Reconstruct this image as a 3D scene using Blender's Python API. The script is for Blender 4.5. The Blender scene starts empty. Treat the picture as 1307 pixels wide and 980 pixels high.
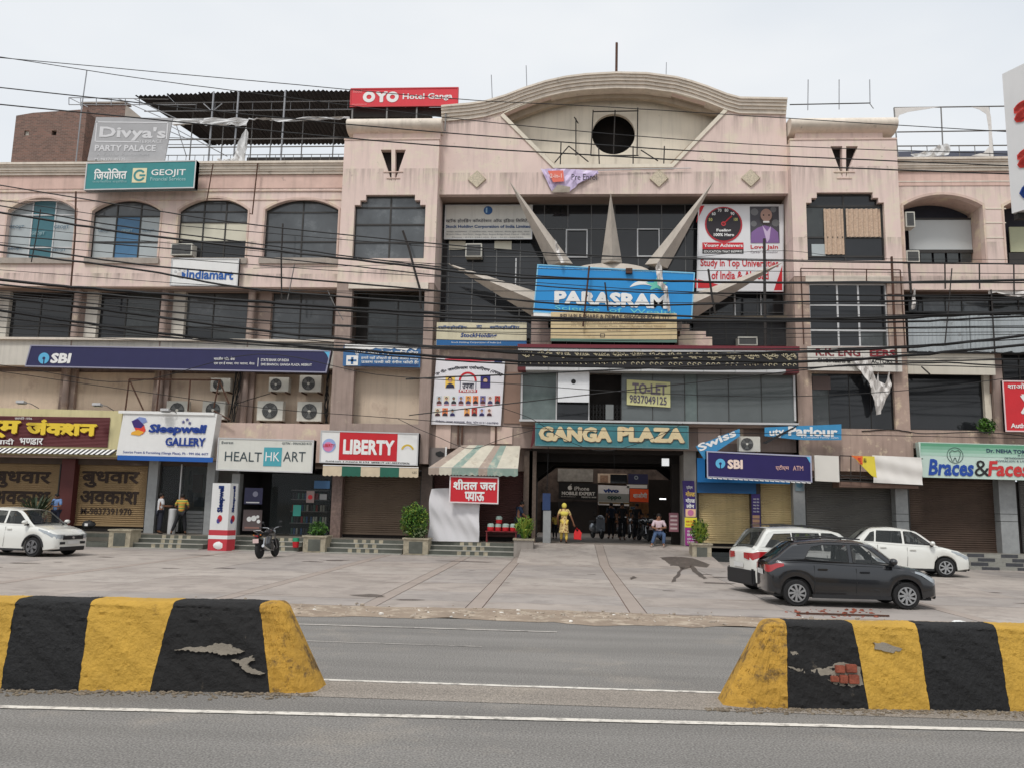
import bpy, bmesh, math, random
from mathutils import Vector, Matrix
from mathutils.geometry import tessellate_polygon
random.seed(7)
scene = bpy.context.scene
# ---------------------------------------------------------------- camera
PW, PH, FPX = 1307.0, 980.0, 1057.0            # photograph size and focal length in its pixels
CAM = Vector((2.2, -34.0, 1.9))
_yaw, _pitch, _roll = math.radians(3.7), math.radians(8.4), math.radians(1.2)
FW = Vector((-math.sin(_yaw)*math.cos(_pitch), math.cos(_yaw)*math.cos(_pitch), math.sin(_pitch)))
_r0 = Vector((math.cos(_yaw), math.sin(_yaw), 0)); _u0 = _r0.cross(FW)
RT = _r0*math.cos(_roll) + _u0*math.sin(_roll); UP = RT.cross(FW)
cam_data = bpy.data.cameras.new("camera"); cam = bpy.data.objects.new("camera", cam_data)
scene.collection.objects.link(cam); scene.camera = cam
M = Matrix((RT, UP, -FW)).transposed().to_4x4(); M.translation = CAM
cam.matrix_world = M
cam_data.sensor_width = 36; cam_data.lens = 36*FPX/PW; cam_data.clip_end = 2000; cam_data.clip_start = 0.1
# ---------------------------------------------------------------- sky, sun, exposure
SUN_EL, SUN_AZ = math.radians(58), math.radians(200)      # azimuth clockwise from +Y: behind the camera, a little to the left
world = bpy.data.worlds.new("World"); scene.world = world; world.use_nodes = True
nt = world.node_tree; bgn = nt.nodes["Background"]
sky = nt.nodes.new("ShaderNodeTexSky"); sky.sky_type = 'NISHITA'; sky.sun_disc = False
sky.sun_elevation = SUN_EL; sky.sun_rotation = SUN_AZ; sky.air_density = 1.0; sky.dust_density = 4.0
hs = nt.nodes.new("ShaderNodeHueSaturation"); hs.inputs['Saturation'].default_value = 0.12
nt.links.new(sky.outputs[0], hs.inputs['Color'])
# a thick even cloud layer: the sky's colour blended to pale grey, with faint soft unevenness
tc = nt.nodes.new("ShaderNodeTexCoord"); nz = nt.nodes.new("ShaderNodeTexNoise"); nz.inputs['Scale'].default_value = 2.2; nz.inputs['Detail'].default_value = 4
mp = nt.nodes.new("ShaderNodeMapping"); mp.inputs['Scale'].default_value = (1, 1, 2.5)
nt.links.new(tc.outputs['Generated'], mp.inputs[0]); nt.links.new(mp.outputs[0], nz.inputs['Vector'])
cr = nt.nodes.new("ShaderNodeValToRGB"); cr.color_ramp.elements[0].position = .3; cr.color_ramp.elements[1].position = .72
cr.color_ramp.elements[0].color = (7.3, 7.8, 8.4, 1); cr.color_ramp.elements[1].color = (8.9, 9.1, 9.3, 1)
nt.links.new(nz.outputs[0], cr.inputs[0])
mx = nt.nodes.new("ShaderNodeMix"); mx.data_type = 'RGBA'; mx.inputs[0].default_value = 0.85
nt.links.new(hs.outputs[0], mx.inputs[6]); nt.links.new(cr.outputs[0], mx.inputs[7])
nt.links.new(mx.outputs[2], bgn.inputs[0]); bgn.inputs[1].default_value = 0.09
sun_d = bpy.data.lights.new("sun", 'SUN'); sun_d.energy = 1.5; sun_d.angle = math.radians(11); sun_d.color = (1, .965, .92)
sun = bpy.data.objects.new("sun", sun_d); scene.collection.objects.link(sun)
sd = Vector((math.sin(SUN_AZ)*math.cos(SUN_EL), math.cos(SUN_AZ)*math.cos(SUN_EL), math.sin(SUN_EL)))
sun.rotation_euler = sd.to_track_quat('Z', 'Y').to_euler(); sun.location = (0, -20, 40)
scene.view_settings.view_transform = 'Standard'; scene.view_settings.look = 'None'
scene.view_settings.exposure = 0.33; scene.view_settings.gamma = 1
scene.render.resolution_x = 1024; scene.render.resolution_y = 767
scene.cycles.max_bounces = 6; scene.cycles.diffuse_bounces = 3; scene.cycles.glossy_bounces = 3
scene.cycles.transparent_max_bounces = 6; scene.cycles.caustics_reflective = False; scene.cycles.caustics_refractive = False
# ---------------------------------------------------------------- photo pixel -> place
def ray(px, py): return FW + RT*((px-PW/2)/FPX) - UP*((py-PH/2)/FPX)
def at(px, py, Y=0.0):
    d = ray(px, py); return CAM + d*((Y-CAM.y)/d.y)
def gr(px, py, z=0.0):
    d = ray(px, py); return CAM + d*((z-CAM.z)/d.z)
def R(l, t, r, b, Y=0.0):
    """rectangle on the plane Y seen at these pixels -> x0, x1, z0, z1"""
    return at(l, (t+b)/2, Y).x, at(r, (t+b)/2, Y).x, at((l+r)/2, b, Y).z, at((l+r)/2, t, Y).z
def Z(py, Y=0.0, px=653): return at(px, py, Y).z
def X(px, py, Y=0.0): return at(px, py, Y).x
# ---------------------------------------------------------------- materials
def lin(r, g, b, k=1.0):
    f = lambda c: (c/12.92 if c <= .04045 else ((c+.055)/1.055)**2.4)
    return tuple(min(1, f(c/255)*k) for c in (r, g, b))
MATS = {}
def mat(name, rgb, rough=.8, var=.12, scale=3.0, metal=0, bump=0, bscale=40, bdist=.02, stain=None, stain_amt=.5, stain_scale=1.2, streak=0, spec=.4, coat=0, alpha=1, coord='pos', thr=.55, emit=0, grime=(), stain2=None):
    """rgb in sRGB 0-255. var: broken colour; stain: second colour in ragged patches; streak: rain streaks down the face"""
    if name in MATS: return MATS[name]
    m = bpy.data.materials.new(name); m.use_nodes = True; n = m.node_tree.nodes; l = m.node_tree.links
    p = n['Principled BSDF']; base = lin(*rgb)
    p.inputs['Roughness'].default_value = rough; p.inputs['Metallic'].default_value = metal
    p.inputs['Specular IOR Level'].default_value = spec; p.inputs['Coat Weight'].default_value = coat
    p.inputs['Coat Roughness'].default_value = .06
    if coord == 'pos':
        g = n.new('ShaderNodeNewGeometry'); co = g.outputs['Position']
    else:
        g = n.new('ShaderNodeTexCoord'); co = g.outputs['Object']
    def noise(sc, det=5, rough_=.6, src=co):
        t = n.new('ShaderNodeTexNoise'); t.inputs['Scale'].default_value = sc; t.inputs['Detail'].default_value = det
        t.inputs['Roughness'].default_value = rough_; l.new(src, t.inputs['Vector']); return t.outputs['Fac']
    def ramp(src, a, b, ca, cb):
        r = n.new('ShaderNodeValToRGB'); e = r.color_ramp.elements; e[0].position = a; e[1].position = b
        e[0].color = (*ca, 1); e[1].color = (*cb, 1); l.new(src, r.inputs[0]); return r.outputs[0]
    def mix(f, a, b):
        x = n.new('ShaderNodeMix'); x.data_type = 'RGBA'
        if isinstance(f, float): x.inputs[0].default_value = f
        else: l.new(f, x.inputs[0])
        for i, s in ((6, a), (7, b)):
            if isinstance(s, tuple): x.inputs[i].default_value = (*s, 1)
            else: l.new(s, x.inputs[i])
        return x.outputs[2]
    lo = tuple(c*(1-var) for c in base); hi = tuple(min(1, c*(1+var*.7)) for c in base)
    col = ramp(noise(scale), .3, .7, lo, hi)
    if stain:
        f = ramp(noise(stain_scale, 8, .72), thr, thr+.1, (0, 0, 0), (stain_amt,)*3)
        col = mix(f, col, lin(*stain))
    if stain2:                                  # rarer dark blotches
        f = ramp(noise(3.1, 9, .78), .6, .66, (0, 0, 0), (.75,)*3); f2 = ramp(noise(.45, 3), .5, .6, (0, 0, 0), (1, 1, 1)); mm = n.new('ShaderNodeMath'); mm.operation = 'MULTIPLY'; l.new(f, mm.inputs[0]); l.new(f2, mm.inputs[1]); col = mix(mm.outputs[0], col, lin(*stain2))
    if streak:
        mpn = n.new('ShaderNodeMapping'); mpn.inputs['Scale'].default_value = (5, 5, .28); l.new(co, mpn.inputs[0])
        f = ramp(noise(1.0, 6, .65, mpn.outputs[0]), .5, .78, (0, 0, 0), (streak,)*3)
        col = mix(f, col, tuple(c*.3 for c in base))
    for (zl, dep) in grime:                     # soot and algae running down from a ledge at height zl
        sp = n.new('ShaderNodeSeparateXYZ'); l.new(co, sp.inputs[0]); mr = n.new('ShaderNodeMapRange'); mr.inputs[1].default_value = zl-dep; mr.inputs[2].default_value = zl; mr.inputs[3].default_value = 0; mr.inputs[4].default_value = 1; mr.clamp = True; l.new(sp.outputs[2], mr.inputs[0])
        lt = n.new('ShaderNodeMath'); lt.operation = 'LESS_THAN'; lt.inputs[1].default_value = zl+.01; l.new(sp.outputs[2], lt.inputs[0])
        mpn = n.new('ShaderNodeMapping'); mpn.inputs['Scale'].default_value = (3.2, 3.2, .2); l.new(co, mpn.inputs[0])
        f = ramp(noise(1.0, 7, .7, mpn.outputs[0]), .44, .72, (0, 0, 0), (.85,)*3)
        m1 = n.new('ShaderNodeMath'); m1.operation = 'MULTIPLY'; l.new(mr.outputs[0], m1.inputs[0]); l.new(lt.outputs[0], m1.inputs[1]); m2 = n.new('ShaderNodeMath'); m2.operation = 'MULTIPLY'; l.new(m1.outputs[0], m2.inputs[0]); l.new(f, m2.inputs[1])
        col = mix(m2.outputs[0], col, lin(120, 108, 100))
    l.new(col, p.inputs['Base Color'])
    if bump:
        b = n.new('ShaderNodeBump'); b.inputs['Strength'].default_value = bump; b.inputs['Distance'].default_value = bdist
        l.new(noise(bscale, 6), b.inputs['Height']); l.new(b.outputs[0], p.inputs['Normal'])
    if alpha < 1: p.inputs['Alpha'].default_value = alpha
    if emit:
        p.inputs['Emission Color'].default_value = (*base, 1); p.inputs['Emission Strength'].default_value = emit
    MATS[name] = m; return m
pink = mat('pink_plaster', (222, 200, 191), .9, .08, .5, grime=((16.1, 1.3), (18.6, 1.0), (11.6, .5), (13.05, .8)), bump=.15, bscale=25, stain=(222, 208, 190), stain_amt=.85, stain_scale=.9, streak=.3, thr=.5, stain2=(138, 122, 114))
pink_old = mat('pink_plaster_weathered', (208, 184, 172), .9, .14, .8, bump=.2, stain=(222, 208, 180), stain_amt=.85, stain_scale=.9, streak=.3, thr=.52)
pink_band = mat('pink_band_flaking', (214, 184, 172), .9, .12, 1.5, bump=.2, stain=(120, 110, 105), stain_amt=.7, stain_scale=2.6, streak=.3, thr=.62)
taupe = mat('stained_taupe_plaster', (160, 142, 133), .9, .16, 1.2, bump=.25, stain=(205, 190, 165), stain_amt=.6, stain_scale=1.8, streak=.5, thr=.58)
beige_wall = mat('beige_inner_plaster', (206, 188, 168), .9, .1, .7, bump=.15, stain=(168, 146, 132), stain_amt=.5, stain_scale=.8, streak=.3)
cream = mat('cream_moulding', (220, 209, 195), .85, .12, 2, bump=.15, stain=(112, 102, 92), stain_amt=.7, stain_scale=2.2, streak=.3, thr=.61)
white_wall = mat('white_plaster', (205, 200, 190), .9, .08, 1, bump=.1, streak=.4)
cream_wall = mat('cream_plaster', (224, 215, 198), .9, .08, .8, bump=.15, stain=(104, 92, 80), stain_amt=.75, stain_scale=1.9, streak=.25, thr=.63)
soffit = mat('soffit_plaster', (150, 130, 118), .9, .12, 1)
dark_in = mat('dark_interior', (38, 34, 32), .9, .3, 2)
glass_up = mat('grey_window_glass', (86, 90, 93), .08, .3, .7, spec=.55, stain=(120, 124, 126), stain_amt=.5, stain_scale=.7)
glass_dk = mat('dark_window_glass', (34, 36, 39), .06, .25, .7, spec=.5)
glass_md = mat('smoky_window_glass', (58, 62, 62), .08, .35, .6, spec=.55, stain=(88, 92, 92), stain_amt=.5, stain_scale=.8)
alu_dk = mat('dark_aluminium', (60, 58, 56), .45, .1, metal=.3)
alu_lt = mat('light_aluminium', (196, 196, 196), .45, .08, metal=.2)
steel = mat('grey_steel', (120, 118, 116), .5, .12, metal=.5)
rust = mat('rusty_iron', (84, 58, 46), .85, .3, 8)
iron_dk = mat('dark_iron', (46, 42, 40), .7, .2, 8)
black_m = mat('black_paint', (28, 28, 28), .5, .1)
cable_m = mat('black_cable', (22, 22, 23), .6, .1)
white_p = mat('white_paint_sign', (228, 228, 226), .5, .04, 1, streak=.08)
conc = mat('concrete', (160, 152, 144), .9, .15, 2, bump=.2, streak=.3)
shut_br = mat('brown_shutter', (104, 88, 74), .55, .15, 1.2, metal=.2, streak=.2)
shut_gy = mat('grey_shutter', (100, 98, 94), .5, .15, 1.2, metal=.25, streak=.2)
shut_cr = mat('cream_shutter', (205, 184, 138), .55, .12, 1.4, metal=.1, stain=(150, 130, 96), stain_amt=.5, stain_scale=1.1, streak=.3)
shut_tan = mat('tan_shutter', (150, 126, 92), .6, .12, 1.2, metal=.1, streak=.2)
shut_rd = mat('maroon_shutter', (84, 52, 48), .6, .15, 1.2, metal=.1)
tile_gr = mat('green_grey_stone_tile', (96, 98, 90), .45, .25, 3, bump=.05)
tile_cr = mat('cream_stone_tile', (176, 166, 144), .6, .3, 4, stain=(112, 104, 92), stain_amt=.6, stain_scale=6)
granite = mat('grey_granite_cladding', (148, 150, 150), .35, .12, 6)
def m_rgb(r, g, b, rough=.5, nm=None, **k): return mat(nm or 'print_%d_%d_%d' % (r, g, b), (r, g, b), rough, .05, 2, **k)
# ---------------------------------------------------------------- mesh building
ORG = {}
def org(o):
    return ORG.get(o.name, Vector((0, 0, 0))) if o else Vector((0, 0, 0))
class MB:
    def __init__(s): s.v = []; s.f = []
    def add(s, vs, fs):
        k = len(s.v); s.v += [tuple(v) for v in vs]; s.f += [tuple(i+k for i in f) for f in fs]; return s
    def box(s, x0, y0, z0, x1, y1, z1):
        if x0 > x1: x0, x1 = x1, x0
        if y0 > y1: y0, y1 = y1, y0
        if z0 > z1: z0, z1 = z1, z0
        return s.add([(x0,y0,z0),(x1,y0,z0),(x1,y1,z0),(x0,y1,z0),(x0,y0,z1),(x1,y0,z1),(x1,y1,z1),(x0,y1,z1)],
                     [(0,3,2,1),(4,5,6,7),(0,1,5,4),(1,2,6,5),(2,3,7,6),(3,0,4,7)])
    def xf(s, mtx, vs, fs): return s.add([mtx @ Vector(v) for v in vs], fs)
    def plate(s, loops, y0, y1):
        """loops of (x, z): outer outline then holes, as a slab between depths y0 (front) and y1"""
        tris = tessellate_polygon([[Vector((p[0], p[1], 0)) for p in lp] for lp in loops])
        flat = [p for lp in loops for p in lp]; n = len(flat)
        vs = [(p[0], y0, p[1]) for p in flat] + [(p[0], y1, p[1]) for p in flat]
        fs = []
        for a, b, c in tris:
            pa, pb, pc = flat[a], flat[b], flat[c]
            if (pb[0]-pa[0])*(pc[1]-pa[1])-(pb[1]-pa[1])*(pc[0]-pa[0]) < 0: a, b, c = a, c, b
            fs.append((a, b, c)); fs.append((a+n, c+n, b+n))
        k = 0
        for lp in loops:
            m = len(lp)
            for i in range(m):
                a, b = k+i, k+(i+1) % m
                fs.append((a, b, b+n, a+n))
            k += m
        return s.add(vs, fs)
    def quad(s, a, b, c, d, th=0):
        if not th: return s.add([a, b, c, d], [(0, 1, 2, 3)])
        a, b, c, d = map(Vector, (a, b, c, d)); nrm = (b-a).cross(d-a).normalized()*th
        return s.add([a, b, c, d, a-nrm, b-nrm, c-nrm, d-nrm], [(0,1,2,3),(7,6,5,4),(0,4,5,1),(1,5,6,2),(2,6,7,3),(3,7,4,0)])
    def tube(s, pts, r, n=6, r1=None):
        pts = [Vector(p) for p in pts]; m = len(pts); ring = []; k = len(s.v)
        for i, p in enumerate(pts):
            d = (pts[min(i+1, m-1)]-pts[max(i-1, 0)])
            d = d.normalized() if d.length > 1e-9 else Vector((0, 0, 1))
            a = d.cross(Vector((0, 0, 1)) if abs(d.z) < .9 else Vector((0, 1, 0))).normalized(); b = d.cross(a)
            rr = r if r1 is None else r+(r1-r)*i/max(1, m-1)
            if isinstance(r, (list, tuple)): rr = r[i]
            for j in range(n):
                t = 2*math.pi*j/n; s.v.append(tuple(p+(a*math.cos(t)+b*math.sin(t))*rr))
        for i in range(m-1):
            for j in range(n):
                a, b = k+i*n+j, k+i*n+(j+1) % n
                s.f.append((a, a+n, b+n, b))
        s.f.append(tuple(k+j for j in range(n))); s.f.append(tuple(k+(m-1)*n+j for j in reversed(range(n))))
        return s
    def lathe(s, c, prof, n=16, axis='z'):
        """prof: (radius, height)"""
        c = Vector(c); k = len(s.v)
        for (r, h) in prof:
            for j in range(n):
                t = 2*math.pi*j/n
                if axis == 'z': o = Vector((r*math.cos(t), r*math.sin(t), h))
                elif axis == 'y': o = Vector((r*math.cos(t), h, r*math.sin(t)))
                else: o = Vector((h, r*math.cos(t), r*math.sin(t)))
                s.v.append(tuple(c+o))
        for i in range(len(prof)-1):
            for j in range(n):
                a, b = k+i*n+j, k+i*n+(j+1) % n
                s.f.append((a, b, b+n, a+n))
        s.f.append(tuple(k+j for j in reversed(range(n)))); s.f.append(tuple(k+(len(prof)-1)*n+j for j in range(n)))
        return s
    def ball(s, c, rx, ry, rz, n=10, m=7, jit=0):
        prof = []
        k = len(s.v); c = Vector(c)
        for i in range(m+1):
            ph = math.pi*i/m
            for j in range(n):
                t = 2*math.pi*j/n; q = 1+random.uniform(-jit, jit)
                s.v.append((c.x+rx*math.sin(ph)*math.cos(t)*q, c.y+ry*math.sin(ph)*math.sin(t)*q, c.z+rz*math.cos(ph)*q))
        for i in range(m):
            for j in range(n):
                a, b = k+i*n+j, k+i*n+(j+1) % n
                s.f.append((a, a+n, b+n, b))
        return s
    def build(s, name, m, parent=None, smooth=False, bevel=0, **props):
        o0 = org(parent)
        me = bpy.data.meshes.new(name); me.from_pydata([tuple(Vector(v)-o0) for v in s.v], [], s.f)
        if smooth or bevel:
            bm = bmesh.new(); bm.from_mesh(me)
            bmesh.ops.remove_doubles(bm, verts=bm.verts, dist=1e-5)
            if bevel:
                bmesh.ops.bevel(bm, geom=[e for e in bm.edges if len(e.link_faces) == 2 and e.calc_face_angle(0) > .6], offset=bevel, segments=2, affect='EDGES', clamp_overlap=True)
            bmesh.ops.recalc_face_normals(bm, faces=bm.faces)
            bm.to_mesh(me); bm.free()
        me.materials.append(m)
        if smooth:
            me.polygons.foreach_set('use_smooth', [True]*len(me.polygons))
            try: me.set_sharp_from_angle(angle=math.radians(38))
            except Exception: pass
        me.update()
        o = bpy.data.objects.new(name, me); scene.collection.objects.link(o)
        if parent: o.parent = parent; ORG[o.name] = org(parent)
        for k_, v_ in props.items(): o[k_] = v_
        return o
def box(name, x0, y0, z0, x1, y1, z1, m, parent=None, **k): return MB().box(x0, y0, z0, x1, y1, z1).build(name, m, parent, **k)
def rbox(name, l, t, r, b, Y, th, m, parent=None, **k):
    """slab whose front face sits on the plane Y at these photo pixels, th deep"""
    x0, x1, z0, z1 = R(l, t, r, b, Y); return box(name, x0, Y, z0, x1, Y+th, z1, m, parent, **k)
def thing(name, label, cat, loc, group=None, kind=None, rotz=0):
    o = bpy.data.objects.new(name, None); scene.collection.objects.link(o); o.location = loc; o.rotation_euler = (0, 0, rotz)
    o.empty_display_size = .2
    o['label'] = label; o['category'] = cat
    if group: o['group'] = group
    if kind: o['kind'] = kind
    ORG[o.name] = Vector(loc) if not rotz else Vector((0, 0, 0))
    return o
def tag(o, label, cat, group=None, kind=None):
    o['label'] = label; o['category'] = cat
    if group: o['group'] = group
    if kind: o['kind'] = kind
    return o
def struct(o, label=None, cat=None):
    o['kind'] = 'structure'
    if label: o['label'] = label
    if cat: o['category'] = cat
    return o
def copy_tree(o, parent=None):
    c = o.copy(); scene.collection.objects.link(c)
    if parent: c.parent = parent
    for ch in list(o.children): copy_tree(ch, c)
    return c
# ---------------------------------------------------------------- lettering
_tc = {}
def glyphs(s, bold):
    """flat mesh of the text at size 1: (verts, faces, width). '~' after a letter makes its Devanagari half form (the stem cut away)."""
    key = (s, bold)
    if key in _tc: return _tc[key]
    segs, cur = [], ''
    for ch in s:
        if ch == '~': segs.append((cur[:-1], False)); segs.append((cur[-1], True)); cur = ''
        else: cur += ch
    segs.append((cur, False))
    V, F, x = [], [], 0.0
    for t, half in segs:
        if not t: continue
        cu = bpy.data.curves.new('t', 'FONT'); cu.body = t; cu.resolution_u = 2; cu.offset = bold
        ob = bpy.data.objects.new('t', cu); scene.collection.objects.link(ob)
        dg = bpy.context.evaluated_depsgraph_get(); me = bpy.data.meshes.new_from_object(ob.evaluated_get(dg))
        if half and len(me.vertices):
            bm = bmesh.new(); bm.from_mesh(me); xm = max(v.co.x for v in bm.verts)-.135-bold
            bmesh.ops.bisect_plane(bm, geom=bm.verts[:]+bm.edges[:]+bm.faces[:], plane_co=(xm, 0, 0), plane_no=(1, 0, 0), clear_outer=True)
            bm.to_mesh(me); bm.free()
        vs = [v.co.copy() for v in me.vertices]; k = len(V)
        lead = t and t[0] > '\u0900'
        mn = min((v.x for v in vs), default=0); off = x-(mn if (lead and x > 0) else 0)
        if lead and x > 0: off -= .02
        V += [(v.x+off, v.y) for v in vs]; F += [tuple(i+k for i in p.vertices) for p in me.polygons]
        if vs: x = max(v.x for v in vs)+off+(.0 if (half or t[-1] > '\u0900') else .06)+(.3 if t.endswith(' ') else 0)
        bpy.data.objects.remove(ob); bpy.data.curves.remove(cu); bpy.data.meshes.remove(me)
    _tc[key] = (V, F); return V, F
def txt(s, l, t, r, b, Y, m, parent, bold=.0, slope=0, italic=0, name='lettering', arc=0, th=.006, fn=None):
    """raised lettering whose ink fills the photo rectangle l,t,r,b on the plane Y. slope: px down per px right. fn maps (x,z) fractions"""
    dev = any(ch > '\u0900' for ch in s)
    heavy = bold > (0 if dev else .034)
    V, F = glyphs(s, 0.0 if dev else (.02 if heavy else bold))
    if not V: return None
    if heavy:
        if not dev: bold -= .02
    if heavy:                                # thicken the strokes with shifted copies: an offset would break these letters
        V0, F0 = V, F; V, F = [], []
        for dx, dy in ((-bold, 0), (bold, 0), (0, bold), (0, -bold), (bold*.7, bold*.7), (-bold*.7, -bold*.7)):
            k = len(V); V += [(a+dx, b_+dy) for a, b_ in V0]; F += [tuple(i+k for i in f) for f in F0]
    x0, x1, z0, z1 = R(l, t, r, b, Y)
    mx0, mx1 = min(v[0] for v in V), max(v[0] for v in V); my0, my1 = min(v[1] for v in V), max(v[1] for v in V)
    P = []; n0 = len(V)//6 if heavy else 10**9
    for ci, (vx, vy) in enumerate(V):
        u = (vx-mx0)/(mx1-mx0); w = (vy-my0)/max(1e-6, my1-my0)
        if fn: P.append(fn(u, w)); continue
        X_ = x0+(x1-x0)*u+italic*(w-.5)*(z1-z0); Z_ = z0+(z1-z0)*w-slope*(x1-x0)*u
        if arc: Z_ += arc*(1-(2*u-1)**2)*(z1-z0)
        P.append((X_, Y-th-.0004*(ci//n0), Z_))
    n = len(P); F2 = []
    for f in F:                                     # face the camera
        a, b_, c = (Vector(P[f[i]]) for i in range(3))
        if (b_-a).cross(c-a).y > 0: f = tuple(reversed(f))
        F2.append(f)
    mb = MB().add(P, F2)
    return mb.build(name, m, parent)
def sign(name, label, cat, l, t, r, b, Y, face, th=.12, slope=0, lean=0, group=None, side=None, frame=None, loc=None):
    """a board hung at these photo pixels (t, b measured at its middle): thing > board (> frame)"""
    x0, x1, z0, z1 = R(l, t, r, b, Y); s = slope*(x1-x0)/2; ln = lean*(z1-z0)
    T = thing(name, label, cat, ((x0+x1)/2, Y, z0), group)
    A = [(x0-ln/2, z0+s), (x1-ln/2, z0-s), (x1+ln/2, z1-s), (x0+ln/2, z1+s)]
    bd = MB().plate([A], Y, Y+th).build('board', face, T)
    if frame:
        w = .05; cx = (A[0][0]+A[1][0])/2
        inn = [(A[0][0]+w, A[0][1]+w), (A[1][0]-w, A[1][1]+w), (A[2][0]-w, A[2][1]-w), (A[3][0]+w, A[3][1]-w)]
        MB().plate([A, inn], Y-.02, Y+th+.003).build('frame', frame, T)
    return T
# ================================================================ GROUND
def tex_asphalt(name, rgb, patch, sand=None):
    m = mat(name, rgb, .9, .08, .35, bump=.35, bscale=160, stain=patch, stain_amt=.5, stain_scale=.5, coord='pos', spec=.2)
    n = m.node_tree.nodes; l = m.node_tree.links; p = n['Principled BSDF']
    src = p.inputs['Base Color'].links[0].from_socket; g = n.new('ShaderNodeNewGeometry')
    t = n.new('ShaderNodeTexNoise'); t.inputs['Scale'].default_value = 55; t.inputs['Detail'].default_value = 3; l.new(g.outputs['Position'], t.inputs['Vector'])
    r = n.new('ShaderNodeValToRGB'); r.color_ramp.elements[0].position = .35; r.color_ramp.elements[1].position = .68
    r.color_ramp.elements[0].color = (.62,)*3+(1,); r.color_ramp.elements[1].color = (1.42,)*3+(1,); l.new(t.outputs[0], r.inputs[0])
    x = n.new('ShaderNodeMix'); x.data_type = 'RGBA'; x.blend_type = 'MULTIPLY'; x.inputs[0].default_value = 1
    l.new(src, x.inputs[6]); l.new(r.outputs[0], x.inputs[7])
    mp_ = n.new('ShaderNodeMapping'); mp_.inputs['Scale'].default_value = (.12, 1.4, 1); l.new(g.outputs['Position'], mp_.inputs[0])
    t2 = n.new('ShaderNodeTexNoise'); t2.inputs['Scale'].default_value = 1; t2.inputs['Detail'].default_value = 5; l.new(mp_.outputs[0], t2.inputs['Vector'])
    r2 = n.new('ShaderNodeValToRGB'); r2.color_ramp.elements[0].position = .35; r2.color_ramp.elements[1].position = .7
    r2.color_ramp.elements[0].color = (.86,)*3+(1,); r2.color_ramp.elements[1].color = (1.12,)*3+(1,); l.new(t2.outputs[0], r2.inputs[0])
    y = n.new('ShaderNodeMix'); y.data_type = 'RGBA'; y.blend_type = 'MULTIPLY'; y.inputs[0].default_value = 1
    l.new(x.outputs[2], y.inputs[6]); l.new(r2.outputs[0], y.inputs[7]); l.new(y.outputs[2], p.inputs['Base Color'])
    return m
asph = tex_asphalt('road_asphalt', (130, 127, 123), (150, 143, 134))
asph_med = tex_asphalt('gritty_median_asphalt', (146, 138, 129), (166, 156, 143))
dirt = mat('roadside_dirt', (150, 134, 118), .95, .22, 1.3, bump=.7, bscale=30, stain=(184, 170, 152), stain_amt=.8, stain_scale=3, thr=.5)
earth = mat('earth_ground', (140, 128, 112), .95, .2, .5)
slab_m = [mat('plaza_concrete_%s' % k, c, .8, .16, .45, bump=.2, bscale=50, stain=s, stain_amt=.8, stain_scale=1.1, thr=.48, stain2=(112, 102, 95)) for k, c, s in
          (('pale', (172, 163, 155), (150, 141, 134)), ('warm', (166, 156, 148), (146, 137, 130)), ('grey', (161, 153, 147), (142, 135, 130)))]
band_m = mat('plaza_joint_band', (160, 148, 139), .8, .1, 1, bump=.1)
roadpaint = mat('worn_white_road_paint', (216, 210, 200), .8, .08, 6, stain=(140, 135, 128), stain_amt=.8, stain_scale=8, thr=.5)
# earth sheet out to the horizon
struct(MB().quad((-900, -900, -.06), (900, -900, -.06), (900, 900, -.06), (-900, 900, -.06)).build('ground', earth), 'bare earth ground all around')
struct(MB().quad((-120, -60, 0), (120, -60, 0), (120, -19.6, 0), (-120, -19.6, 0), .05).build('road', asph), 'grey asphalt road in front of the plaza')
# gritty strip the median stands on
struct(MB().quad((-60, -25.85, .004), (60, -25.3, .004), (60, -24.80, .004), (-60, -24.80, .004)).build('median_strip', asph_med), 'gritty strip under the median kerbs')
def line(pts, w, name='road_marking'):
    mb = MB()
    for a, b in zip(pts[:-1], pts[1:]):
        mb.quad((a[0], a[1]-w/2, .008), (b[0], b[1]-w/2, .008), (b[0], b[1]+w/2, .008), (a[0], a[1]+w/2, .008))
    return struct(mb.build(name, roadpaint), 'worn white line painted along the road')
def ragged(x0, x1, y0f, w, step=.35, seed=1):
    rnd = random.Random(seed); mb = MB(); x = x0; top = []; bot = []
    while x < x1:
        top.append((x, y0f(x)+w/2+rnd.uniform(-.008, .008), .008)); bot.append((x, y0f(x)-w/2+rnd.uniform(-.008, .008), .008)); x += step
    n = len(top); mb.add(bot+top, [(i, i+1, i+1+n, i+n) for i in range(n-1)]); return mb
struct(ragged(-40, 40, lambda x: -26.26+.057*x, .10, .13, 2).build('road_marking', roadpaint), 'near white line along the median')
struct(ragged(-40, 40, lambda x: -24.80+.01*x, .075, .13, 3).build('road_marking', roadpaint), 'white line behind the median')
struct(ragged(-40, 2.2, lambda x: -20.80+.0*x, .07, .13, 4).build('road_marking', mat('faded_road_paint', (190, 184, 176), .85, .1, 5, stain=(128, 124, 120), stain_amt=.9, stain_scale=4, thr=.5)), 'faded white line at the far road edge')
struct(ragged(-5, 1.2, lambda x: -22.35, .03, .13, 5).build('road_marking', mat('faded_road_paint', (190, 184, 176))), 'thin scuffed white streak across the far lane')
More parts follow.
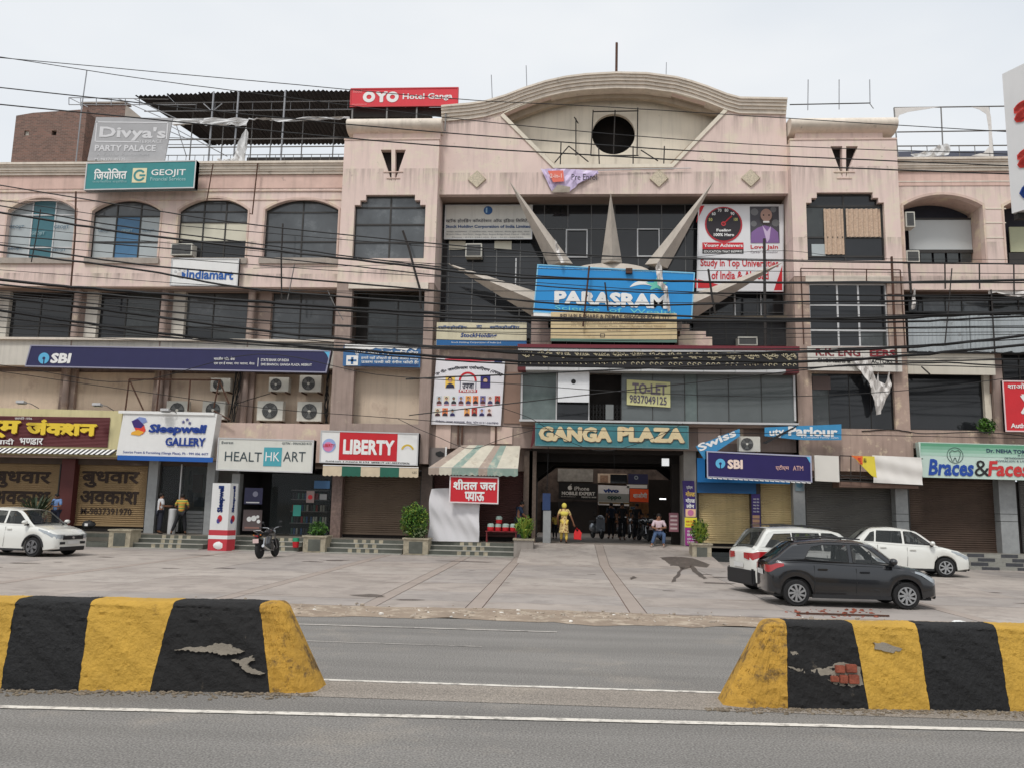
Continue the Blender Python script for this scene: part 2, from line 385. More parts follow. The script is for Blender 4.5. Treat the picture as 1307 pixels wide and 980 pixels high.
# dirt verge between road and plaza, uneven
rnd = random.Random(3)
nx, ny = 420, 10; vs = []; fs = []
for j in range(ny+1):
    for i in range(nx+1):
        x = -45+95*i/nx; v = j/ny
        ye = -18.15+.12*math.sin(x*.9)+rnd.uniform(-.05, .05)
        yn = -19.75+.12*math.sin(x*1.3+1)+.1*math.sin(x*4)+rnd.uniform(-.08, .08)
        y = yn+(ye-yn)*v; e = min(1, 4*v*(1-v)+.1)
        vs.append((x, y, (.012+.035*e*rnd.random()) if 0 < j < ny else .006))
for j in range(ny):
    for i in range(nx):
        a = j*(nx+1)+i; fs.append((a, a+1, a+nx+2, a+nx+1))
struct(MB().add(vs, fs).build('dirt_verge', dirt, smooth=True), 'loose dirt and grit strip between the road and the plaza')
# loose stones and litter on it
mb = MB(); mb2 = MB()
for i in range(900):
    x = rnd.uniform(-12, 14); y = rnd.gauss(-18.95, .38); r = rnd.choice((.008, .012, .018, .025, .035))*rnd.uniform(.7, 1.2)
    (mb if rnd.random() < .85 else mb2).ball((x, y, .03), r*1.3, r, r*.7, 5, 3, .25)
tag(mb.build('gravel', mat('pebble_stone', (168, 156, 142), .9, .3, 9)), 'small loose stones scattered in the dirt verge', 'gravel', kind='stuff')
tag(mb2.build('litter', mat('pale_litter', (226, 222, 214), .8, .1)), 'pale scraps of litter in the dirt verge', 'litter', kind='stuff')
# plaza slabs: bands run front to back, cross joints divide the bays
plaza = bpy.data.objects.new('plaza', None); scene.collection.objects.link(plaza); plaza['kind'] = 'structure'; plaza['label'] = 'concrete plaza of large jointed slabs in front of the building'
box('base', -60, -18.25, -.08, 60, 40, -.012, mat('slab_joint_dirt', (112, 84, 74), .95, .2), plaza)
cols = [-44]
xs = [-24, -20.4, -17.0, -13.6, -10.4, -7.6, -4.6, -1.6, .38, 3.45, 6.6, 9.8, 13.0, 16.4, 19.8, 24]
bandset = {-4.6, -1.6, .38, 3.45, -10.4, 9.8}
rows = [-18.25, -17.0, -15.2, -13.1, -10.9, -8.4, -6.1, -3.6, -1.0]
def front_edge(x): return -18.25+.12*math.sin(x*1.7)+.06*math.sin(x*5)
slabmesh = {}
for ci in range(len(xs)-1):
    xa, xb = xs[ci], xs[ci+1]
    if xa in bandset:
        y = -18.3
        for q in range(3):
            y2 = y+5.8; MB().box(xa+.010, y+.008, -.012, xa+.30, y2-.008, .004).build('paving_band', band_m, plaza); y = y2
        xa += .31
    for rj in range(len(rows)-1):
        y0 = rows[rj] if rj else front_edge((xa+xb)/2)
        y1 = rows[rj+1]; dz = rnd.uniform(-.002, .003); g = .010
        jy = rnd.uniform(-.25, .25) if rj not in (0, ) else 0
        MB().box(xa+g, y0+g, -.012, xb-g, y1-g, .002+dz).build('paving_slab', rnd.choice(slab_m), plaza)
# hairline cracks wandering over the slabs
ck = mat('crack_dirt', (104, 84, 76), .95, .2)
for k, (px, py, hd, ln, w) in enumerate(((300, 730, 10, 3.2, .012), (450, 742, 14, 4.5, .016), (150, 735, 6, 4, .014), (700, 742, -4, 2.6, .010), (900, 765, 3, 2.4, .012), (560, 730, 20, 2.0, .012), (240, 755, 4, 2.2, .012), (1250, 755, -8, 3.0, .012), (820, 735, 85, 2.0, .010), (650, 722, 30, 1.6, .010))):
    g = gr(px, py); q = [Vector((g.x, g.y, .0075))]; a = math.radians(hd)
    while (q[-1]-q[0]).length < ln: a += rnd.uniform(-.28, .28); a += (math.radians(hd)-a)*.25; q.append(q[-1]+Vector((math.cos(a), math.sin(a), 0))*.16)
    mb = MB(); n = len(q); V = []
    for i, p in enumerate(q): ww = w*(.4+rnd.random())*(1-abs(2*i/n-1)**3); V += [(p.x, p.y-ww, p.z), (p.x, p.y+ww, p.z)]
    tag(mb.add(V, [(2*i, 2*i+2, 2*i+3, 2*i+1) for i in range(n-1)]).build('crack', ck), 'crack wandering across the plaza slabs', 'crack', 'cracks in the plaza', 'stuff')
oil = mat('oil_drip', (92, 84, 78), .6, .2, 6, alpha=.55)
for k in range(26):
    x = rnd.uniform(-16, 15); y = rnd.uniform(-17.5, -6.2); r = rnd.uniform(.05, .28)
    n = 18; ph = rnd.uniform(0, 6); V = [(x+r*1.5*(1+.3*math.sin(3*t+ph)+.2*math.sin(5*t))*math.cos(t), y+r*(1+.3*math.sin(2*t+ph))*math.sin(t), .0085) for t in [6.283*i/n for i in range(n)]]
    tag(MB().add(V, [tuple(range(n))]).build('oil_stain', oil), 'faint oil drip stain on the plaza slabs', 'stain', 'oil stains on the plaza', 'stuff')
# wet stains and puddles
wet = mat('wet_patch', (84, 75, 69), .45, .2, 5, spec=.4, stain=(140, 130, 122), stain_amt=.6, stain_scale=5, alpha=.6)
def blob(name, cx, cy, rx, ry, m, label, cat, seed, z=.009, n=40, amp=.35):
    rr = random.Random(seed); ph = [rr.uniform(0, 6.28) for _ in range(6)]; pts = []
    for i in range(n):
        t = 6.283*i/n; q = 1+amp*sum(math.sin((k+2)*t+ph[k])/(k+2) for k in range(5))
        pts.append((cx+rx*q*math.cos(t), cy+ry*q*math.sin(t), z))
    o = MB().add(pts, [tuple(range(n))]).build(name, m); return tag(o, label, cat, kind='stuff')
def az(y): return max(0, (.488)*(y+5.2)/4.8)
def gra(px, py):
    d = ray(px, py); k = .488/4.8; t = (k*(CAM.y+5.2)-CAM.z)/(d.z-k*d.y); q = CAM+d*t
    return q if q.y > -5.2 else gr(px, py, 0)
def stainpoly(pxs, m, label, seed, name='wet_stain'):
    r_ = random.Random(seed); P = [gra(*p) for p in pxs]; out = []
    for a_, b_ in zip(P, P[1:]+P[:1]):
        for k in range(5): q = a_+(b_-a_)*(k/5); out.append((q.x+r_.uniform(-.03, .03), q.y+r_.uniform(-.05, .05)))
    out = [(x, y, az(y)+.012) for x, y in out]; t = tessellate_polygon([[Vector((p[0], p[1], 0)) for p in out]]); return tag(MB().add(out, [tuple(q) for q in t]).build(name, m), label, 'stain', kind='stuff')
stainpoly([(842, 711), (862, 710), (884, 712), (906, 720), (902, 724), (884, 722), (872, 727), (866, 722), (856, 722), (850, 716)], wet, 'dark wet stain on the apron by the right planter', 4)
stainpoly([(868, 724), (873, 724), (868, 733), (862, 742), (856, 744), (862, 735)], wet, 'short wet trickle running from the stain toward the road', 5)
stainpoly([(880, 721), (886, 722), (896, 733), (903, 738), (898, 739), (886, 731)], wet, 'longer wet trickle running from the stain to the right', 6)
stainpoly([(804, 737), (810, 735), (812, 737), (806, 740)], wet, 'small wet spot on the apron left of the stain', 7)
g = gr(590, 716); blob('wet_stain', g.x, g.y, .9, .18, mat('damp_concrete', (100, 90, 84), .5, .15, 3), 'damp patch on the paving below the awning shop steps', 'stain', 9)
g = gr(255, 708); blob('drain_patch', g.x, g.y, .45, .12, mat('damp_concrete', (112, 102, 95)), 'dark damp patch on the paving before the standing sign', 'stain', 11)
# ================================================================ MEDIAN BARRIERS
brick_r = mat('exposed_red_brick', (140, 76, 58), .9, .4, 14, bump=.4, bscale=60, coord='pos')
yellow = mat('yellow_kerb_paint', (190, 150, 60), .75, .14, 3.2, bump=1.0, bscale=26, bdist=.022, stain=(132, 102, 46), stain_amt=.7, stain_scale=5, thr=.6, coord='pos')
yellow_w = mat('worn_yellow_kerb_paint', (182, 140, 56), .8, .2, 3.5, bump=1.0, bscale=13, bdist=.032, stain=(84, 68, 48), stain_amt=.85, stain_scale=4.2, thr=.53, coord='pos')
blk = mat('black_kerb_paint', (25, 25, 26), .75, .25, 3.5, bump=1.0, bscale=26, bdist=.022, stain=(98, 90, 76), stain_amt=.5, stain_scale=9, thr=.66, coord='pos')
blk_w = mat('worn_black_kerb_paint', (27, 26, 26), .8, .3, 2.5, bump=1.0, bscale=12, bdist=.032, stain=(116, 106, 90), stain_amt=.6, stain_scale=6, thr=.64, coord='pos')
mortar = mat('bare_mortar', (134, 126, 114), .95, .2, 6, bump=.5, bscale=50)
def barrier(name, label, tops, bots, ends, mats, zt, yf, yb, far_x, seed, xref=0):
    """tops/bots: x of the paint boundaries along the top and the foot; sloping painted masonry with rounded shoulder"""
    T = thing(name, label, 'median barrier', ((bots[0]+bots[-1])/2, (yf+yb)/2, 0), 'painted median barriers')
    rr = random.Random(seed)
    def pt(u_top, u_bot, v):
        # v: 0 foot front, 1 shoulder front, 2 top back, 3 foot back
        x = u_bot+(u_top-u_bot)*min(1, v if v <= 1 else (1 if v <= 2 else 3-v)); return x
    for k in range(len(mats)):
        NU, NV = 44, 44; vs = []; fs = []
        for i in range(NU+1):
            a = i/NU; xt = tops[k]+(tops[k+1]-tops[k])*a; xb = bots[k]+(bots[k+1]-bots[k])*a
            prof = []
            for j in range(NV+1):
                t = j/NV
                if t < .5:   # front face up
                    q = t/.5; z = zt*(1-(1-q)**1.15)*.93; y = yf+.16*q; xx = xb+(xt-xb)*q
                elif t < .66:  # shoulder
                    q = (t-.5)/.16; an = q*math.pi/2; z = zt*(.93+.07*math.sin(an)); y = yf+.16+.10*(1-math.cos(an)); xx = xt
                elif t < .8:
                    q = (t-.66)/.14; z = zt; y = yf+.26+(yb-yf-.34)*q; xx = xt
                else:
                    q = (t-.8)/.2; z = zt*(1-q); y = yb-.08+.08*q; xx = xt+(xb-xt)*q
                    # ends draw in
                de = 1.0
                if ends[0] and k == 0: de = min(1, (a+.0)*2.0)
                if ends[1] and k == len(mats)-1: de = min(1, (1-a)*2.0)
                if de < 1:
                    c = 1-de; dr = c*c; y = y+(((yf+yb)/2)-y)*dr*.45; z = z*(1-.10*dr)
                nz_ = .006*math.sin(xx*9+z*13+seed)+.004*math.sin(xx*23+z*31)+.005*math.sin(z*85+xx*6)+rr.uniform(-.006, .006)
                if t < .6: y += nz_*(1 if z > .02 else .2)
                else: z += nz_*.4 if t < .8 else 0
                vs.append((xx, y+.10*(xx-xref), max(0, z)))
        n = NV+1
        for i in range(NU):
            for j in range(NV): fs.append((i*n+j, (i+1)*n+j, (i+1)*n+j+1, i*n+j+1))
        if ends[0] and k == 0: fs.append(tuple(range(n)))
        if ends[1] and k == len(mats)-1: fs.append(tuple(reversed(range(NU*n, NU*n+n))))
        MB().add(vs, fs).build('painted_block', mats[k], T, smooth=True)
    return T
gx = lambda x, y: gr(x, y).x
def tx(x, y, c=None):
    c, xr = (-25.24, -.7) if x < 650 else (-25.17, 3.8); d = ray(x, y); t = (c-.1*xr+.1*CAM.x-CAM.y)/(d.y-.1*d.x); return (CAM+d*t).x
bl = [-7.6, -6.1, -4.9, gx(-90, 880), gx(0, 880), gx(98, 882), gx(185, 885), gx(340, 887), gx(405, 882)]
tl = [-7.6, -6.15, -4.95, tx(-70, 765)-.0, tx(28, 765), tx(122, 765), tx(226, 765), tx(336, 768), tx(368, 775)]
LBAR = barrier('median_barrier', 'yellow and black painted median barrier on the left with a blunt sloping right end', tl, bl, (False, True),
        [blk, yellow, blk, yellow, blk, yellow, blk_w, yellow_w], .86, -25.50, -24.94, -8, 1, -.7)
br_ = [gx(919, 895), gx(1003, 902), gx(1110, 906), gx(1188, 907), gx(1290, 908), gx(1390, 908), 8.6, 9.8, 11.2]
tr_ = [tx(968, 797), tx(1001, 797), tx(1085, 800), tx(1166, 804), tx(1266, 807), tx(1360, 808), 8.5, 9.8, 11.2]
RBAR = barrier('median_barrier', 'yellow and black median barrier on the right with red brick showing through', tr_, br_, (True, False),
        [yellow_w, blk_w, yellow, blk, yellow, blk, yellow, blk], .80, -25.43, -24.9, 12, 2, 3.8)
# broken plaster: mortar patch with real bricks, and bare patches
def patch(T, pts, Y, m, name='bare_patch', off=0.0, lift=.016):
    """ragged flake of exposed mortar following the sloping face"""
    xr_ = -.7 if T is LBAR else 3.8
    r_ = random.Random(len(pts)*7+int(pts[0][0])); fine = []
    for a_, b_ in zip(pts, pts[1:]+pts[:1]):
        for k in range(6): fine.append((a_[0]+(b_[0]-a_[0])*k/6+r_.uniform(-1.5, 1.5), a_[1]+(b_[1]-a_[1])*k/6+r_.uniform(-1.1, 1.1)))
    V = []
    for (px, py) in fine:
        q = at(px, py, Y); z = max(.02, q.z); q = at(px, py, Y+.16*min(1, z/.8)-lift+.10*(q.x-xr_)); V.append((q.x, q.y, q.z))
    t = tessellate_polygon([[Vector((v[0], v[2], 0)) for v in V]]); n = len(V)
    return MB().add(V+[(v[0], v[1]+.05, v[2]) for v in V], [tuple(q) for q in t]+[(i, i+n, (i+1) % n+n, (i+1) % n) for i in range(n)]).build(name, m, T)
patch(LBAR, [(222, 829), (240, 826), (262, 825), (275, 821), (292, 822), (298, 827), (311, 831), (300, 834), (282, 835), (272, 832), (250, 831), (236, 829)], -25.52, mortar)
patch(LBAR, [(296, 841), (308, 842), (320, 837), (325, 841), (314, 847), (318, 852), (336, 859), (330, 861), (312, 856), (306, 847)], -25.52, mortar)
patch(RBAR, [(1116, 819), (1128, 820), (1152, 828), (1140, 832), (1116, 828)], -25.42, mortar)
patch(RBAR, [(1010, 831), (1019, 832), (1017, 836), (1010, 835)], -25.42, mortar)
patch(RBAR, [(1005, 849), (1022, 854), (1040, 853), (1060, 850), (1070, 845), (1084, 846), (1098, 850), (1102, 873), (1088, 876), (1064, 873), (1052, 862), (1036, 858), (1018, 857)], -25.42, mortar, lift=.018)
for (l, t, r, b) in ((1070, 851, 1083, 861), (1084, 850, 1099, 861), (1063, 864, 1074, 872), (1075, 863, 1086, 874), (1087, 863, 1101, 875)):
    x0, x1, z0, z1 = R(l, t, r, b, -25.36); y = -25.43+.16*((z0+z1)/2)/.8-.022+.10*((x0+x1)/2-3.8)
    box('brick', x0, y-.022, z0+.004, x1-.004, y+.06, z1, brick_r, RBAR, bevel=.006)
# grit and dust banked along the barrier feet
mb = MB()
for i in range(1500):
    side = rnd.random() < .5; x = rnd.uniform(-6, -.25) if side else rnd.uniform(3.6, 8); y = (-25.50+.1*(x+.7) if side else -25.43+.1*(x-3.8))-abs(rnd.gauss(0, .10))-.01; q = rnd.choice((.005, .008, .012, .018))
    mb.ball((x, y, .008), q*1.4, q, q*.7, 5, 3, .25)
tag(mb.build('grit', mat('road_grit', (128, 116, 100), .95, .3, 9)), 'loose grit banked along the feet of the median barriers', 'grit', kind='stuff')
# brick rubble and litter beyond the verge by the dark car
mb = MB()
for i in range(60):
    p = gr(rnd.uniform(1000, 1125), rnd.uniform(777, 788)); s = rnd.choice((.012, .018, .025, .04)); mb.ball((p.x, p.y, s*.3), s*1.3, s, s*.5, 6, 4, .35)
tag(mb.build('brick_rubble', brick_r), 'broken red brick pieces lying on the paving before the dark car', 'rubble', kind='stuff')
mb = MB(); p = gr(1100, 786); mb.box(p.x-1.2, p.y-.02, .01, p.x+.5, p.y+.02, .04)
tag(mb.build('iron_bar', rust), 'rusty flat iron bar lying in the brick rubble', 'iron bar')
p = gr(1224, 796); tag(MB().ball((p.x, p.y, .03), .13, .05, .035, 8, 5, .25).build('plastic_bag', white_p), 'crumpled white plastic bag lying at the plaza edge', 'litter')
# ================================================================ THE PLAZA BUILDING
B = thing('shopping_plaza_building', 'long four storey pink plastered shopping plaza with curved central gable and arched windows', 'building', (4.2, 0, 0))
def P_(px, py, Y=0.0):
    q = at(px, py, Y); return (q.x, q.z)
def wallbox(x0, y0, z0, x1, y1, z1, m=pink, name='wall', **k): return box(name, x0, y0, z0, x1, y1, z1, m, B, **k)
def arch_loop(l, r, crown, spring, bottom, Y=0.0, n=14, seg=None):
    x0, x1, z0, z1 = R(l, (crown+bottom)/2-1, r, bottom, Y); zc = Z(crown, Y, (l+r)/2); zs = Z(spring, Y, (l+r)/2)
    pts = [(x0, z0), (x1, z0)]
    h = zc-zs; w = (x1-x0)/2; rad = (w*w+h*h)/(2*h); cz = zc-rad; cx = (x0+x1)/2; a0 = math.asin(w/rad)
    for i in range(n+1):
        a = a0-2*a0*i/n; pts.append((cx+rad*math.sin(a), cz+rad*math.cos(a)))
    return pts
def window(loop, Y, cols, rows, frame, panes, bar=.05, name='window', depth=.06, inset=.06, mull=None):
    """frame grid in a hole: cols/rows are lists of fractions of the bars; panes: function(i,j)->material. arched heads are followed"""
    xs_ = [p[0] for p in loop]; zs_ = [p[1] for p in loop]; x0, x1, z0, z1 = min(xs_), max(xs_), min(zs_), max(zs_)
    def top(x):          # head height at x
        best = z0
        n = len(loop)
        for i in range(n):
            a, b = loop[i], loop[(i+1) % n]
            if abs(a[0]-b[0]) < 1e-6: continue
            lo, hi = min(a[0], b[0]), max(a[0], b[0])
            if lo-1e-6 <= x <= hi+1e-6:
                z = a[1]+(b[1]-a[1])*(x-a[0])/(b[0]-a[0]); best = max(best, z)
        return best
    CX = [x0]+[x0+(x1-x0)*c for c in cols]+[x1]; CZ = [z0]+[z0+(z1-z0)*c for c in rows]+[z1]
    mb = MB(); d = depth
    for k, x in enumerate(CX):
        w = bar/2 if 0 < k < len(CX)-1 else bar*.75
        xa = max(x0, x-w); xb = min(x1, x+w); mb.box(xa, Y, z0, xb, Y+d, min(top(xa+1e-4), top(xb-1e-4)))
    for k, z in enumerate(CZ[:-1]):
        w = bar/2 if k else bar*.75
        mb.box(x0, Y-.004, max(z0, z-w), x1, Y+d-.004, z+w)
    # head bar follows the head
    n = 12 if len(loop) > 4 else 1
    for i in range(n):
        a = x0+(x1-x0)*i/n; b = x0+(x1-x0)*(i+1)/n; ta, tb = top(a+1e-4), top(b-1e-4)
        mb.plate([[(a, ta-bar), (b, tb-bar), (b, tb), (a, ta)]], Y-.008, Y+d-.008)
    W_ = mb.build(name, frame, B)
    for i in range(len(CX)-1):
        for j in range(len(CZ)-1):
            a, b, c, e = CX[i], CX[i+1], CZ[j], CZ[j+1]
            m = panes(i, j)
            if m is None: continue
            if j == len(CZ)-2 and len(loop) > 4:
                nn = 6; hd = [(a+(b-a)*t/nn, top(min(x1-1e-4, max(x0+1e-4, a+(b-a)*t/nn)))) for t in range(nn, -1, -1)]
                if max(h[1] for h in hd) <= c+.02: continue
                lp = [(a, c), (b, c)]+hd
            else: lp = [(a, c), (b, c), (b, e), (a, e)]
            MB().plate([lp], Y+d*.5, Y+d*.5+.012).build('pane', m, W_)
    return W_
def rect_loop(l, t, r, b, Y=0.0):
    x0, x1, z0, z1 = R(l, t, r, b, Y); return [(x0, z0), (x1, z0), (x1, z1), (x0, z1)]
white_film = mat('white_window_film', (170, 178, 180), .3, .08, 1.5)
teal_film = mat('teal_window_film', (62, 108, 118), .3, .1, 2)
blue_film = mat('blue_window_film', (74, 116, 150), .3, .1, 2)
# ---- left wing, top storey
ZP, ZC, ZS = 16.62, 16.1, 11.02
XL, XTL = -32.0, -7.44
arches = [arch_loop(6, 93, 253, 269, 330), arch_loop(114, 202, 255.5, 270, 330), arch_loop(225, 314, 253.5, 269, 330), arch_loop(336, 430, 254.5, 268, 330)]
o0, o1 = arches[0][0][0], arches[1][0][0]; step_ = arches[1][0][0]-arches[0][0][0]
extra = [[(p[0]-step_*k, p[1]) for p in arches[0]] for k in (1, 2)]
MB().plate([[(XL, ZS), (XTL, ZS), (XTL, ZC), (XL, ZC)]]+arches+extra, 0, .32).build('wall', pink, B)
for k, A in enumerate(arches+extra):      # raised plaster rim round each arch
    x0 = min(p[0] for p in A); x1 = max(p[0] for p in A); cx = (x0+x1)/2; zz = min(p[1] for p in A)
    O = [(cx+(p[0]-cx)*1.045+(0), zz+(p[1]-zz)*1.035) for p in A]; O[0] = (O[0][0], zz+.002); O[1] = (O[1][0], zz+.002)
    I = [(cx+(p[0]-cx)*.998, zz+(p[1]-zz)*.998+.006) for p in A]
    MB().plate([O, I], -.035, -.002).build('arch_moulding', pink_old, B)
    box('sill', x0-.12, -.10, zz-.26, x1+.12, .1, zz-.002, mat('flaking_grey_sill', (168, 158, 148), .9, .2, 3, bump=.3, stain=(110, 102, 96), stain_amt=.7, stain_scale=3), B)
def pf0(i, j): return teal_film if i == 1 else (white_film if j < 2 else mat('pale_film', (140, 146, 148), .3))
window(arches[0], .2, (.32, .66), (.2, .74), alu_lt, pf0, .055)
window(arches[1], .2, (.33, .68), (.3, .74), alu_dk, lambda i, j: glass_up if j == 2 else (blue_film if i == 1 else white_film), .06)
cream_card = mat('cream_card_behind_glass', (206, 202, 184), .7, .05)
window(arches[2], .2, (.34, .66), (.3, .62, .8), alu_dk, lambda i, j: {1: cream_card}.get(j, glass_dk if j == 0 else glass_up), .06)
window(arches[3], .2, (.5,), (.3, .8), alu_dk, lambda i, j: glass_up, .06)
for A in extra: window(A, .2, (.5,), (.3, .8), alu_dk, lambda i, j: glass_up, .06)
# shop names printed on the window films
where = ('upper left pane of the first arched window', 'upper right pane of the first arched window', 'teal middle strip of the first arched window', 'upper left pane of the second arched window', 'blue middle strip of the second arched window', 'upper right pane of the second arched window', 'lower left pane of the first arched window', 'lower right pane of the first arched window')
for wh, (l, t, r, b) in zip(where, ((12, 288, 31, 293), (69, 288, 88, 293), (40, 296, 57, 301), (125, 293, 142, 297), (155, 293, 169, 297), (181, 293, 197, 297), (10, 316, 28, 320), (66, 318, 84, 322))):
    mm = m_rgb(150, 176, 180) if 36 < l < 60 or 150 < l < 172 else m_rgb(70, 100, 120)
    o = txt('GEOJIT', l, t, r, b, .185, mm, None, .01); tag(o, 'GEOJIT printed on the '+wh, 'window lettering', 'names printed on the arched window films')
# string courses
for py, h, d in ((237.5, .05, .05), (248.5, .035, .03)):
    z = Z(py+8, 0, 200)-0; box('string_course', XL, -d, z, XTL, .02, z+h, pink_old, B)
box('plaster_band', XL, -.025, ZC-.62, XTL, .01, ZC-.03, pink_band, B)
def cornice(x0, x1, m=cream, y=0.0):
    mb = MB()
    for (za, zb, pr) in ((ZC, ZC+.12, .10), (ZC+.122, ZC+.2, .16), (ZC+.202, ZC+.34, .2), (ZC+.342, ZC+.42, .26), (ZC+.422, ZP, .32)):
        mb.box(x0, y-pr, za, x1, y+.3, zb)
    return mb.build('cornice', m, B)
cornice(XL, XTL)
# backing volume and roof slab
wallbox(XL, 1.45, 4.3, 30, 7.0, 16.3, beige_wall)
wallbox(XL, .33, 16.0, XTL, 1.449, 16.3, conc, 'roof_slab')
wallbox(XL, .3, ZP-.12, XTL, .5, ZP-.01, cream, 'parapet')
# slab above the recessed storey, with its soffit
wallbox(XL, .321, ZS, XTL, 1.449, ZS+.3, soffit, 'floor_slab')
# ---- left wing, recessed storey (second floor)
zb2 = Z(436, 1.0, 250); zt2 = ZS
for (l, r, cs) in ((12, 90, (.5,)), (118, 203, (.5,)), (228, 316, (.5,)), (341, 425, (.5,)), (-92, -12, (.5,))):
    x0, x1 = X(l, 405, 1.1), X(r, 405, 1.1)
    gl = glass_dk if l < 150 else glass_md
    lp = [(x0, zb2), (x1, zb2), (x1, zt2), (x0, zt2)]
    window(lp, 1.1, (.5,), (.3,), alu_dk, (lambda i, j, l=l: glass_up if (l > 300 or (l > 200 and j)) else (glass_md if (l > 100 and i) else glass_dk)), .05)
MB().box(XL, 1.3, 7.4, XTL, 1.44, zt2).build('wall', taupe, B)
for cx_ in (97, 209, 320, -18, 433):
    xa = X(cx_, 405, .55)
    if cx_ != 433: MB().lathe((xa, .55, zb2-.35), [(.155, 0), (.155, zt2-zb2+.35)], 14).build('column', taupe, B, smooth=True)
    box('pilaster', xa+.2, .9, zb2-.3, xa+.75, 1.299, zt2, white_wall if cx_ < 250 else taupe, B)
box('ledge', XL, .25, zb2-.12, XTL, 1.3, zb2-.02, cream, B)
box('parapet_band', XL, .4, Z(468, .4, 200), XTL, .75, zb2-.121, white_wall, B)
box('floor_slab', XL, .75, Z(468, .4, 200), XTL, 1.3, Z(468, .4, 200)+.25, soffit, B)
# ---- left wing, first floor wall with its stub columns and ledge
z1b = Z(541, .9, 250); z1t = Z(468, .4, 200)
MB().box(XL, 1.15, 4.0, XTL, 1.3, 7.4).build('wall', beige_wall, B)
for cx_, w in ((83, 14), (203, 12), (312, 13), (-30, 14)):
    xa = X(cx_, 500, .8); box('pilaster', xa-.35, .95, z1b, xa+.35, 1.149, z1t, taupe, B)
    MB().lathe((xa, .85, z1b), [(.14, 0), (.14, .75), (.165, .8), (.165, .95), (.14, 1.0), (.14, z1t-z1b)], 12).build('column', taupe, B, smooth=True)
box('ledge', XL, .1, 3.55, XTL, 1.149, Z(540, .1, 350), pink_old, B)
# ---- towers
brownp = mat('patchy_brown_plaster', (172, 150, 138), .9, .16, 1.2, bump=.3, stain=(216, 198, 170), stain_amt=.8, stain_scale=1.6, thr=.54, streak=.5)
def tower(x0, x1, w1, w2, w3, vx, nm):
    """w1 stepped window (px), w2 second-floor opening, w3 first-floor opening, vx the V shaped slots"""
    Y = -.6; ztop = Z(179, Y, (vx[0]+vx[1])/2); zmid = Z(w2[1]-8, Y, w2[0]); zbot = 3.55
    l, t, r, b = w1; z0 = Z(b, Y, (l+r)/2)
    def q(px, py): return (X(px, 295, Y), Z(py, Y, (l+r)/2))
    s = 7
    hole = [q(l, b), q(r, b), q(r, t+13), q(r-s, t+13), q(r-s, t+7), q(r-2*s, t+7), q(r-2*s, t), q(l+2*s, t), q(l+2*s, t+7), q(l+s, t+7), q(l+s, t+13), q(l, t+13)]
    v0, v1, vt, vb = vx; vm = (v0+v1)/2; dz = Z(vb, Y, vm)
    A = [P_(v0, vt, Y), P_(vm-2.2, vb, Y), P_(vm-2.5, vt, Y)]; A = [A[0], A[1], A[2]]
    C_ = [P_(vm+2.5, vt, Y), P_(vm+2.2, vb, Y), P_(v1, vt, Y)]
    MB().plate([[(x0, zmid), (x1, zmid), (x1, ztop), (x0, ztop)], hole, A, C_], Y, Y+.3).build('wall', pink, B)
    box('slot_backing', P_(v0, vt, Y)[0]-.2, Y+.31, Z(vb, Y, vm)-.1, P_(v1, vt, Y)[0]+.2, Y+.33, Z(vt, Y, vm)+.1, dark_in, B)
    for py, w in ((220, 13), (228, 9)):
        xx = X(vm, py, Y); z = Z(py, Y, vm); box('slot_bar', xx-w*.033, Y-.03, z-.02, xx+w*.033, Y-.002, z+.02, pink_old, B)
    # sides and back body
    wallbox(x0, Y+.301, zmid, x0+.3, 1.44, ztop, pink); wallbox(x1-.3, Y+.301, zmid, x1, 1.44, ztop, pink)
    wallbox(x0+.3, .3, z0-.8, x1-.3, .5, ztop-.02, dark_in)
    # lower storeys: piers and beams
    a0, a1 = X(w2[0], 400, Y), X(w2[2], 400, Y); zz1 = Z(w2[1], Y, w2[0]); zz0 = Z(w2[3], Y, w2[0])
    b0, b1 = X(w3[0], 510, Y), X(w3[2], 510, Y); yy1 = Z(w3[1], Y, w3[0]); yy0 = Z(w3[3], Y, w3[0])
    L = [(x0, zbot), (x1, zbot), (x1, zmid-.002), (x0, zmid-.002)]
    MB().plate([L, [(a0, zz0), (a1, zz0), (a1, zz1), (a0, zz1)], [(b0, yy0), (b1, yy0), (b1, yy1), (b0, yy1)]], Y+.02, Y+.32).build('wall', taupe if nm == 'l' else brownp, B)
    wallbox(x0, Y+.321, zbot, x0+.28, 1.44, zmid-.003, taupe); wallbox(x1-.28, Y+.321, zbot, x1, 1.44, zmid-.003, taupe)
    box('ledge', a0-.15, Y-.06, zz1, a1+.15, Y+.018, zz1+.28, cream, B)
    # top block and drum cornice
    box('parapet_block', x0+.3, Y+.25, ztop, x1+(0 if nm == 'l' else -.45), 1.4, ztop+.45, pink, B)
    box('coping', x0-.02, Y-.03, ztop, x1+.02, Y+.249, ztop+.07, pink_old, B)
    zc = ztop+.45+.3
    n = 12; vs = []; xa, xb = x0+.05, x1+.08
    for xx in (xa, xb):
        for i in range(n+1):
            t = -math.pi/2+math.pi*i/n; vs.append((xx, Y+.42-.55*math.cos(t), zc+.34*math.sin(t)))
        vs.append((xx, 1.2, zc+.34)); vs.append((xx, 1.2, zc-.34))
    m_ = n+3; MB().add(vs, [tuple(range(m_)), tuple(reversed(range(m_, 2*m_)))]+[(i, i+m_, (i+1) % m_+m_, (i+1) % m_) for i in range(m_)]).build('drum_cornice', cream, B, smooth=True)
    return hole, (a0, a1, zz0, zz1), (b0, b1, yy0, yy1), Y
XT0, XT1, XT2, XT3 = -7.44, -3.31, 11.47, 15.8
hL, oL2, oL3, YT = tower(XT0, XT1, (451, 249, 542, 330), (448, 369, 541, 441), (450, 470, 535, 540), (486, 518, 191.5, 232), 'l')
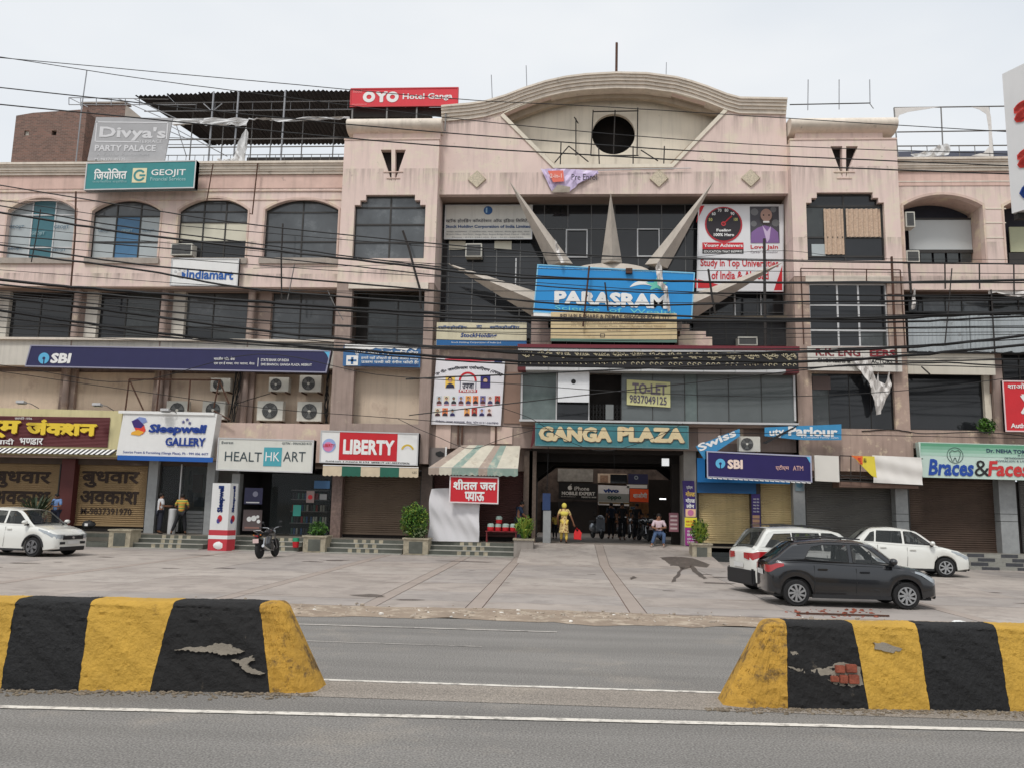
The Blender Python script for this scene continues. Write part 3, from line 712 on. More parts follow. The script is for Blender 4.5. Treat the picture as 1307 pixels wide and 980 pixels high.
hR, oR2, oR3, _ = tower(XT2, XT3, (1030, 246, 1130, 333), (1034, 361, 1134, 442), (1037, 476, 1142, 546), (1060, 1095, 187, 227), 'r')
window(hL, YT+.2, (.5,), (.27, .55, .82), alu_dk, lambda i, j: glass_up, .07)
curtain = mat('patterned_beige_curtain', (196, 172, 150), .8, .25, 14, stain=(150, 96, 84), stain_amt=.6, stain_scale=16, thr=.58)
window(hR, YT+.2, (.5, ), (.08, .36, .82), alu_dk, lambda i, j: glass_dk if j != 2 else glass_md, .07)
# curtains behind the right tower window
def drape(l, t, r, b, Y, m, name='curtain', folds=9):
    x0, x1, z0, z1 = R(l, t, r, b, Y); n = folds*6; mb = MB(); vs = []
    for i in range(n+1):
        u = i/n; y = Y-.0-.035*math.sin(u*folds*2*math.pi)
        vs += [(x0+(x1-x0)*u, y, z0), (x0+(x1-x0)*u, y, z1)]
    return mb.add(vs, [(2*i, 2*i+2, 2*i+3, 2*i+1) for i in range(n)]).build(name, m, B, smooth=True)
drape(1052, 267, 1077, 325, YT+.17, curtain, folds=4); drape(1080, 267, 1124, 303, YT+.17, curtain, folds=7)
rbox('card', 1036, 312, 1054, 327, YT+.19, .02, white_film, B)
# second-floor glazing in the towers
def opening(o, Y, cols, rows, fr, pn, bar=.05, back=True, inset=0):
    x0, x1, z0, z1 = o; lp = [(x0+inset, z0), (x1-.002, z0), (x1-.002, z1), (x0+inset, z1)]
    w = window(lp, Y, cols, rows, fr, pn, bar)
    return w
opening(oL2, .45, (.5,), (.3,), alu_dk, lambda i, j: glass_md, .06, inset=.45)
box('wall', oL2[0]-.02, .4, oL2[2], oL2[0]+.449, .5, oL2[3], dark_in, B)
opening(oR2, YT+.14, (.37, .64), (.26, .66), alu_lt, lambda i, j: glass_dk if not (i == 2 and j == 0) else glass_md, .07)
for px in (1063, 1105):
    x = X(px, 400, YT); box('inner_mullion', x-.03, YT+.3, oR2[2], x+.03, YT+.34, oR2[3], black_m, B)
# first-floor: left is a plain plastered recess, right is smoky glass
box('wall', oL3[0]-.1, .0, oL3[2]-.1, oL3[1]+.1, .12, oL3[3]+.1, beige_wall, B)
opening(oR3, YT+.18, (.22, .47, .73), (), alu_dk, lambda i, j: glass_dk if i else glass_md, .02)
rbox('brown_card', 1037, 480, 1060, 497, YT+.165, .01, m_rgb(88, 72, 68), B)
# ---- central gable
YC = -.1; xc0, xc1 = XT1, XT2
zb = Z(248, YC, 785)
top = [P_(*p, YC) for p in ((569, 139), (600, 136), (620, 133), (645.5, 125.5), (670, 116), (696.5, 107.6), (722, 102), (747.5, 98.7), (785.8, 96.6), (824, 97.4), (862, 102.5), (881, 107.5), (900.6, 114), (926, 124), (943, 128.5), (975, 129), (1007, 129.5))]
top[0] = (xc0, top[0][1]); top[-1] = (xc1, top[-1][1])
inner = [P_(*p, YC) for p in ((708, 211), (643, 146), (663, 137), (684, 129), (710, 121), (735, 115), (760, 113), (786, 112.5), (812, 112.8), (837, 114.5), (856, 118.5), (875, 124), (900, 131), (926, 138), (857, 210))]
cx = (inner[1][0]+inner[13][0])/2
MB().plate([[(xc0, zb), (xc1, zb)]+[(x, z-.30) for x, z in reversed(top)], inner], YC, YC+.3).build('wall', pink, B)
# moulded cornice that follows the gable: four stepped rolls
def strip_along(pts, off0, off1, y0, y1, m, name, thick=None):
    n = len(pts); a = [(x, z+off0) for x, z in pts]; b = [(x, z+off1) for x, z in pts]
    return MB().plate([a+list(reversed(b))], y0, y1).build(name, m, B)
for k, (a, b, pr) in enumerate(((-.62, -.46, .08), (-.458, -.33, .15), (-.328, -.2, .22), (-.198, -.09, .28), (-.088, 0, .34))):
    strip_along(top, a, b, YC-pr, YC+.5, cream, 'gable_cornice')
# rim and inside of the eye-shaped recess
def offset_in(lp, d):
    c = (sum(p[0] for p in lp)/len(lp), sum(p[1] for p in lp)/len(lp)); out = []
    for i, p in enumerate(lp):
        a, b = Vector(lp[i-1]), Vector(lp[(i+1) % len(lp)]); t = (b-a).normalized(); nrm = Vector((-t.y, t.x)); pc = Vector(c)-Vector(p)
        if nrm.dot(pc) > 0: nrm = -nrm
        out.append((p[0]+nrm.x*d, p[1]+nrm.y*d))
    return out
MB().plate([offset_in(inner, .17), inner], YC-.06, YC-.001).build('recess_rim', cream_wall, B)
MB().plate([[(4.2+(p[0]-4.2)*1.05, 17.6+(p[1]-17.6)*1.05) for p in inner], inner], YC+.301, .849).build('recess_reveal', mat('dim_cream_reveal', (170, 156, 138), .9, .12, 2, streak=.3), B)
MB().plate([[(4.2+(p[0]-4.2)*1.03, 17.6+(p[1]-17.6)*1.03) for p in inner], [(4.2+(p[0]-4.2)*.95, 17.6+(p[1]-17.6)*.90) for p in inner]], .35, .6).build('recess_step', mat('dim_cream_reveal', (170, 156, 138)), B)
c0 = at(783, 171.5, .85); rr_ = (at(810.5, 171, .85).x-at(755.5, 171, .85).x)/2
circ = [(c0.x+rr_*math.cos(2*math.pi*i/40), c0.z+rr_*math.sin(2*math.pi*i/40)) for i in range(40)]
_c = (sum(p[0] for p in inner)/len(inner), sum(p[1] for p in inner)/len(inner))
sc_lp = lambda k: [(_c[0]+(p[0]-_c[0])*k, _c[1]+(p[1]-_c[1])*k) for p in inner]
MB().plate([sc_lp(1.045), circ], .85, 1.05).build('wall', cream_wall, B)
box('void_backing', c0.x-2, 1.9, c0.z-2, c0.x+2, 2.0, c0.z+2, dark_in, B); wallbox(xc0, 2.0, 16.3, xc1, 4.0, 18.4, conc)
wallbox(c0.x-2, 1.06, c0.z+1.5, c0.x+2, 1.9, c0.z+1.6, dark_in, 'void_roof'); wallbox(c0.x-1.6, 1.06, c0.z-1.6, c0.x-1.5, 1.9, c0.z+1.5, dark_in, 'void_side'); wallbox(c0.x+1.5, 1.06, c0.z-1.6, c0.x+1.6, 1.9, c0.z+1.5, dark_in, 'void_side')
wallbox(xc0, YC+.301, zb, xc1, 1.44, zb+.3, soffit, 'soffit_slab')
wallbox(xc0+.01, .31, zb+.31, xc1-.01, .5, 16.5, pink)
# gable back so that it reads solid from the side
MB().plate([[(xc0, 16.3)]+[(xc1, 16.3)]+[(x, z-.4) for x, z in reversed(top)]], 1.3 if False else 4.0, 4.3).build('wall', pink, B)
# old rods and brackets standing in the recess
mb = MB()
def rodpx(mb, pts, Y, r=.02): mb.tube([at(p[0], p[1], Y) for p in pts], r, 5)
for pts in (((757, 141), (754, 199)), ((814, 138), (813, 199)), ((757, 143), (815, 142)), ((754, 199), (815, 199)), ((785, 141), (783, 197)), ((735, 152), (735, 199)), ((716, 182), (715, 214)), ((764, 188), (765, 214)), ((808, 187), (808, 215)), ((848, 187), (847, 214)), ((708, 208), (726, 187)), ((726, 187), (751, 207)), ((818, 192), (840, 206)), ((733, 150), (738, 158))):
    rodpx(mb, pts, .55 if pts[0][1] < 180 else -.05, .028)
tag(mb.build('iron_bracing', iron_dk), 'rusty iron rods standing in front of the round opening of the gable', 'ironwork')
# diamond plaques
for i, (px, py) in enumerate(((609, 229.5), (841, 228.5), (958, 228))):
    q = at(px, py, YC); s = .38
    o = MB().plate([[(q.x-s, q.z), (q.x, q.z-s*.95), (q.x+s, q.z), (q.x, q.z+s*.95)]], YC-.07, YC-.002).build('diamond_plaque', mat('mosaic_plaque', (198, 186, 164), .7, .3, 20), B, bevel=.02)
# ---- curtain glazing of the centre
YG = 1.1; gx0, gx1 = XT1, XT2; gz0, gz1 = Z(441, YG, 785), zb
gcols = [X(573.5+30.15*k, 330, YG) for k in range(0, 15)]; gcols = [g for g in gcols if gx0+.1 < g < gx1-.1]
grows = [Z(v, YG, 785) for v in (427, 398, 362, 328, 292.5)]
lp = [(gx0, gz0), (gx1, gz0), (gx1, gz1), (gx0, gz1)]
pane_kinds = [glass_dk, mat('dark_window_glass_b', (40, 42, 45), .07, .2, .5, spec=.5), mat('dark_window_glass_c', (30, 32, 34), .06, .2, .5, spec=.5)]
window(lp, YG, [(g-gx0)/(gx1-gx0) for g in gcols], [(g-gz0)/(gz1-gz0) for g in grows], mat('thin_grey_mullion', (104, 104, 104), .5), lambda i, j: rnd.choice(pane_kinds), .035)
for (l, t, r, b) in ((722, 293, 750, 329), (813, 292, 842, 328)):
    x0, x1, z0, z1 = R(l, t, r, b, YG-.05); MB().plate([[(x0, z0), (x1, z0), (x1, z1), (x0, z1)], [(x0+.05, z0+.05), (x1-.05, z0+.05), (x1-.05, z1-.05), (x0+.05, z1-.05)]], YG-.05, YG-.01).build('opening_light_frame', alu_lt, B)
for (l, t, r, b) in ((573, 308, 594, 319), (631, 308, 653, 319)): rbox('paper_sheet', l, t, r, b, YG-.03, .01, cream_card, B)
for (l, t, r, b) in ((937.5, 374, 939, 405), (970.5, 374, 972, 405), (657.5, 330, 659, 372)): rbox('bright_mullion', l, t, r, b, YG-.05, .04, alu_lt, B)
rbox('ledge', 882, 403, 1009, 409, .6, .5, mat('grimy_ledge', (110, 100, 86), .9, .2, 3), B)
rbox('wall', 885, 409, 1003, 441, .85, .1, mat('dark_cladding', (46, 46, 48), .5, .2), B)
for px in (905, 926, 953, 984): rbox('cladding_joint', px, 410, px+2, 440, .83, .02, alu_dk, B)
# stepped pink blocks beside the big blue sign
rbox('stepped_block', 678, 402, 704, 441, -.5, 1.2, taupe, B); rbox('stepped_block', 866, 430, 909, 441, -.5, 1.3, pink_old, B); rbox('stepped_block', 868, 423, 901, 429.9, -.5, 1.3, pink_old, B); rbox('stepped_block', 850, 414, 880, 422.9, -.4, 1.2, pink_old, B)
# ---- bay of the first floor behind the marquee
YB = -.9
zb0, zb1 = Z(537.5, YB, 840), Z(476, YB, 840); bx0, bx1 = X(665, 506, YB), X(1016, 506, YB)
lp = [(bx0, zb0), (bx1, zb0), (bx1, zb1), (bx0, zb1)]
cl = [X(p, 506, YB) for p in (710.5, 752, 793, 833, 874, 890, 930, 972)]
bayg = mat('bay_glass', (92, 98, 98), .07, .2, .5, spec=.6)
window(lp, YB, [(g-bx0)/(bx1-bx0) for g in cl], (), alu_dk, lambda i, j: None if i == 2 else (mat('bay_glass_green', (104, 116, 114), .08, .25, 1.5) if i in (0, 5) else (glass_dk if i == 1 else bayg)), .02)
for (l, r) in ((664.5, 667), (709.5, 711), (751, 752.5), (1013, 1015.5)): rbox('white_mullion', l, 476, r, 537, YB-.03, .1, alu_lt, B)
box('ledge', bx0-.05, YB-.12, zb0-.08, bx1+.05, YB+.1, zb0, alu_lt, B)
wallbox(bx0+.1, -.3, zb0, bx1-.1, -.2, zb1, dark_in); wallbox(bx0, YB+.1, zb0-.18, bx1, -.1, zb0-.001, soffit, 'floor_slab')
box('bay_side', bx0, YB+.08, zb0, bx0+.06, -.1, zb1, glass_md, B); box('bay_side', bx1-.06, YB+.08, zb0, bx1, -.1, zb1, glass_md, B)
# lattice railing seen in the open bay
mb = MB(); x0, x1, z0, z1 = R(753, 516, 792, 535, YB+.05)
n = 9
for i in range(n+1):
    x = x0+(x1-x0)*i/n; mb.box(x-.012, YB+.05, z0, x+.012, YB+.08, z1)
    if i < n and not 5 <= i < 7:
        for j in range(3):
            za = z0+(z1-z0)*j/3; zb_ = z0+(z1-z0)*(j+1)/3; x2 = x+(x1-x0)/n
            mb.tube([(x, YB+.06, za), ((x+x2)/2, YB+.06, (za+zb_)/2), (x2, YB+.06, zb_)], .012, 4); mb.tube([(x2, YB+.06, za), (x, YB+.06, zb_)], .012, 4)
mb.build('lattice_railing', black_m, B)
rbox('grey_panel', 773, 516, 783, 535, YB+.03, .02, m_rgb(120, 124, 124), B)
# walls either side of and below the bay
wallbox(xc0-.02, -.16, Z(572, -.16, 600), bx0-.002, .9, Z(441, -.16, 600), taupe)
wallbox(xc0-.02, -.16, Z(441, -.16, 600), X(672, 441), .9, Z(436, -.16, 600), cream, 'ledge')
rbox('recess_shadow_panel', 643.5, 475, 664, 540, -.2, .03, mat('brown_recess_shade', (150, 124, 110), .9, .15, 1), B)  # flat panel; the shade of a recess is put into its brown
wallbox(bx0, -.2, 4.28, XT2+.02, .9, zb0-.19, taupe)
for px, w in ((600, 3),): rbox('pilaster', 556, 541, 575, 572, -.24, .06, pink_old, B)
for k, px in enumerate((600, 640, 905, 935, 968, 1000)):
    if px in (640, 905, 935): rbox('plaster_panel', px-14, 544, px+14, 566, -.23, .02, pink_old, B)
# under right tower first floor, taupe band continues down to the shop fascia
wallbox(XT2, -.5, 3.56, XT3+.1, .9, oR3[2]-.05, brownp)
# ---- right wing
XR = 31.0
ar = arch_loop(1155, 1257, 249, 263, 336); ar2 = arch_loop(1284, 1390, 250, 264, 337)
ar3 = [(p[0]+(ar2[0][0]-ar[0][0]), p[1]) for p in ar2]
MB().plate([[(XT3, ZS), (XR, ZS), (XR, ZC), (XT3, ZC)], ar, ar2, ar3], 0, .3).build('wall', pink, B); cornice(XT3, XR)
for A in (ar, ar2, ar3):
    x0 = min(p[0] for p in A); x1 = max(p[0] for p in A); c_ = (x0+x1)/2; zz = min(p[1] for p in A)
    O = [(c_+(p[0]-c_)*1.045, zz+(p[1]-zz)*1.035) for p in A]; O[0] = (O[0][0], zz+.002); O[1] = (O[1][0], zz+.002)
    MB().plate([O, [(c_+(p[0]-c_)*.998, zz+(p[1]-zz)*.998+.006) for p in A]], -.035, -.002).build('arch_moulding', pink_old, B)
    # deep reveal
    n = len(A); vs = [(p[0], .3, p[1]) for p in A]+[(p[0], 1.3, p[1]) for p in A]
    MB().add(vs, [(i, i+n, (i+1) % n+n, (i+1) % n) for i in range(n)]).build('arch_reveal', pink_old, B)
    box('wall', x0-.02, 1.25, zz, x1+.02, 1.44, zz+3.2, mat('blue_black_wall', (44, 46, 56), .8, .1), B)
z_ = Z(279, 1.0, 1200)
rbox('white_screen', 1160, 281, 1240, 320, 1.0, .05, mat('frosted_white_panel', (190, 194, 194), .5, .04, 1), B)
rbox('frame', 1158, 278.5, 1243, 281, .98, .1, alu_dk, B)
for k in range(4): rbox('window_light', 1175+17*k, 321, 1189+17*k, 335, 1.0, .03, glass_md, B)
rbox('frame', 1158, 319, 1243, 323, .97, .06, alu_dk, B); rbox('white_screen', 1289, 290, 1310, 322, 1.0, .05, mat('pale_green_panel', (176, 180, 150), .5, .05), B)
rbox('frame', 1288, 323, 1330, 337, .97, .06, alu_dk, B)
for py, h, d in ((233, .05, .04),): z = Z(py, 0, 1220); box('string_course', XT3, -d, z, XR, .02, z+h, cream, B)
box('plaster_band', XT3, -.025, ZC-.62, XR, .01, ZC-.03, pink_band, B)
for cxp in (1270,):
    for py in (266, 284, 303):
        rbox('pilaster_groove', 1258, py, 1284, py+1.2, -.02, .02, cream_wall, B)
rbox('corner_band', 1146.5, 262, 1155, 336, -.02, .02, pink_old, B)
wallbox(XT3, .301, 16.0, XR, 1.449, 16.3, conc, 'roof_slab'); wallbox(XT3, .301, ZS, XR, 1.449, ZS+.3, soffit, 'floor_slab')
# recessed storey of the right wing
zz0 = Z(400, .8, 1230)
lp = [(X(1159, 385, .8), zz0), (X(1263, 385, .8), zz0), (X(1263, 385, .8), ZS), (X(1159, 385, .8), ZS)]
window(lp, .8, (.18, .46, .66), (), alu_dk, lambda i, j: glass_up if i else glass_dk, .04)
lp = [(lp[1][0]+.05, zz0), (XR, zz0), (XR, ZS), (lp[1][0]+.05, ZS)]
window(lp, .8, (.1, .2, .35, .6, .8), (), alu_dk, lambda i, j: rnd.choice((glass_up, glass_dk, glass_md)), .05)
wallbox(XT3, 1.0, 4.0, XR, 1.2, ZS-.01, dark_in)
rbox('wall', 1146.5, 370, 1156, 545, .1, .4, taupe, B)
# wide dark display window of the first floor, with pilasters to its right
x0, x1 = X(1159, 515, .5), X(1257, 515, .5); lp = [(x0, Z(549, .5, 1210)), (x1, Z(549, .5, 1210)), (x1, Z(478, .5, 1210)), (x0, Z(478, .5, 1210))]
window(lp, .5, (), (), alu_dk, lambda i, j: glass_dk, .04)
rbox('column', 1257, 478, 1265, 550, .35, .3, cream_wall, B); rbox('column', 1268, 450, 1281, 550, .2, .4, taupe, B)
x0 = X(1283, 515, .5); lp = [(x0, 5.0), (XR, 5.0), (XR, Z(452, .5, 1300)), (x0, Z(452, .5, 1300))]
window(lp, .5, (.06, .12, .3, .5, .7), (.35, .5, .65), alu_dk, lambda i, j: glass_dk, .05)
wallbox(XT3+.1, .1, 4.3, XR, .9, Z(549.5, .5, 1210)-.02, brownp, 'ledge')
wallbox(XT3+.1, -.35, 4.52, XR, .1, 4.72, mat('thin_grey_slab', (150, 140, 130), .9, .12, 2), 'canopy_slab')
wallbox(XT3+.1, .2, 3.5, XR, .9, 4.3, mat('dark_green_fascia', (30, 62, 50), .7, .15))
# ---- ground floor: shop fronts. floor slab, pillars, shutters
FZ = .5; YSH = .35
def shutter(l, r, t, b, m, name='roller_shutter', Y=YSH):
    x0, x1 = X(l, (t+b)/2, Y), X(r, (t+b)/2, Y); z0, z1 = max(FZ, Z(b, Y, (l+r)/2)), Z(t, Y, (l+r)/2)
    n = int((z1-z0)/.085); vs = []; fs = []; k = 0; ys = []
    for i in range(n*4+1):
        z = z0+(z1-z0)*i/(n*4); q = (i % 4); y = Y+(-.022 if q in (1, 2) else .008); vs += [(x0, y, z), (x1, y, z)]
    m_ = len(vs)//2; fs = [(2*i, 2*i+1, 2*i+3, 2*i+2) for i in range(m_-1)]
    S = MB().add(vs, fs).build(name, m, B)
    box('bottom_rail', x0, Y-.05, z0, x1, Y-.024, z0+.09, m, S); box('guide_rail', x0-.05, Y-.05, z0, x0, Y+.03, z1, alu_dk, S); box('guide_rail', x1, Y-.05, z0, x1+.05, Y+.03, z1, alu_dk, S)
    return S
SH = {}
SH['a'] = shutter(-60, 74, 588, 670, shut_tan); SH['b'] = shutter(93, 187, 588, 671, shut_tan)
SH['c'] = shutter(437, 536, 606, 682, shut_br); SH['d'] = shutter(553, 668, 600, 684, shut_rd)
SH['e'] = shutter(892, 958, 626, 693, shut_cr); SH['f'] = shutter(971, 1012, 610, 695, shut_cr)
SH['g'] = shutter(1029, 1142, 612, 698, shut_gy); SH['h'] = shutter(1161, 1276, 606, 704, mat('rust_brown_shutter', (84, 68, 58), .6, .2, 1.5, metal=.1, streak=.3)); SH['i'] = shutter(1303, 1420, 606, 706, shut_gy)
painted = mat('dark_shutter_paint', (52, 40, 34), .8, .15)
def shutter_text(s, l, t, r, b, parent, bold=.035):
    return txt(s, l, t, r, b, YSH-.024, painted, parent, bold)
for (o_, dx) in ((SH['b'], 0), (SH['a'], -113)):
    shutter_text('बुधवार', 104+dx, 601, 178+dx, 622, o_); shutter_text('अवकाश', 102+dx, 626, 177+dx, 643, o_)
shutter_text('M-9837391970', 103, 648, 168, 656.5, SH['b'], .02)
def pillar(l, r, t, b, m, Y=-.02, name='pillar', d=.4):
    x0, x1 = X(l, (t+b)/2, Y), X(r, (t+b)/2, Y); return box(name, x0, Y, 0 if b > 700 and False else FZ-.02, x1, Y+d, Z(t, Y, (l+r)/2), m, B)
pillar(75, 92, 585, 680, mat('maroon_pillar', (86, 40, 38), .6, .1)); pillar(187, 199, 585, 680, granite); pillar(262, 272, 588, 680, granite); pillar(294, 304, 604, 680, granite)
pillar(423, 436, 595, 680, mat('patterned_wall_tile', (120, 100, 92), .5, .35, 10)); pillar(537, 551, 595, 684, mat('brown_wall_tile', (88, 74, 66), .5, .2, 8)); pillar(668, 684, 575, 690, mat('grimy_tile_pillar', (96, 82, 72), .6, .3, 8))
pillar(873, 889, 575, 697, mat('white_grey_pillar', (158, 154, 148), .7, .15, 2), d=1.2); pillar(959, 971, 600, 695, mat('dark_pillar', (64, 58, 56), .6)); pillar(1013, 1028, 608, 697, granite)
for (l, r, b) in ((1144, 1160, 702), (1277, 1299, 712)):
    for (ta, tb) in ((600, 655), (655.6, 664.5), (665.1, b)):
        x0, x1 = X(l, 660, -.1), X(r, 660, -.1); z1 = Z(ta, -.1, l); z0 = Z(tb, -.1, l); box('pillar_cladding', x0, -.1, max(FZ-.45, z0), x1, .35, z1, granite, B, bevel=.004)
# fascia band over the shops and back walls of the units
wallbox(XL, .2, 3.3, XT1+.3, .349, 4.3, mat('brown_fascia', (84, 72, 64), .8, .2)); wallbox(xc0+.3, .2, 3.35, .78, .349, 4.3, taupe)
wallbox(7.62, .2, 3.3, XT3+.1, .349, 4.3, taupe)
floorm = mat('shop_floor_stone', (120, 114, 104), .6, .15, 2)
struct(box('shop_floor', XL, -1.0, -.05, .9, 11, FZ, floorm)); struct(box('shop_floor', 7.6, -1.0, -.05, 14.8, 11, FZ, floorm)); struct(box('shop_floor', 14.8, -.9, -.05, XR, 11, FZ, floorm))
wallbox(XL, .37, FZ, -13.9, .5, 3.3, dark_in); wallbox(-6.9, .37, FZ, .78, .5, 3.3, dark_in); wallbox(7.62, .37, FZ, XR, .5, 3.3, dark_in)
# ---- glazed shops: mattress shop and nutrition shop (open interiors with depth)
def shop_interior(l, r, depth, wallm, backm):
    x0, x1 = X(l, 640, .3), X(r, 640, .3)
    wallbox(x0, .36+depth, FZ, x1, .5+depth, 3.6, backm); wallbox(x0-.08, .36, FZ, x0, .5+depth, 3.6, wallm); wallbox(x1, .36, FZ, x1+.08, .5+depth, 3.6, wallm)
    box('ceiling', x0, .36, 3.4, x1, .5+depth, 3.55, wallm, B); return x0, x1
sx0, sx1 = shop_interior(199, 262, 3.0, mat('shop_wall_pale', (190, 190, 184), .7), mat('shop_wall_grey', (176, 178, 172), .7, .3, 1.5))
hx0, hx1 = shop_interior(304, 423, 2.5, mat('shop_wall_dark', (60, 58, 58), .7), mat('shop_wall_dark2', (48, 48, 50), .7, .3, 2))
clear = mat('clear_shop_glass', (60, 66, 66), .03, 0, spec=.6, alpha=.16)
rbox('shop_glass', 203, 593, 262, 678, .2, .012, clear, B); rbox('shop_glass', 345, 604, 422, 682, .2, .012, clear, B)
rbox('door_frame', 199.5, 592, 203, 678, .15, .08, alu_dk, B); rbox('door_frame', 228, 592, 229.5, 678, .18, .06, alu_lt, B)
# ---- entrance passage
PX0, PX1 = .92, 7.55
pwall = mat('dark_passage_wall', (44, 39, 36), .85, .25, 1.5); pfloor = mat('passage_floor', (140, 130, 120), .7, .15, 1.5, bump=.1)  # passage walls, ceiling and beams have near-black base colours
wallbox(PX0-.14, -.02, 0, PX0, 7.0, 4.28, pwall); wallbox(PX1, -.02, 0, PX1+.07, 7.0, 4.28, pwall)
box('ceiling', PX0, .0, 4.15, PX1, 7.0, 4.29, mat('dark_ceiling', (40, 36, 34), .9, .2), B)
for k in range(3): box('ceiling_beam', PX0, 1.2+2.6*k, 3.82, PX1, 1.5+2.6*k, 4.149, mat('dark_beam', (34, 31, 30), .9, .2), B)
for s, x in ((1, PX0), (-1, PX1)):
    for y in (3.0, 6.4): MB().plate([[(x, 3.1), (x, 3.82), (x+s*.9, 3.82)]], y, y+.3).build('haunch', mat('dark_beam', (34, 31, 30)), B)
struct(box('passage_floor', PX0-.14, -.4, -.05, PX1+.07, 16, FZ-.012, pfloor))
# sloping apron up to the passage
Q = [(PX0-.3, -5.2, .006), (PX1+.1, -5.2, .006), (PX1+.1, -.4, FZ-.012), (PX0-.3, -.4, FZ-.012)]
def apron(xa, xb, m):
    o = MB().quad((xa, -5.2, .008), (xb, -5.2, .008), (xb, -.4, FZ-.012), (xa, -.4, FZ-.012), .4).build('entrance_apron', m); return struct(o, 'concrete apron sloping up into the entrance')
apron(PX0-.3, 3.44, slab_m[0]); apron(3.455, 3.76, band_m); apron(3.775, PX1+.1, slab_m[1])
mbj = MB()
for y in (-1.6, -3.4):
    z = (FZ-.012)*(1-(y+.4)/-4.8)+.004; mbj.quad((PX0-.3, y-.008, z), (PX1+.1, y-.008, z), (PX1+.1, y+.008, z+.001), (PX0-.3, y+.008, z+.001))
struct(mbj.build('apron_joint', mat('slab_joint_dirt', (92, 80, 72))))
box('grey_block_pier', X(693, 670, -.1), -.1, FZ-.02, X(703, 670, -.1), .3, Z(651, -.1, 698), granite, B, bevel=.01)
box('grey_pier', X(873, 600, 1.2)-.5, 1.3, FZ-.02, X(873, 600, 1.2)-.1, 1.7, 4.14, pwall, B)
# ---- steps in front of the shops
def steps(l, r, n=3, checker=None, ys=(-1.0, -1.42, -1.84, -2.2)):
    x0, x1 = X(l, 690, -1.5), X(r, 690, -1.5)
    for k in range(n):
        z1 = FZ-.165*k-(.0 if k else .001); z0 = z1-.165
        y0 = ys[k+1]; st = box('step', x0, y0, 0, x1, ys[k]+.02 if k else ys[k], z0+.001 if False else z1-.165, tile_gr, B)
        box('step_nosing', x0, y0-.02, z1-.165, x1, ys[k], z1-.143, mat('pale_stone_nosing', (176, 174, 164), .5, .1), B) if k < n else None
        if checker:
            cx_ = x0+(x1-x0)*checker; w = .17
            for q in range(-3, 4):
                if (q+k) % 2 == 0: box('tile', cx_+q*w, y0-.006, max(.004, z1-.165-.15), cx_+q*w+w-.01, y0-.001, z1-.168, tile_cr, st)
    for q in range(-3, 4):
        if checker and q % 2: box('tile', x0+(x1-x0)*checker+q*.17, -1.006, FZ-.15, x0+(x1-x0)*checker+q*.17+.16, -1.001, FZ-.02, tile_cr, B)
    return x0, x1
steps(166, 264, 3, .5); steps(300, 385, 3, .55); steps(416, 516, 3, .48); steps(547, 657, 3, .5)
box('riser_cladding', XL, -1.003, FZ-.165, .75, -.999, FZ-.02, tile_gr, B)
# low wall with painted drums at the far left
box('low_wall', XL, -2.1, 0, X(137, 697, -2.1), -1.0, .18, tile_gr, B)
# right-hand steps in grey tiles, chequered with dark ones
tile_lt = mat('light_grey_floor_tile', (150, 148, 140), .45, .12, 4); tile_dk = mat('charcoal_floor_tile', (72, 72, 76), .45, .15, 4)
rs_y = (-.9, -1.45, -2.0, -2.55, -3.0); xr0, xr1 = 14.75, 24.0; w = .62
for k in range(4):
    z1 = FZ-.13*k; y0 = rs_y[k]
    if k: box('step', xr0, y0, 0, xr1, rs_y[k-1], z1, tile_lt, B)
    else: box('step', xr0, -.9, 0, xr1, -.3, z1+.002, tile_lt, B)
    for q in range(16):
        x = xr0+q*w+(.0 if k % 2 else .3)-.2*k
        if x+w > xr1: break
        box('tile', max(xr0, x)+.004, y0-.014, max(.003, z1-.128), x+w-.004, y0-.001, z1-.004, tile_dk if (q+k) % 2 == 0 else tile_lt, B)
# dark green painted steps below the cream shutters
for k in range(3): box('step', X(897, 700, -1.5), -1.0-.35*k, 0, 14.7, -.6-.35*k, FZ-.16*k-.01, mat('black_green_tile', (50, 54, 54), .4, .2, 3), B)
# courtyard and the shops behind the passage
YK = 14.2
C2 = thing('rear_shop_building', 'row of small shops seen through the passage behind the plaza', 'building', (4, YK, .5))
box('wall', -6, YK+.1, 0, 16, YK+4, 6.2, mat('rear_plaster', (92, 80, 74), .9, .5, 2.5, stain=(40, 36, 34), stain_amt=.8, stain_scale=2), C2)
for (l, t, r, b, m) in ((712, 598, 757, 614, mat('rear_grey_cladding', (150, 146, 140), .8, .3, 4)), (763, 604, 800, 616, mat('rear_pale_wall', (200, 180, 160), .8, .2)), (712, 640, 762, 682, mat('dark_rear_shutter', (58, 54, 54), .6, .1)), (765, 645, 800, 682, dark_in), (803, 641, 830, 682, mat('rear_shop_goods', (140, 100, 60), .7, .6, 4))):
    rbox('shop_front', l, t, r, b, YK, .08, m, C2)
rbox('window', 766, 606, 776, 615, YK-.02, .05, mat('rear_brick', (150, 120, 100), .8, .4, 12), C2); rbox('window', 779, 605, 800, 616, YK-.02, .05, glass_dk, C2)
rbox('step', 700, 681, 765, 687, YK-1.2, 1.25, conc, C2)
rq = random.Random(12)
for k in range(26):                       # goods and boxes crowded along the right of the courtyard
    px = rq.uniform(803, 862); py = rq.uniform(648, 682); w_ = rq.uniform(3, 7); h_ = rq.uniform(2.5, 6); Yg_ = YK-.4-rq.random()*1.2
    rbox('stock_box', px, py-h_, px+w_, py, Yg_, .35, m_rgb(*rq.choice(((150, 110, 70), (60, 60, 66), (120, 40, 40), (170, 160, 140), (50, 70, 90), (40, 36, 36)))), C2)
rbox('dark_shop_front', 828, 612, 880, 690, YK-1.9, .1, dark_in, C2); rbox('dark_shop_front', 690, 640, 712, 690, YK-.2, .1, dark_in, C2)
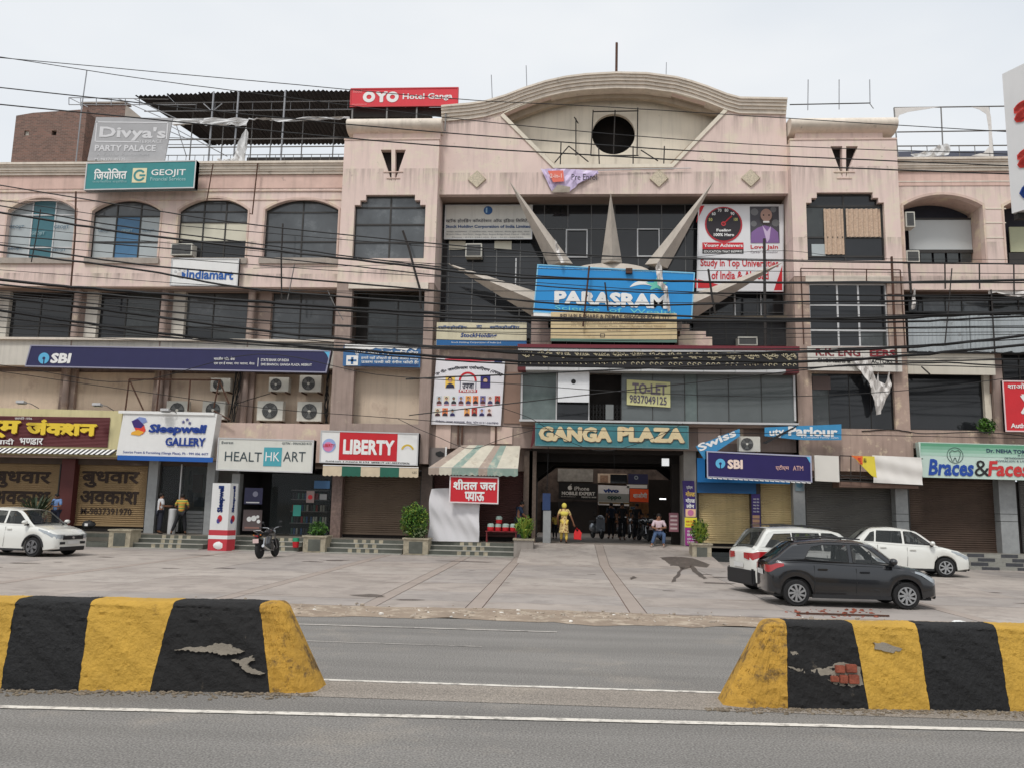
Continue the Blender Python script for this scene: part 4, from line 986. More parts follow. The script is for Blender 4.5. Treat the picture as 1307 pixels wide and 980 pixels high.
# ================================================================ SIGNS
HOARD = 'signboards on the plaza front'
navy = m_rgb(44, 44, 84, .5, 'bank_navy'); skyb = m_rgb(96, 180, 220, .5, 'bank_light_blue'); wht = m_rgb(232, 232, 230, .5, 'print_white'); blackp = m_rgb(34, 34, 36, .6, 'print_black')
bluep = m_rgb(30, 70, 150, .5, 'print_blue'); redp = m_rgb(196, 34, 44, .5, 'print_red')
def disc(cx, cy, rpx, Y, m, parent, name='roundel', r_in=0, th=.006, n=28, a0=0, a1=360, sx=1):
    c = at(cx, cy, Y); r = (at(cx+rpx, cy, Y)-c).length; ri = r*r_in
    full = a1-a0 >= 360
    pts = [(c.x+sx*r*math.cos(math.radians(a0+(a1-a0)*i/n)), c.z+r*math.sin(math.radians(a0+(a1-a0)*i/n))) for i in range(n+(0 if full else 1))]
    if r_in:
        inn = [(c.x+sx*ri*math.cos(math.radians(a0+(a1-a0)*i/n)), c.z+ri*math.sin(math.radians(a0+(a1-a0)*i/n))) for i in range(n+(0 if full else 1))]
        loops = [pts, inn] if full else [pts+list(reversed(inn))]
    else: loops = [pts if full else pts+[(c.x, c.z)]]
    return MB().plate(loops, Y-th, Y-.001).build(name, m, parent)
def shape(pxs, Y, m, parent, name='printed_shape', th=.005):
    return MB().plate([[P_(p[0], p[1], Y) for p in pxs]], Y-th, Y-.0008).build(name, m, parent)
def stripe(l, t, r, b, Y, m, parent, name='printed_panel', th=.004, slope=0):
    x0, x1, z0, z1 = R(l, t, r, b, Y); d = slope*(x1-x0)
    return MB().plate([[(x0, z0), (x1, z0-d), (x1, z1-d), (x0, z1)]], Y-th, Y-.0008).build(name, m, parent)
def brackets(T, pts, Y, back, m=None):
    mb = MB()
    for px, py in pts:
        a = at(px, py, Y+.1); mb.box(a.x-.025, Y+.1, a.z-.025, a.x+.025, back, a.z+.025)
    mb.build('bracket', m or iron_dk, T)
# ---- Divya's party palace: sun-bleached board on the roof edge
T = sign('rooftop_hoarding', "faded grey rooftop board lettered Divya's PARTY PALACE above the teal sign", 'signboard', 117, 150.5, 215, 206, -.1, mat('bleached_grey_board', (168, 168, 170), .6, .08, 1.5, stain=(190, 190, 192), stain_amt=.5, stain_scale=.8), .06, lean=.1, slope=.02)
gw = m_rgb(212, 212, 214, .6, 'bleached_print')
txt("Divya's", 127, 161, 212, 179, -.107, gw, T, .03, slope=.03)
for a in ((122, 155, 214, 156.4), (122, 155, 123.4, 181), (212.5, 158, 214, 178), (122, 180, 178, 181.4)): stripe(*a, -.105, gw, T, 'printed_line', slope=.02)
txt('TERRACE', 177, 179, 207, 183, -.106, gw, T, .01); txt('PARTY PALACE', 121, 185, 199, 193, -.107, gw, T, .03, slope=.01)
txt('A Family Restaurant', 123, 196, 190, 200.5, -.106, m_rgb(186, 186, 188), T, .0); txt('M. 98370 49125', 121, 202, 160, 205.5, -.106, gw, T, .01)
# ---- teal financial services sign
teal = mat('teal_sign_face', (58, 136, 138), .45, .06, 1.2, stain=(48, 112, 118), stain_amt=.4, stain_scale=2)
T = sign('hanging_signboard', 'teal lightbox sign lettered GEOJIT with a cream square logo', 'signboard', 109, 206.5, 249.5, 242, -.75, teal, .3, slope=-.016, frame=alu_lt)
txt('िजयोिजत', 120, 216, 162, 230, -.757, wht, T, .025, slope=-.02); txt('फायनेंशियल सर्विसेज', 118, 230.5, 162, 234.5, -.757, m_rgb(150, 190, 190), T, .0)
stripe(169, 215, 187, 233.5, -.757, m_rgb(226, 216, 178), T); disc(178, 224.3, 7.6, -.762, teal, T, 'logo_ring', .66, a0=35, a1=335); stripe(178, 223, 185.5, 225.5, -.762, teal, T, 'logo_bar')
txt('GEOJIT', 193, 216.5, 237, 226.5, -.757, wht, T, .012); txt('Financial Services', 192, 226.5, 237, 231, -.757, m_rgb(170, 205, 205), T, .0)
brackets(T, ((145, 240), (210, 238)), -.5, 0)
# ---- red hotel board
T = sign('rooftop_hoarding', 'red rooftop board lettered OYO Hotel Ganga above the left tower', 'signboard', 447, 112.5, 585, 136.5, -.35, m_rgb(214, 50, 62, .45, 'hotel_red'), .08, frame=m_rgb(200, 60, 66))
for i, l in enumerate((464, 480, 494)):
    if i != 1: disc(l+7, 124.2, 7.2, -.358, wht, T, 'letter', .42, sx=1.08)
txt('Y', 479, 117.3, 495, 131, -.357, wht, T, .06); txt('Hotel Ganga', 514, 119.5, 577.5, 129, -.357, wht, T, .02)
txt('hotel', 451, 115, 462, 119, -.357, m_rgb(240, 150, 150), T); txt('www.oyorooms.com', 449, 133, 468, 135.5, -.357, m_rgb(240, 150, 150), T)
mb = MB()
for px in (450, 494, 532, 569): a = at(px, 137, -.3); mb.box(a.x-.03, -.3, a.z-1.1, a.x+.03, -.24, a.z+.1)
mb.build('post', steel, T)
rbox('dark_board', 449, 138, 566, 149, -.05, .05, iron_dk, T)
# ---- indiamart
T = sign('wall_signboard', 'white board lettered indiamart in blue below the third arched window', 'signboard', 218, 330, 304.5, 365.5, -.3, white_p, .12, slope=.008, frame=alu_lt)
txt('indiamart', 238, 344, 298, 356.5, -.308, m_rgb(40, 90, 160), T, .03, slope=.02)
for k, (x, y) in enumerate(((224, 347), (229, 344), (235, 346))): disc(x, y, 1.7, -.308, m_rgb(196, 196, 196), T, 'logo_dot')
shape(((226, 349), (231, 347), (231, 356), (226, 354)), -.308, m_rgb(205, 200, 196), T); shape(((232, 347), (237, 350), (236, 355), (232, 356)), -.308, m_rgb(40, 90, 160), T)
# ---- long bank fascia
T = sign('bank_fascia_sign', 'long dark blue SBI fascia board across the left wing', 'signboard', 35, 444, 420, 472, -.45, navy, .25, slope=.0095, lean=.16, frame=m_rgb(150, 150, 170))
def bank_logo(cx, cy, r, Y, T, hole):
    disc(cx, cy, r, Y, skyb, T, 'bank_roundel'); disc(cx, cy, r*.27, Y-.006, hole, T, 'roundel_keyhole'); stripe(cx-r*.11, cy, cx+r*.11, cy+r*1.02, Y-.006, hole, T, 'roundel_slot')
bank_logo(56, 457.5, 6.9, -.457, T, navy); txt('SBI', 65, 451, 90.5, 464, -.457, wht, T, .05, italic=.12)
txt('भारतीय स~टेट बैंक', 273, 456, 300, 460, -.457, wht, T, .01); txt('एस एम ई शाखा, गंगा प~लाजा, मेरठ', 273, 462, 325, 466, -.457, wht, T, .01)
stripe(329, 457, 329.7, 468, -.457, wht, T, 'divider'); txt('STATE BANK OF INDIA', 333, 458, 369, 461.5, -.457, wht, T, .01); txt('SME BRANCH, GANGA PLAZA, MEERUT', 333, 464, 398, 467.5, -.457, wht, T, .01)
x0, x1, z0, z1 = R(399, 446, 420, 473, -.47)
pts = [(x1-.0, z0+.3)]+[(x1-.45+.42*math.cos(a), z1-.5+.46*math.sin(a)) for a in (0, .3, .6, .9, 1.2, 1.5)]+[(x1, z1-.02)]
MB().plate([pts], -.457, -.4515).build('light_blue_corner', skyb, T)
brackets(T, ((110, 445), (165, 446), (220, 446)), -.3, .4)
# ---- loom junction
yf = mat('pale_yellow_cladding', (206, 196, 150), .6, .08, 1, streak=.3); mar = mat('maroon_corrugated_face', (96, 38, 42), .55, .1, 1)
T = sign('shop_signboard', 'maroon Hindi shop sign with yellow raised letters in a pale yellow frame', 'signboard', -62, 521.5, 154, 580, -.55, yf, .5, slope=.01)
x0, x1, z0, z1 = R(-62, 531, 139.5, 569, -.56); n = 22; vs = []
for i in range(n*2+1):
    z = z0+(z1-z0)*i/(n*2); y = -.575-(.02 if i % 2 else 0); vs += [(x0, y, z), (x1, y, z)]
MB().add(vs, [(2*i, 2*i+1, 2*i+3, 2*i+2) for i in range(n*2)]).build('corrugated_face', mar, T)
yl = m_rgb(232, 200, 60, .4, 'raised_yellow'); ys_ = m_rgb(150, 110, 30, .5, 'letter_return')
Yt = -.62
for mm, dx, dy, Yq in ((ys_, 1.0, .8, Yt), (yl, 0, 0, Yt-.03)):
    txt('लूम', -28+dx, 536+dy, 26+dx, 559+dy, Yq, mm, T, .05); txt('जंक~शन', 33+dx, 535+dy, 124+dx, 555+dy, Yq, mm, T, .05, slope=.008)
txt('स~थापित 1936', 19, 531.5, 41, 535, Yt, wht, T); txt('खादी', -8, 559, 18, 567, Yt, wht, T, .02); txt('भण~डार', 25, 558.5, 55, 567, Yt, wht, T, .02)
blkst = m_rgb(40, 36, 40, .6, 'awning_black')
x0, x1, z0, z1 = R(-62, 571, 144, 578, -.9); q = MB(); q2 = MB(); n = 62
for i in range(n):
    xa = x0+(x1-x0)*i/n; xb = x0+(x1-x0)*(i+1)/n; s = .07
    (q if i % 2 else q2).quad((xa-s, -.9, z0), (xb-s, -.9, z0), (xb+s, -.62, z1), (xa+s, -.62, z1), .02)
q.build('awning_dark_stripe', blkst, T); q2.build('awning_white_stripe', wht, T)
def floodlamp(px, py, Y, label, arm=12):
    a = at(px, py, Y); o = thing('flood_lamp', label, 'lamp', (a.x, a.y, a.z), 'flood lamps on the shop signs')
    vs = [(a.x-.2, Y-.12, a.z-.02), (a.x+.16, Y-.12, a.z-.02), (a.x+.16, Y+.1, a.z-.06), (a.x-.2, Y+.1, a.z-.06)]
    vs += [(v[0]*1, v[1], v[2]+.11) for v in vs]; vs = [tuple(v) for v in vs]
    MB().add(vs, [(0, 3, 2, 1), (4, 5, 6, 7), (0, 1, 5, 4), (1, 2, 6, 5), (2, 3, 7, 6), (3, 0, 4, 7)]).build('housing', alu_lt, o, bevel=.01)
    MB().tube([(a.x+.1, Y, a.z+.02), (a.x+.32, Y+.1, a.z-.02), (a.x+.42, Y+.5, a.z-.16)], .018, 5).build('arm', steel, o)
    MB().box(a.x-.17, Y-.1, a.z-.068, a.x+.13, Y+.08, a.z-.062).build('lens', mat('lamp_lens', (120, 120, 116), .2), o)
    return o
floodlamp(28, 514, -1.2, 'silver flood lamp on the yellow sign frame, the one nearer the street end'); floodlamp(125, 517, -1.2, 'silver flood lamp on the yellow sign frame beside the mattress shop sign'); floodlamp(212, 524, -1.3, 'black edged flood lamp over the mattress shop sign')
# ---- mattress shop
T = sign('shop_signboard', 'white lightbox sign lettered Sleepwell GALLERY with red and blue swirl', 'signboard', 153, 526, 273, 582, -1.05, white_p, .5, slope=.008, lean=.09)
stripe(151.5, 524.5, 274, 528, -1.07, wht, T, 'top_trim', .03, slope=.008); stripe(150, 581.5, 272, 587.5, -1.07, m_rgb(30, 90, 170), T, 'blue_trim', .02, slope=.008)
b1 = m_rgb(28, 60, 140); b2 = m_rgb(60, 100, 190)
for mm, d, Yq in ((b2, .9, -1.062), (b1, 0, -1.09)):
    txt('Sleepwell', 190+d, 541+d*.4, 262+d, 555+d*.4, Yq, mm, T, .034, italic=.18); txt('GALLERY', 211+d*.6, 558, 262+d*.6, 569, Yq, mm, T, .025)
shape(((170, 536), (178, 531.5), (186, 533), (188, 538), (180, 541), (171, 540)), -1.06, m_rgb(130, 146, 196), T, 'swirl'); shape(((168, 537), (176, 534), (184, 542), (180, 546), (171, 545)), -1.064, m_rgb(60, 40, 110), T, 'swirl')
shape(((171, 544), (184, 542), (186, 549), (182, 554), (174, 551)), -1.062, m_rgb(220, 70, 50), T, 'swirl'); shape(((168, 551), (176, 548), (184, 551), (178, 555.5), (167, 554)), -1.066, m_rgb(228, 170, 60), T, 'swirl')
for (x, y) in ((239, 535), (234, 538), (242, 539.5)): shape([(x+2.6*(1 if k % 2 == 0 else .45)*math.cos(k*.628+.9), y+2.6*(1 if k % 2 == 0 else .45)*math.sin(k*.628+.9)) for k in range(10)], -1.07, m_rgb(90, 90, 140), T, 'star')
txt('Sunrise Foam & Furnishing (Ganga Plaza), Ph - 999 006 4477', 157, 575.5, 266, 579.5, -1.057, b1, T, .012, slope=.01)
# ---- nutrition shop
T = sign('shop_signboard', 'pale sign lettered HEALTHKART with a teal square in the middle', 'signboard', 277, 559.5, 400, 601.5, -.95, mat('pale_lightbox_face', (212, 212, 204), .45, .05, 1, streak=.1), .35, slope=.012, lean=-.0, frame=alu_lt)
dg = m_rgb(50, 66, 72)
stripe(336.5, 570.5, 359.5, 594.5, -.957, m_rgb(76, 160, 172), T, 'teal_square'); txt('HEALT', 287, 576, 334, 588, -.957, dg, T, .0, slope=.01); txt('HK', 339, 576.5, 357, 588, -.964, wht, T, .0); txt('ART', 361.5, 576, 390, 588.5, -.957, dg, T, .0)
txt('Everest', 283, 562.5, 298, 566, -.957, dg, T, .01); txt('GSTIN - 09AHCB3141D', 360, 564, 398, 567, -.957, dg, T, .01)
# ---- shoe shop
T = sign('shop_signboard', 'white sign with LIBERTY in white on a red panel', 'signboard', 408.5, 550.5, 534, 592, -.95, white_p, .35, slope=.014, frame=alu_lt)
stripe(433, 551, 507, 587, -.957, redp, T, 'red_panel', slope=.01); txt('LIBERTY', 438, 560.5, 503.5, 579.5, -.965, wht, T, .045, slope=.01)
disc(420, 568, 8.6, -.957, m_rgb(150, 170, 214), T, 'round_logo'); disc(419, 569.5, 6, -.961, m_rgb(214, 130, 170), T, 'round_logo'); txt('LIBERTY', 412.5, 566, 427.5, 570, -.97, redp, T, .02)
disc(520, 575, 8.4, -.957, m_rgb(206, 176, 60), T, 'arched_emblem', .72, a0=15, a1=165); disc(520, 573, 4, -.957, m_rgb(220, 220, 230), T, 'arched_emblem', .6, a0=10, a1=170)
txt('SHOP NO. 5 GANGA PLAZA, MEERUT +91-9927277076', 415.5, 588, 523, 591.5, -.957, blackp, T, .02, slope=.008)
# ---- striped valance below
T = thing('shop_valance', 'scalloped cream and green striped canvas valance under the red panel sign', 'awning', (at(470, 600, -1.15).x, -1.15, at(470, 600, -1.15).z))
x0, x1, z0, z1 = R(412, 594.5, 534, 607, -1.15); n = 5; cr_ = mat('cream_canvas', (206, 190, 164), .85, .1, 3); gn = mat('green_canvas', (44, 100, 84), .85, .1, 3)
for i in range(n):
    a = x0+(x1-x0)*i/n; b = x0+(x1-x0)*(i+1)/n; w = (b-a)/4
    bot = [(b-(b-a)*k/16, z0-.035*abs(math.sin(k*math.pi/4))) for k in range(17)]
    MB().plate([[(a, z1)]+[(a, z0)]+list(reversed(bot))[1:]+[(b, z1)]], -1.155, -1.145).build('canvas_panel', gn if i % 2 else cr_, T)
MB().tube([(x0, -1.15, z1), (x1, -1.15, z1-.03)], .02, 5).build('rail', alu_lt, T)
txt('A-2012', 526, 601, 532, 604, -1.16, blackp, T)
# ---- blue clinic board on the left tower
T = sign('wall_signboard', 'worn blue Hindi board hung across the left tower between two floors', 'signboard', 438, 441.5, 536.5, 468, -.72, mat('worn_blue_board', (62, 108, 156), .5, .1, 1, stain=(226, 228, 228), stain_amt=1, stain_scale=3.6, thr=.66), .08, slope=.01)
txt('सुमन एक~स-रे एवं स~कैन केंद~र', 452, 446.5, 534, 453.5, -.73, wht, T, .02, slope=.01); txt('हमारे यहाँ डॉक~टरों के साथ अल~ट~रा साउंड', 461, 455, 534, 459.5, -.73, wht, T, .015); txt('उत~तम पर~ची की रंगीन फोटो हैं!', 461, 460, 534, 464.5, -.73, wht, T, .02)
stripe(442, 454, 457, 466.5, -.728, wht, T, 'white_panel'); stripe(448, 456, 451, 465, -.733, m_rgb(62, 108, 156), T, 'cross'); stripe(444, 459, 455, 461.5, -.733, m_rgb(62, 108, 156), T, 'cross'); stripe(460, 464.8, 534, 467.3, -.728, m_rgb(40, 70, 120), T, 'dark_line')
x0, x1, z0, z1 = R(440, 440, 535, 446, -.735); pts = [(x0, z1), (x1, z1-.05)]+[(x1-(x1-x0)*k/24, z0-.05+rnd.uniform(-.02, .12)) for k in range(1, 25)]
MB().plate([pts], -.736, -.7335).build('torn_edge', wht, T)
# ---- journalists poster
T = sign('poster', 'white Hindi poster with rows of small portrait photos', 'poster', 553.5, 458, 642, 542, -.35, mat('poster_vinyl', (226, 224, 228), .4, .04, 1), .05, slope=.004, lean=.045)
mb = MB()
for px in (585, 590, 633): a = at(px, 542, -.3); mb.box(a.x-.03, -.3, a.z-.8, a.x+.03, -.24, a.z+2.6)
mb.build('post', rust, T)
stripe(568, 458.5, 631, 461, -.357, m_rgb(206, 60, 76), T, 'red_strip'); stripe(631, 458, 641, 462.5, -.357, m_rgb(40, 50, 100), T, 'blue_strip')
x0, x1, z0, z1 = R(558, 463, 640, 481, -.357)
def arcfn(u, w):
    a = math.radians(128-76*u); r_ = (x1-x0)*.62; h = .22*w
    return ((x0+x1)/2+(r_+h)*math.cos(a)*1.27, -.358, z1-.26-r_*.82+(r_+h)*math.sin(a)*.8)
txt('उ॰ पी॰ जर~नलिस~ट~स एसोसिएशन (उपजा)'.replace('लि', 'िल'), 558, 463, 640, 481, -.357, m_rgb(36, 40, 90), T, .03, fn=arcfn)
disc(597, 486, 11.5, -.357, redp, T, 'emblem_arch', .78, a0=0, a1=180); stripe(585.5, 497, 609, 500.5, -.357, redp, T, 'emblem_base'); txt('PRESS', 587, 497.2, 607.5, 500, -.363, wht, T, .03); txt('उपजा', 590, 489, 605, 496, -.357, m_rgb(40, 40, 60), T, .03)
for x in (587, 607): stripe(x, 486, x+.8, 497, -.357, m_rgb(60, 60, 90), T, 'emblem_line')
def bust(cx, t, w, h, Y, T, bgc, skin, coat, hair=(30, 26, 26)):
    stripe(cx-w/2, t, cx+w/2, t+h, Y, m_rgb(*bgc), T, 'portrait_ground'); shape([(cx-w*.46, t+h), (cx-w*.38, t+h*.74), (cx-w*.12, t+h*.62), (cx+w*.12, t+h*.62), (cx+w*.38, t+h*.74), (cx+w*.46, t+h)], Y-.004, m_rgb(*coat), T, 'portrait_shoulders')
    disc(cx, t+h*.30, w*.25, Y-.006, m_rgb(*hair), T, 'portrait_hair', n=12); disc(cx, t+h*.38, w*.21, Y-.011, m_rgb(*skin), T, 'portrait_face', n=12)
bust(574.5, 480, 12, 15, -.357, T, (240, 200, 90), (206, 160, 130), (36, 40, 70)); bust(619.5, 480, 12.5, 15, -.357, T, (46, 40, 110), (206, 170, 146), (60, 50, 110))
cs = ((200, 204, 206), (224, 214, 190), (220, 226, 224), (206, 206, 230), (240, 170, 90), (230, 130, 80), (120, 110, 160), (230, 214, 214), (190, 70, 60))
for k in range(9): bust(560.5+9.3*k, 505, 7, 10, -.357, T, cs[k], ((180, 140, 110), (196, 150, 122), (150, 110, 90))[k % 3], ((40, 44, 50), (90, 50, 50), (60, 60, 100))[(k+1) % 3])
for k, x in enumerate((558.5, 568, 577.5, 596, 605.5, 615, 624.5)): bust(x, 520.5, 7, 10, -.357, T, cs[(k*4+1) % 9], ((180, 140, 110), (200, 156, 130))[k % 2], ((70, 40, 50), (50, 50, 60), (46, 40, 90))[k % 3])
for k in range(9): stripe(557.5+9.3*k, 516, 563.5+9.3*k, 516.9, -.357, m_rgb(216, 110, 120), T, 'caption_line')
txt('निवेदक: उपजा कार~यालय, मेरठ, फोन 0121-2667890'.replace('नि', 'िन'), 556, 536, 636, 539.5, -.357, m_rgb(40, 40, 80), T, .01, slope=.015)
# ---- stock holding boards
bb = mat('beige_signboard', (206, 198, 170), .55, .08, 2, streak=.25)
T = sign('wall_signboard', 'beige and blue board lettered StockHolding over the poster', 'signboard', 557, 412, 672, 441.5, -.5, bb, .1, slope=.0)
stripe(557, 434.5, 672, 441.5, -.507, m_rgb(36, 96, 150), T, 'blue_strip'); txt('स~टॉकहोल~िडंग', 559, 415.5, 596, 421, -.507, m_rgb(36, 76, 130), T, .02); txt('नए', 608, 415.5, 615, 421, -.507, m_rgb(36, 76, 130), T, .02); txt('स~टॉकहोल~िडंग', 625, 415.5, 663, 421, -.507, m_rgb(36, 76, 130), T, .02)
txt('StockHolding', 588, 425.5, 634, 432.5, -.507, m_rgb(30, 60, 120), T, .03, italic=.15); txt('Stock Holding Corporation of India Ltd.', 576, 436.5, 640, 439, -.513, wht, T, .0)
T = sign('wall_signboard', 'pale bilingual Stock Holding Corporation board fixed to the top left of the dark glazing', 'signboard', 567.5, 262, 679.5, 306, .85, mat('pale_board', (204, 202, 194), .5, .05, 1, streak=.2), .08, slope=.0, frame=alu_lt)
disc(623, 269, 5.6, .842, m_rgb(40, 86, 140), T, 'globe_logo'); stripe(620, 265.5, 622, 272, .835, m_rgb(150, 186, 214), T, 'globe_stripe')
txt('स~टॉक होल~िडंग कॉर~पोरेशन ऑफ इंिडया िलिमटेड', 569, 279.5, 677, 285, .842, m_rgb(60, 60, 70), T, .01); txt('Stock Holding Corporation of India Limited', 569, 287.5, 677, 292.5, .842, m_rgb(36, 72, 120), T, .03)
txt('शाखा कार~यालय : दि्वतीय तल, गंगा प~लाजा, बेगम पुल रोड, मेरठ'.replace('दि्व', 'िद~व'), 570, 295, 676, 297.5, .842, m_rgb(110, 110, 116), T); txt('Branch Office : 2nd Floor, Ganga Plaza, Begum Bridge Road, Meerut - 250 001', 570, 298.5, 676, 301, .842, m_rgb(120, 120, 126), T); txt('Phone : 0121-2661450, Fax : 0121-2667890', 577, 302.5, 668, 304.5, .842, m_rgb(120, 120, 126), T)
# ---- big blue Parasram
pb = mat('bright_blue_flex', (38, 140, 206), .4, .04, 1)
T = sign('hoarding', 'large bright blue hoarding lettered PARASRAM tilted above the marquee', 'signboard', 683, 343, 885, 405, -1.15, pb, .12, slope=.052, lean=.07, frame=m_rgb(130, 190, 220))
txt('PARASRAM', 707.5, 371, 852, 389.5, -1.165, wht, T, .055, slope=.035); txt('Science  of  Wealth', 708, 390.5, 862, 396, -1.16, m_rgb(110, 200, 210), T, .0, slope=.04)
stripe(681, 399, 706, 403.5, -1.158, wht, T, 'white_edge', slope=.04)
crs = [(804+k*1.9, 366.5-8.5*math.sin(math.pi*(k/20)**.8)+.12*k) for k in range(21)]; crs2 = [(804+k*1.9, 367-4.5*math.sin(math.pi*(k/20))+.12*k) for k in range(20, -1, -1)]
shape(crs+crs2, -1.158, wht, T, 'white_crescent'); shape([(838+12*(1 if k % 2 == 0 else .42)*math.cos(k*.628-.3)*1.25, 364+9*(1 if k % 2 == 0 else .42)*math.sin(k*.628-.3)) for k in range(10)], -1.162, m_rgb(110, 200, 180), T, 'green_star')
brackets(T, ((690, 396), (780, 400), (870, 404)), -1.03, -.3)
for (l, r, t, b) in ((688, 780, 341, 344), (782, 880, 344, 347)): txt('www.parasramindia.com  info@parasramindia.com', l, t, r, b-.4, -1.16, m_rgb(150, 205, 230), T, .0, slope=.04)
# torn white cloth caught on it
def rag(name, label, pts, Y, m, cat='torn cloth', seed=1, amp=.10):
    """hanging torn cloth: outline in photo pixels, crumpled in depth"""
    r_ = random.Random(seed); lp = [P_(p[0], p[1], Y) for p in pts]
    bm = bmesh.new(); vs_ = [bm.verts.new((x, Y, z)) for x, z in lp]; f = bm.faces.new(vs_)
    bmesh.ops.triangulate(bm, faces=[f]); bmesh.ops.subdivide_edges(bm, edges=bm.edges[:], cuts=3, use_grid_fill=True)
    for v in bm.verts: v.co.y += amp*math.sin(v.co.x*17+seed)*math.cos(v.co.z*11)+r_.uniform(-.02, .02); v.co.x += r_.uniform(-.015, .015)
    bmesh.ops.recalc_face_normals(bm, faces=bm.faces)
    me = bpy.data.meshes.new(name); bm.to_mesh(me); bm.free(); me.materials.append(m)
    o = bpy.data.objects.new(name, me); scene.collection.objects.link(o); tag(o, label, cat); return o
ragw = mat('torn_white_flex', (214, 210, 206), .6, .08, 6, stain=(120, 112, 106), stain_amt=.6, stain_scale=6, thr=.6)
rag('torn_cloth', 'torn white cloth strip hanging over the right end of the blue hoarding', [(841, 334), (845, 342), (846, 362), (852, 366), (851, 376), (856, 396), (853, 398), (850, 380), (846, 370), (843, 366), (840, 364), (839, 356), (836, 342)], -1.5, ragw, seed=2)
rag('torn_cloth', 'white cloth caught on the upper left concrete ray above the blue hoarding', [(708, 305), (713, 316), (720, 336), (716, 337), (710, 322)], -1.3, ragw, seed=5)
# ---- reliable share board
T = sign('wall_signboard', 'yellowed board lettered RELIABLE SHARE & DEMAT SERVICES under the blue hoarding', 'signboard', 703, 399.5, 864, 436, -1.3, mat('yellowed_board', (206, 186, 146), .6, .1, 1.5, stain=(176, 150, 108), stain_amt=.6, stain_scale=1.2, streak=.25), .06, slope=.006)
dk = m_rgb(96, 84, 74); txt('RELIABLE SHARE & DEMAT SERVICES PVT. LTD.', 715, 401.5, 855, 407.5, -1.307, dk, T, .03, slope=.008); txt('MEMBER : NATIONAL STOCK EXCHANGE OF INDIA LTD.', 729, 410.5, 832, 413.5, -1.307, m_rgb(150, 130, 106), T); txt('105, First Floor, Ganga Plaza, Begum Bridge Road, Meerut', 729, 415.5, 850, 418, -1.307, m_rgb(150, 130, 106), T)
txt('Phone : 0121-2643321', 775, 421, 792, 423, -1.307, m_rgb(130, 110, 90), T); stripe(766, 426, 772, 431, -1.307, dk, T, 'emblem'); stripe(767, 427, 771, 430, -1.313, m_rgb(206, 186, 146), T, 'emblem'); stripe(703, 433, 864, 437, -1.306, m_rgb(90, 120, 108), T, 'green_edge')
# ---- purple banner, half torn down
pts = [(690, 216), (710, 215.5), (735, 216.5), (763, 218.5), (764, 222), (754, 227), (744, 232), (738, 235), (733, 240), (727, 245), (712, 245.5), (704, 244), (707, 237), (700, 228), (694, 221)]
T = rag('torn_banner', 'torn purple and white banner reading Pre Enrol under the gable', pts, -.22, mat('lilac_flex', (206, 190, 222), .5, .08, 2, stain=(226, 218, 232), stain_amt=.8, stain_scale=2), 'banner', 3, amp=.03)
o = MB().plate([[P_(p[0], p[1], -.36) for p in ((699, 218.5), (719, 218), (720, 232), (706, 233))]], -.365, -.36).build('orange_panel', m_rgb(224, 112, 92), T)
txt('Pre Enrol', 729.5, 222.5, 762, 230.5, -.37, m_rgb(50, 44, 60), T, .01); txt('2-in-1', 702, 222, 717, 227.5, -.372, m_rgb(240, 200, 190), T, .02)
MB().add([at(703, 246, -.34), at(712, 236, -.4), at(728, 239, -.4), at(727, 246, -.34)], [(0, 1, 2, 3)]).build('curled_corner', mat('grimy_flex_back', (176, 166, 152), .7, .2, 4), T)
tag(MB().tube([at(763, 218, -.2), at(820, 216, -.2), at(882, 215, -.2)], .02, 5).build('banner_cord', alu_lt), 'pale cord strung from the torn banner along the wall', 'cord')
# ---- young achievers banner
T = sign('hoarding', 'white and red coaching hoarding reading Study in Top Universities, with a round dial', 'signboard', 890, 261.5, 1000, 372.5, .55, mat('white_flex_print', (222, 222, 224), .4, .03, 1), .08, lean=.03, frame=m_rgb(206, 206, 208))
Yq = .54
shape(((888.5, 285), (893, 262), (899.5, 262)), Yq, redp, T); shape(((887.5, 356), (903, 360), (925, 366), (925, 368), (887, 368)), Yq, redp, T); shape(((987, 373), (998.5, 339), (999, 373)), Yq, redp, T)
disc(923.5, 287, 24, Yq, m_rgb(180, 44, 56), T, 'dial_rim'); disc(923.5, 286.6, 22, Yq-.006, m_rgb(40, 34, 40), T, 'dial_face')
for k, s in enumerate(('50', '60', '70', '80', '90', '100')):
    a = math.radians(168-31*k); x, y = 923+16.5*math.cos(a), 284-16.5*math.sin(a)*.95; txt(s, x-2.4, y-2, x+2.4, y+2, Yq-.012, m_rgb(206, 200, 120) if k in (0, 5) else wht, T, .02)
o = MB().tube([at(923.5, 286, Yq-.014), at(934, 276, Yq-.014)], .03, 4).build('dial_needle', m_rgb(200, 60, 66), T); disc(923.5, 286, 3, Yq-.016, m_rgb(200, 60, 66), T, 'dial_hub', .55)
txt('Fueling', 914.5, 292.5, 933, 297, Yq-.012, wht, T, .03); txt('100% Hero', 911, 298, 937, 302, Yq-.012, wht, T, .03)
stripe(896.5, 310, 949, 318.5, Yq, m_rgb(200, 40, 52), T, 'red_strip'); txt('Young Achievers', 898, 311.5, 948, 317, Yq-.006, wht, T, .03); stripe(896.5, 318.8, 949, 324, Yq, blackp, T, 'black_strip'); txt('EDUCATION THAT INSPIRES', 898.5, 320, 947.5, 323, Yq-.006, wht, T, .02)
stripe(957.5, 264, 994.5, 310.5, Yq, m_rgb(70, 68, 74), T, 'portrait_ground')
for (x, y, r_) in ((963, 271, 5), (990, 285, 5), (987, 268, 4), (962, 286, 4)): disc(x, y, r_, Yq-.003, m_rgb(110, 110, 112), T, 'portrait_foliage', n=9)
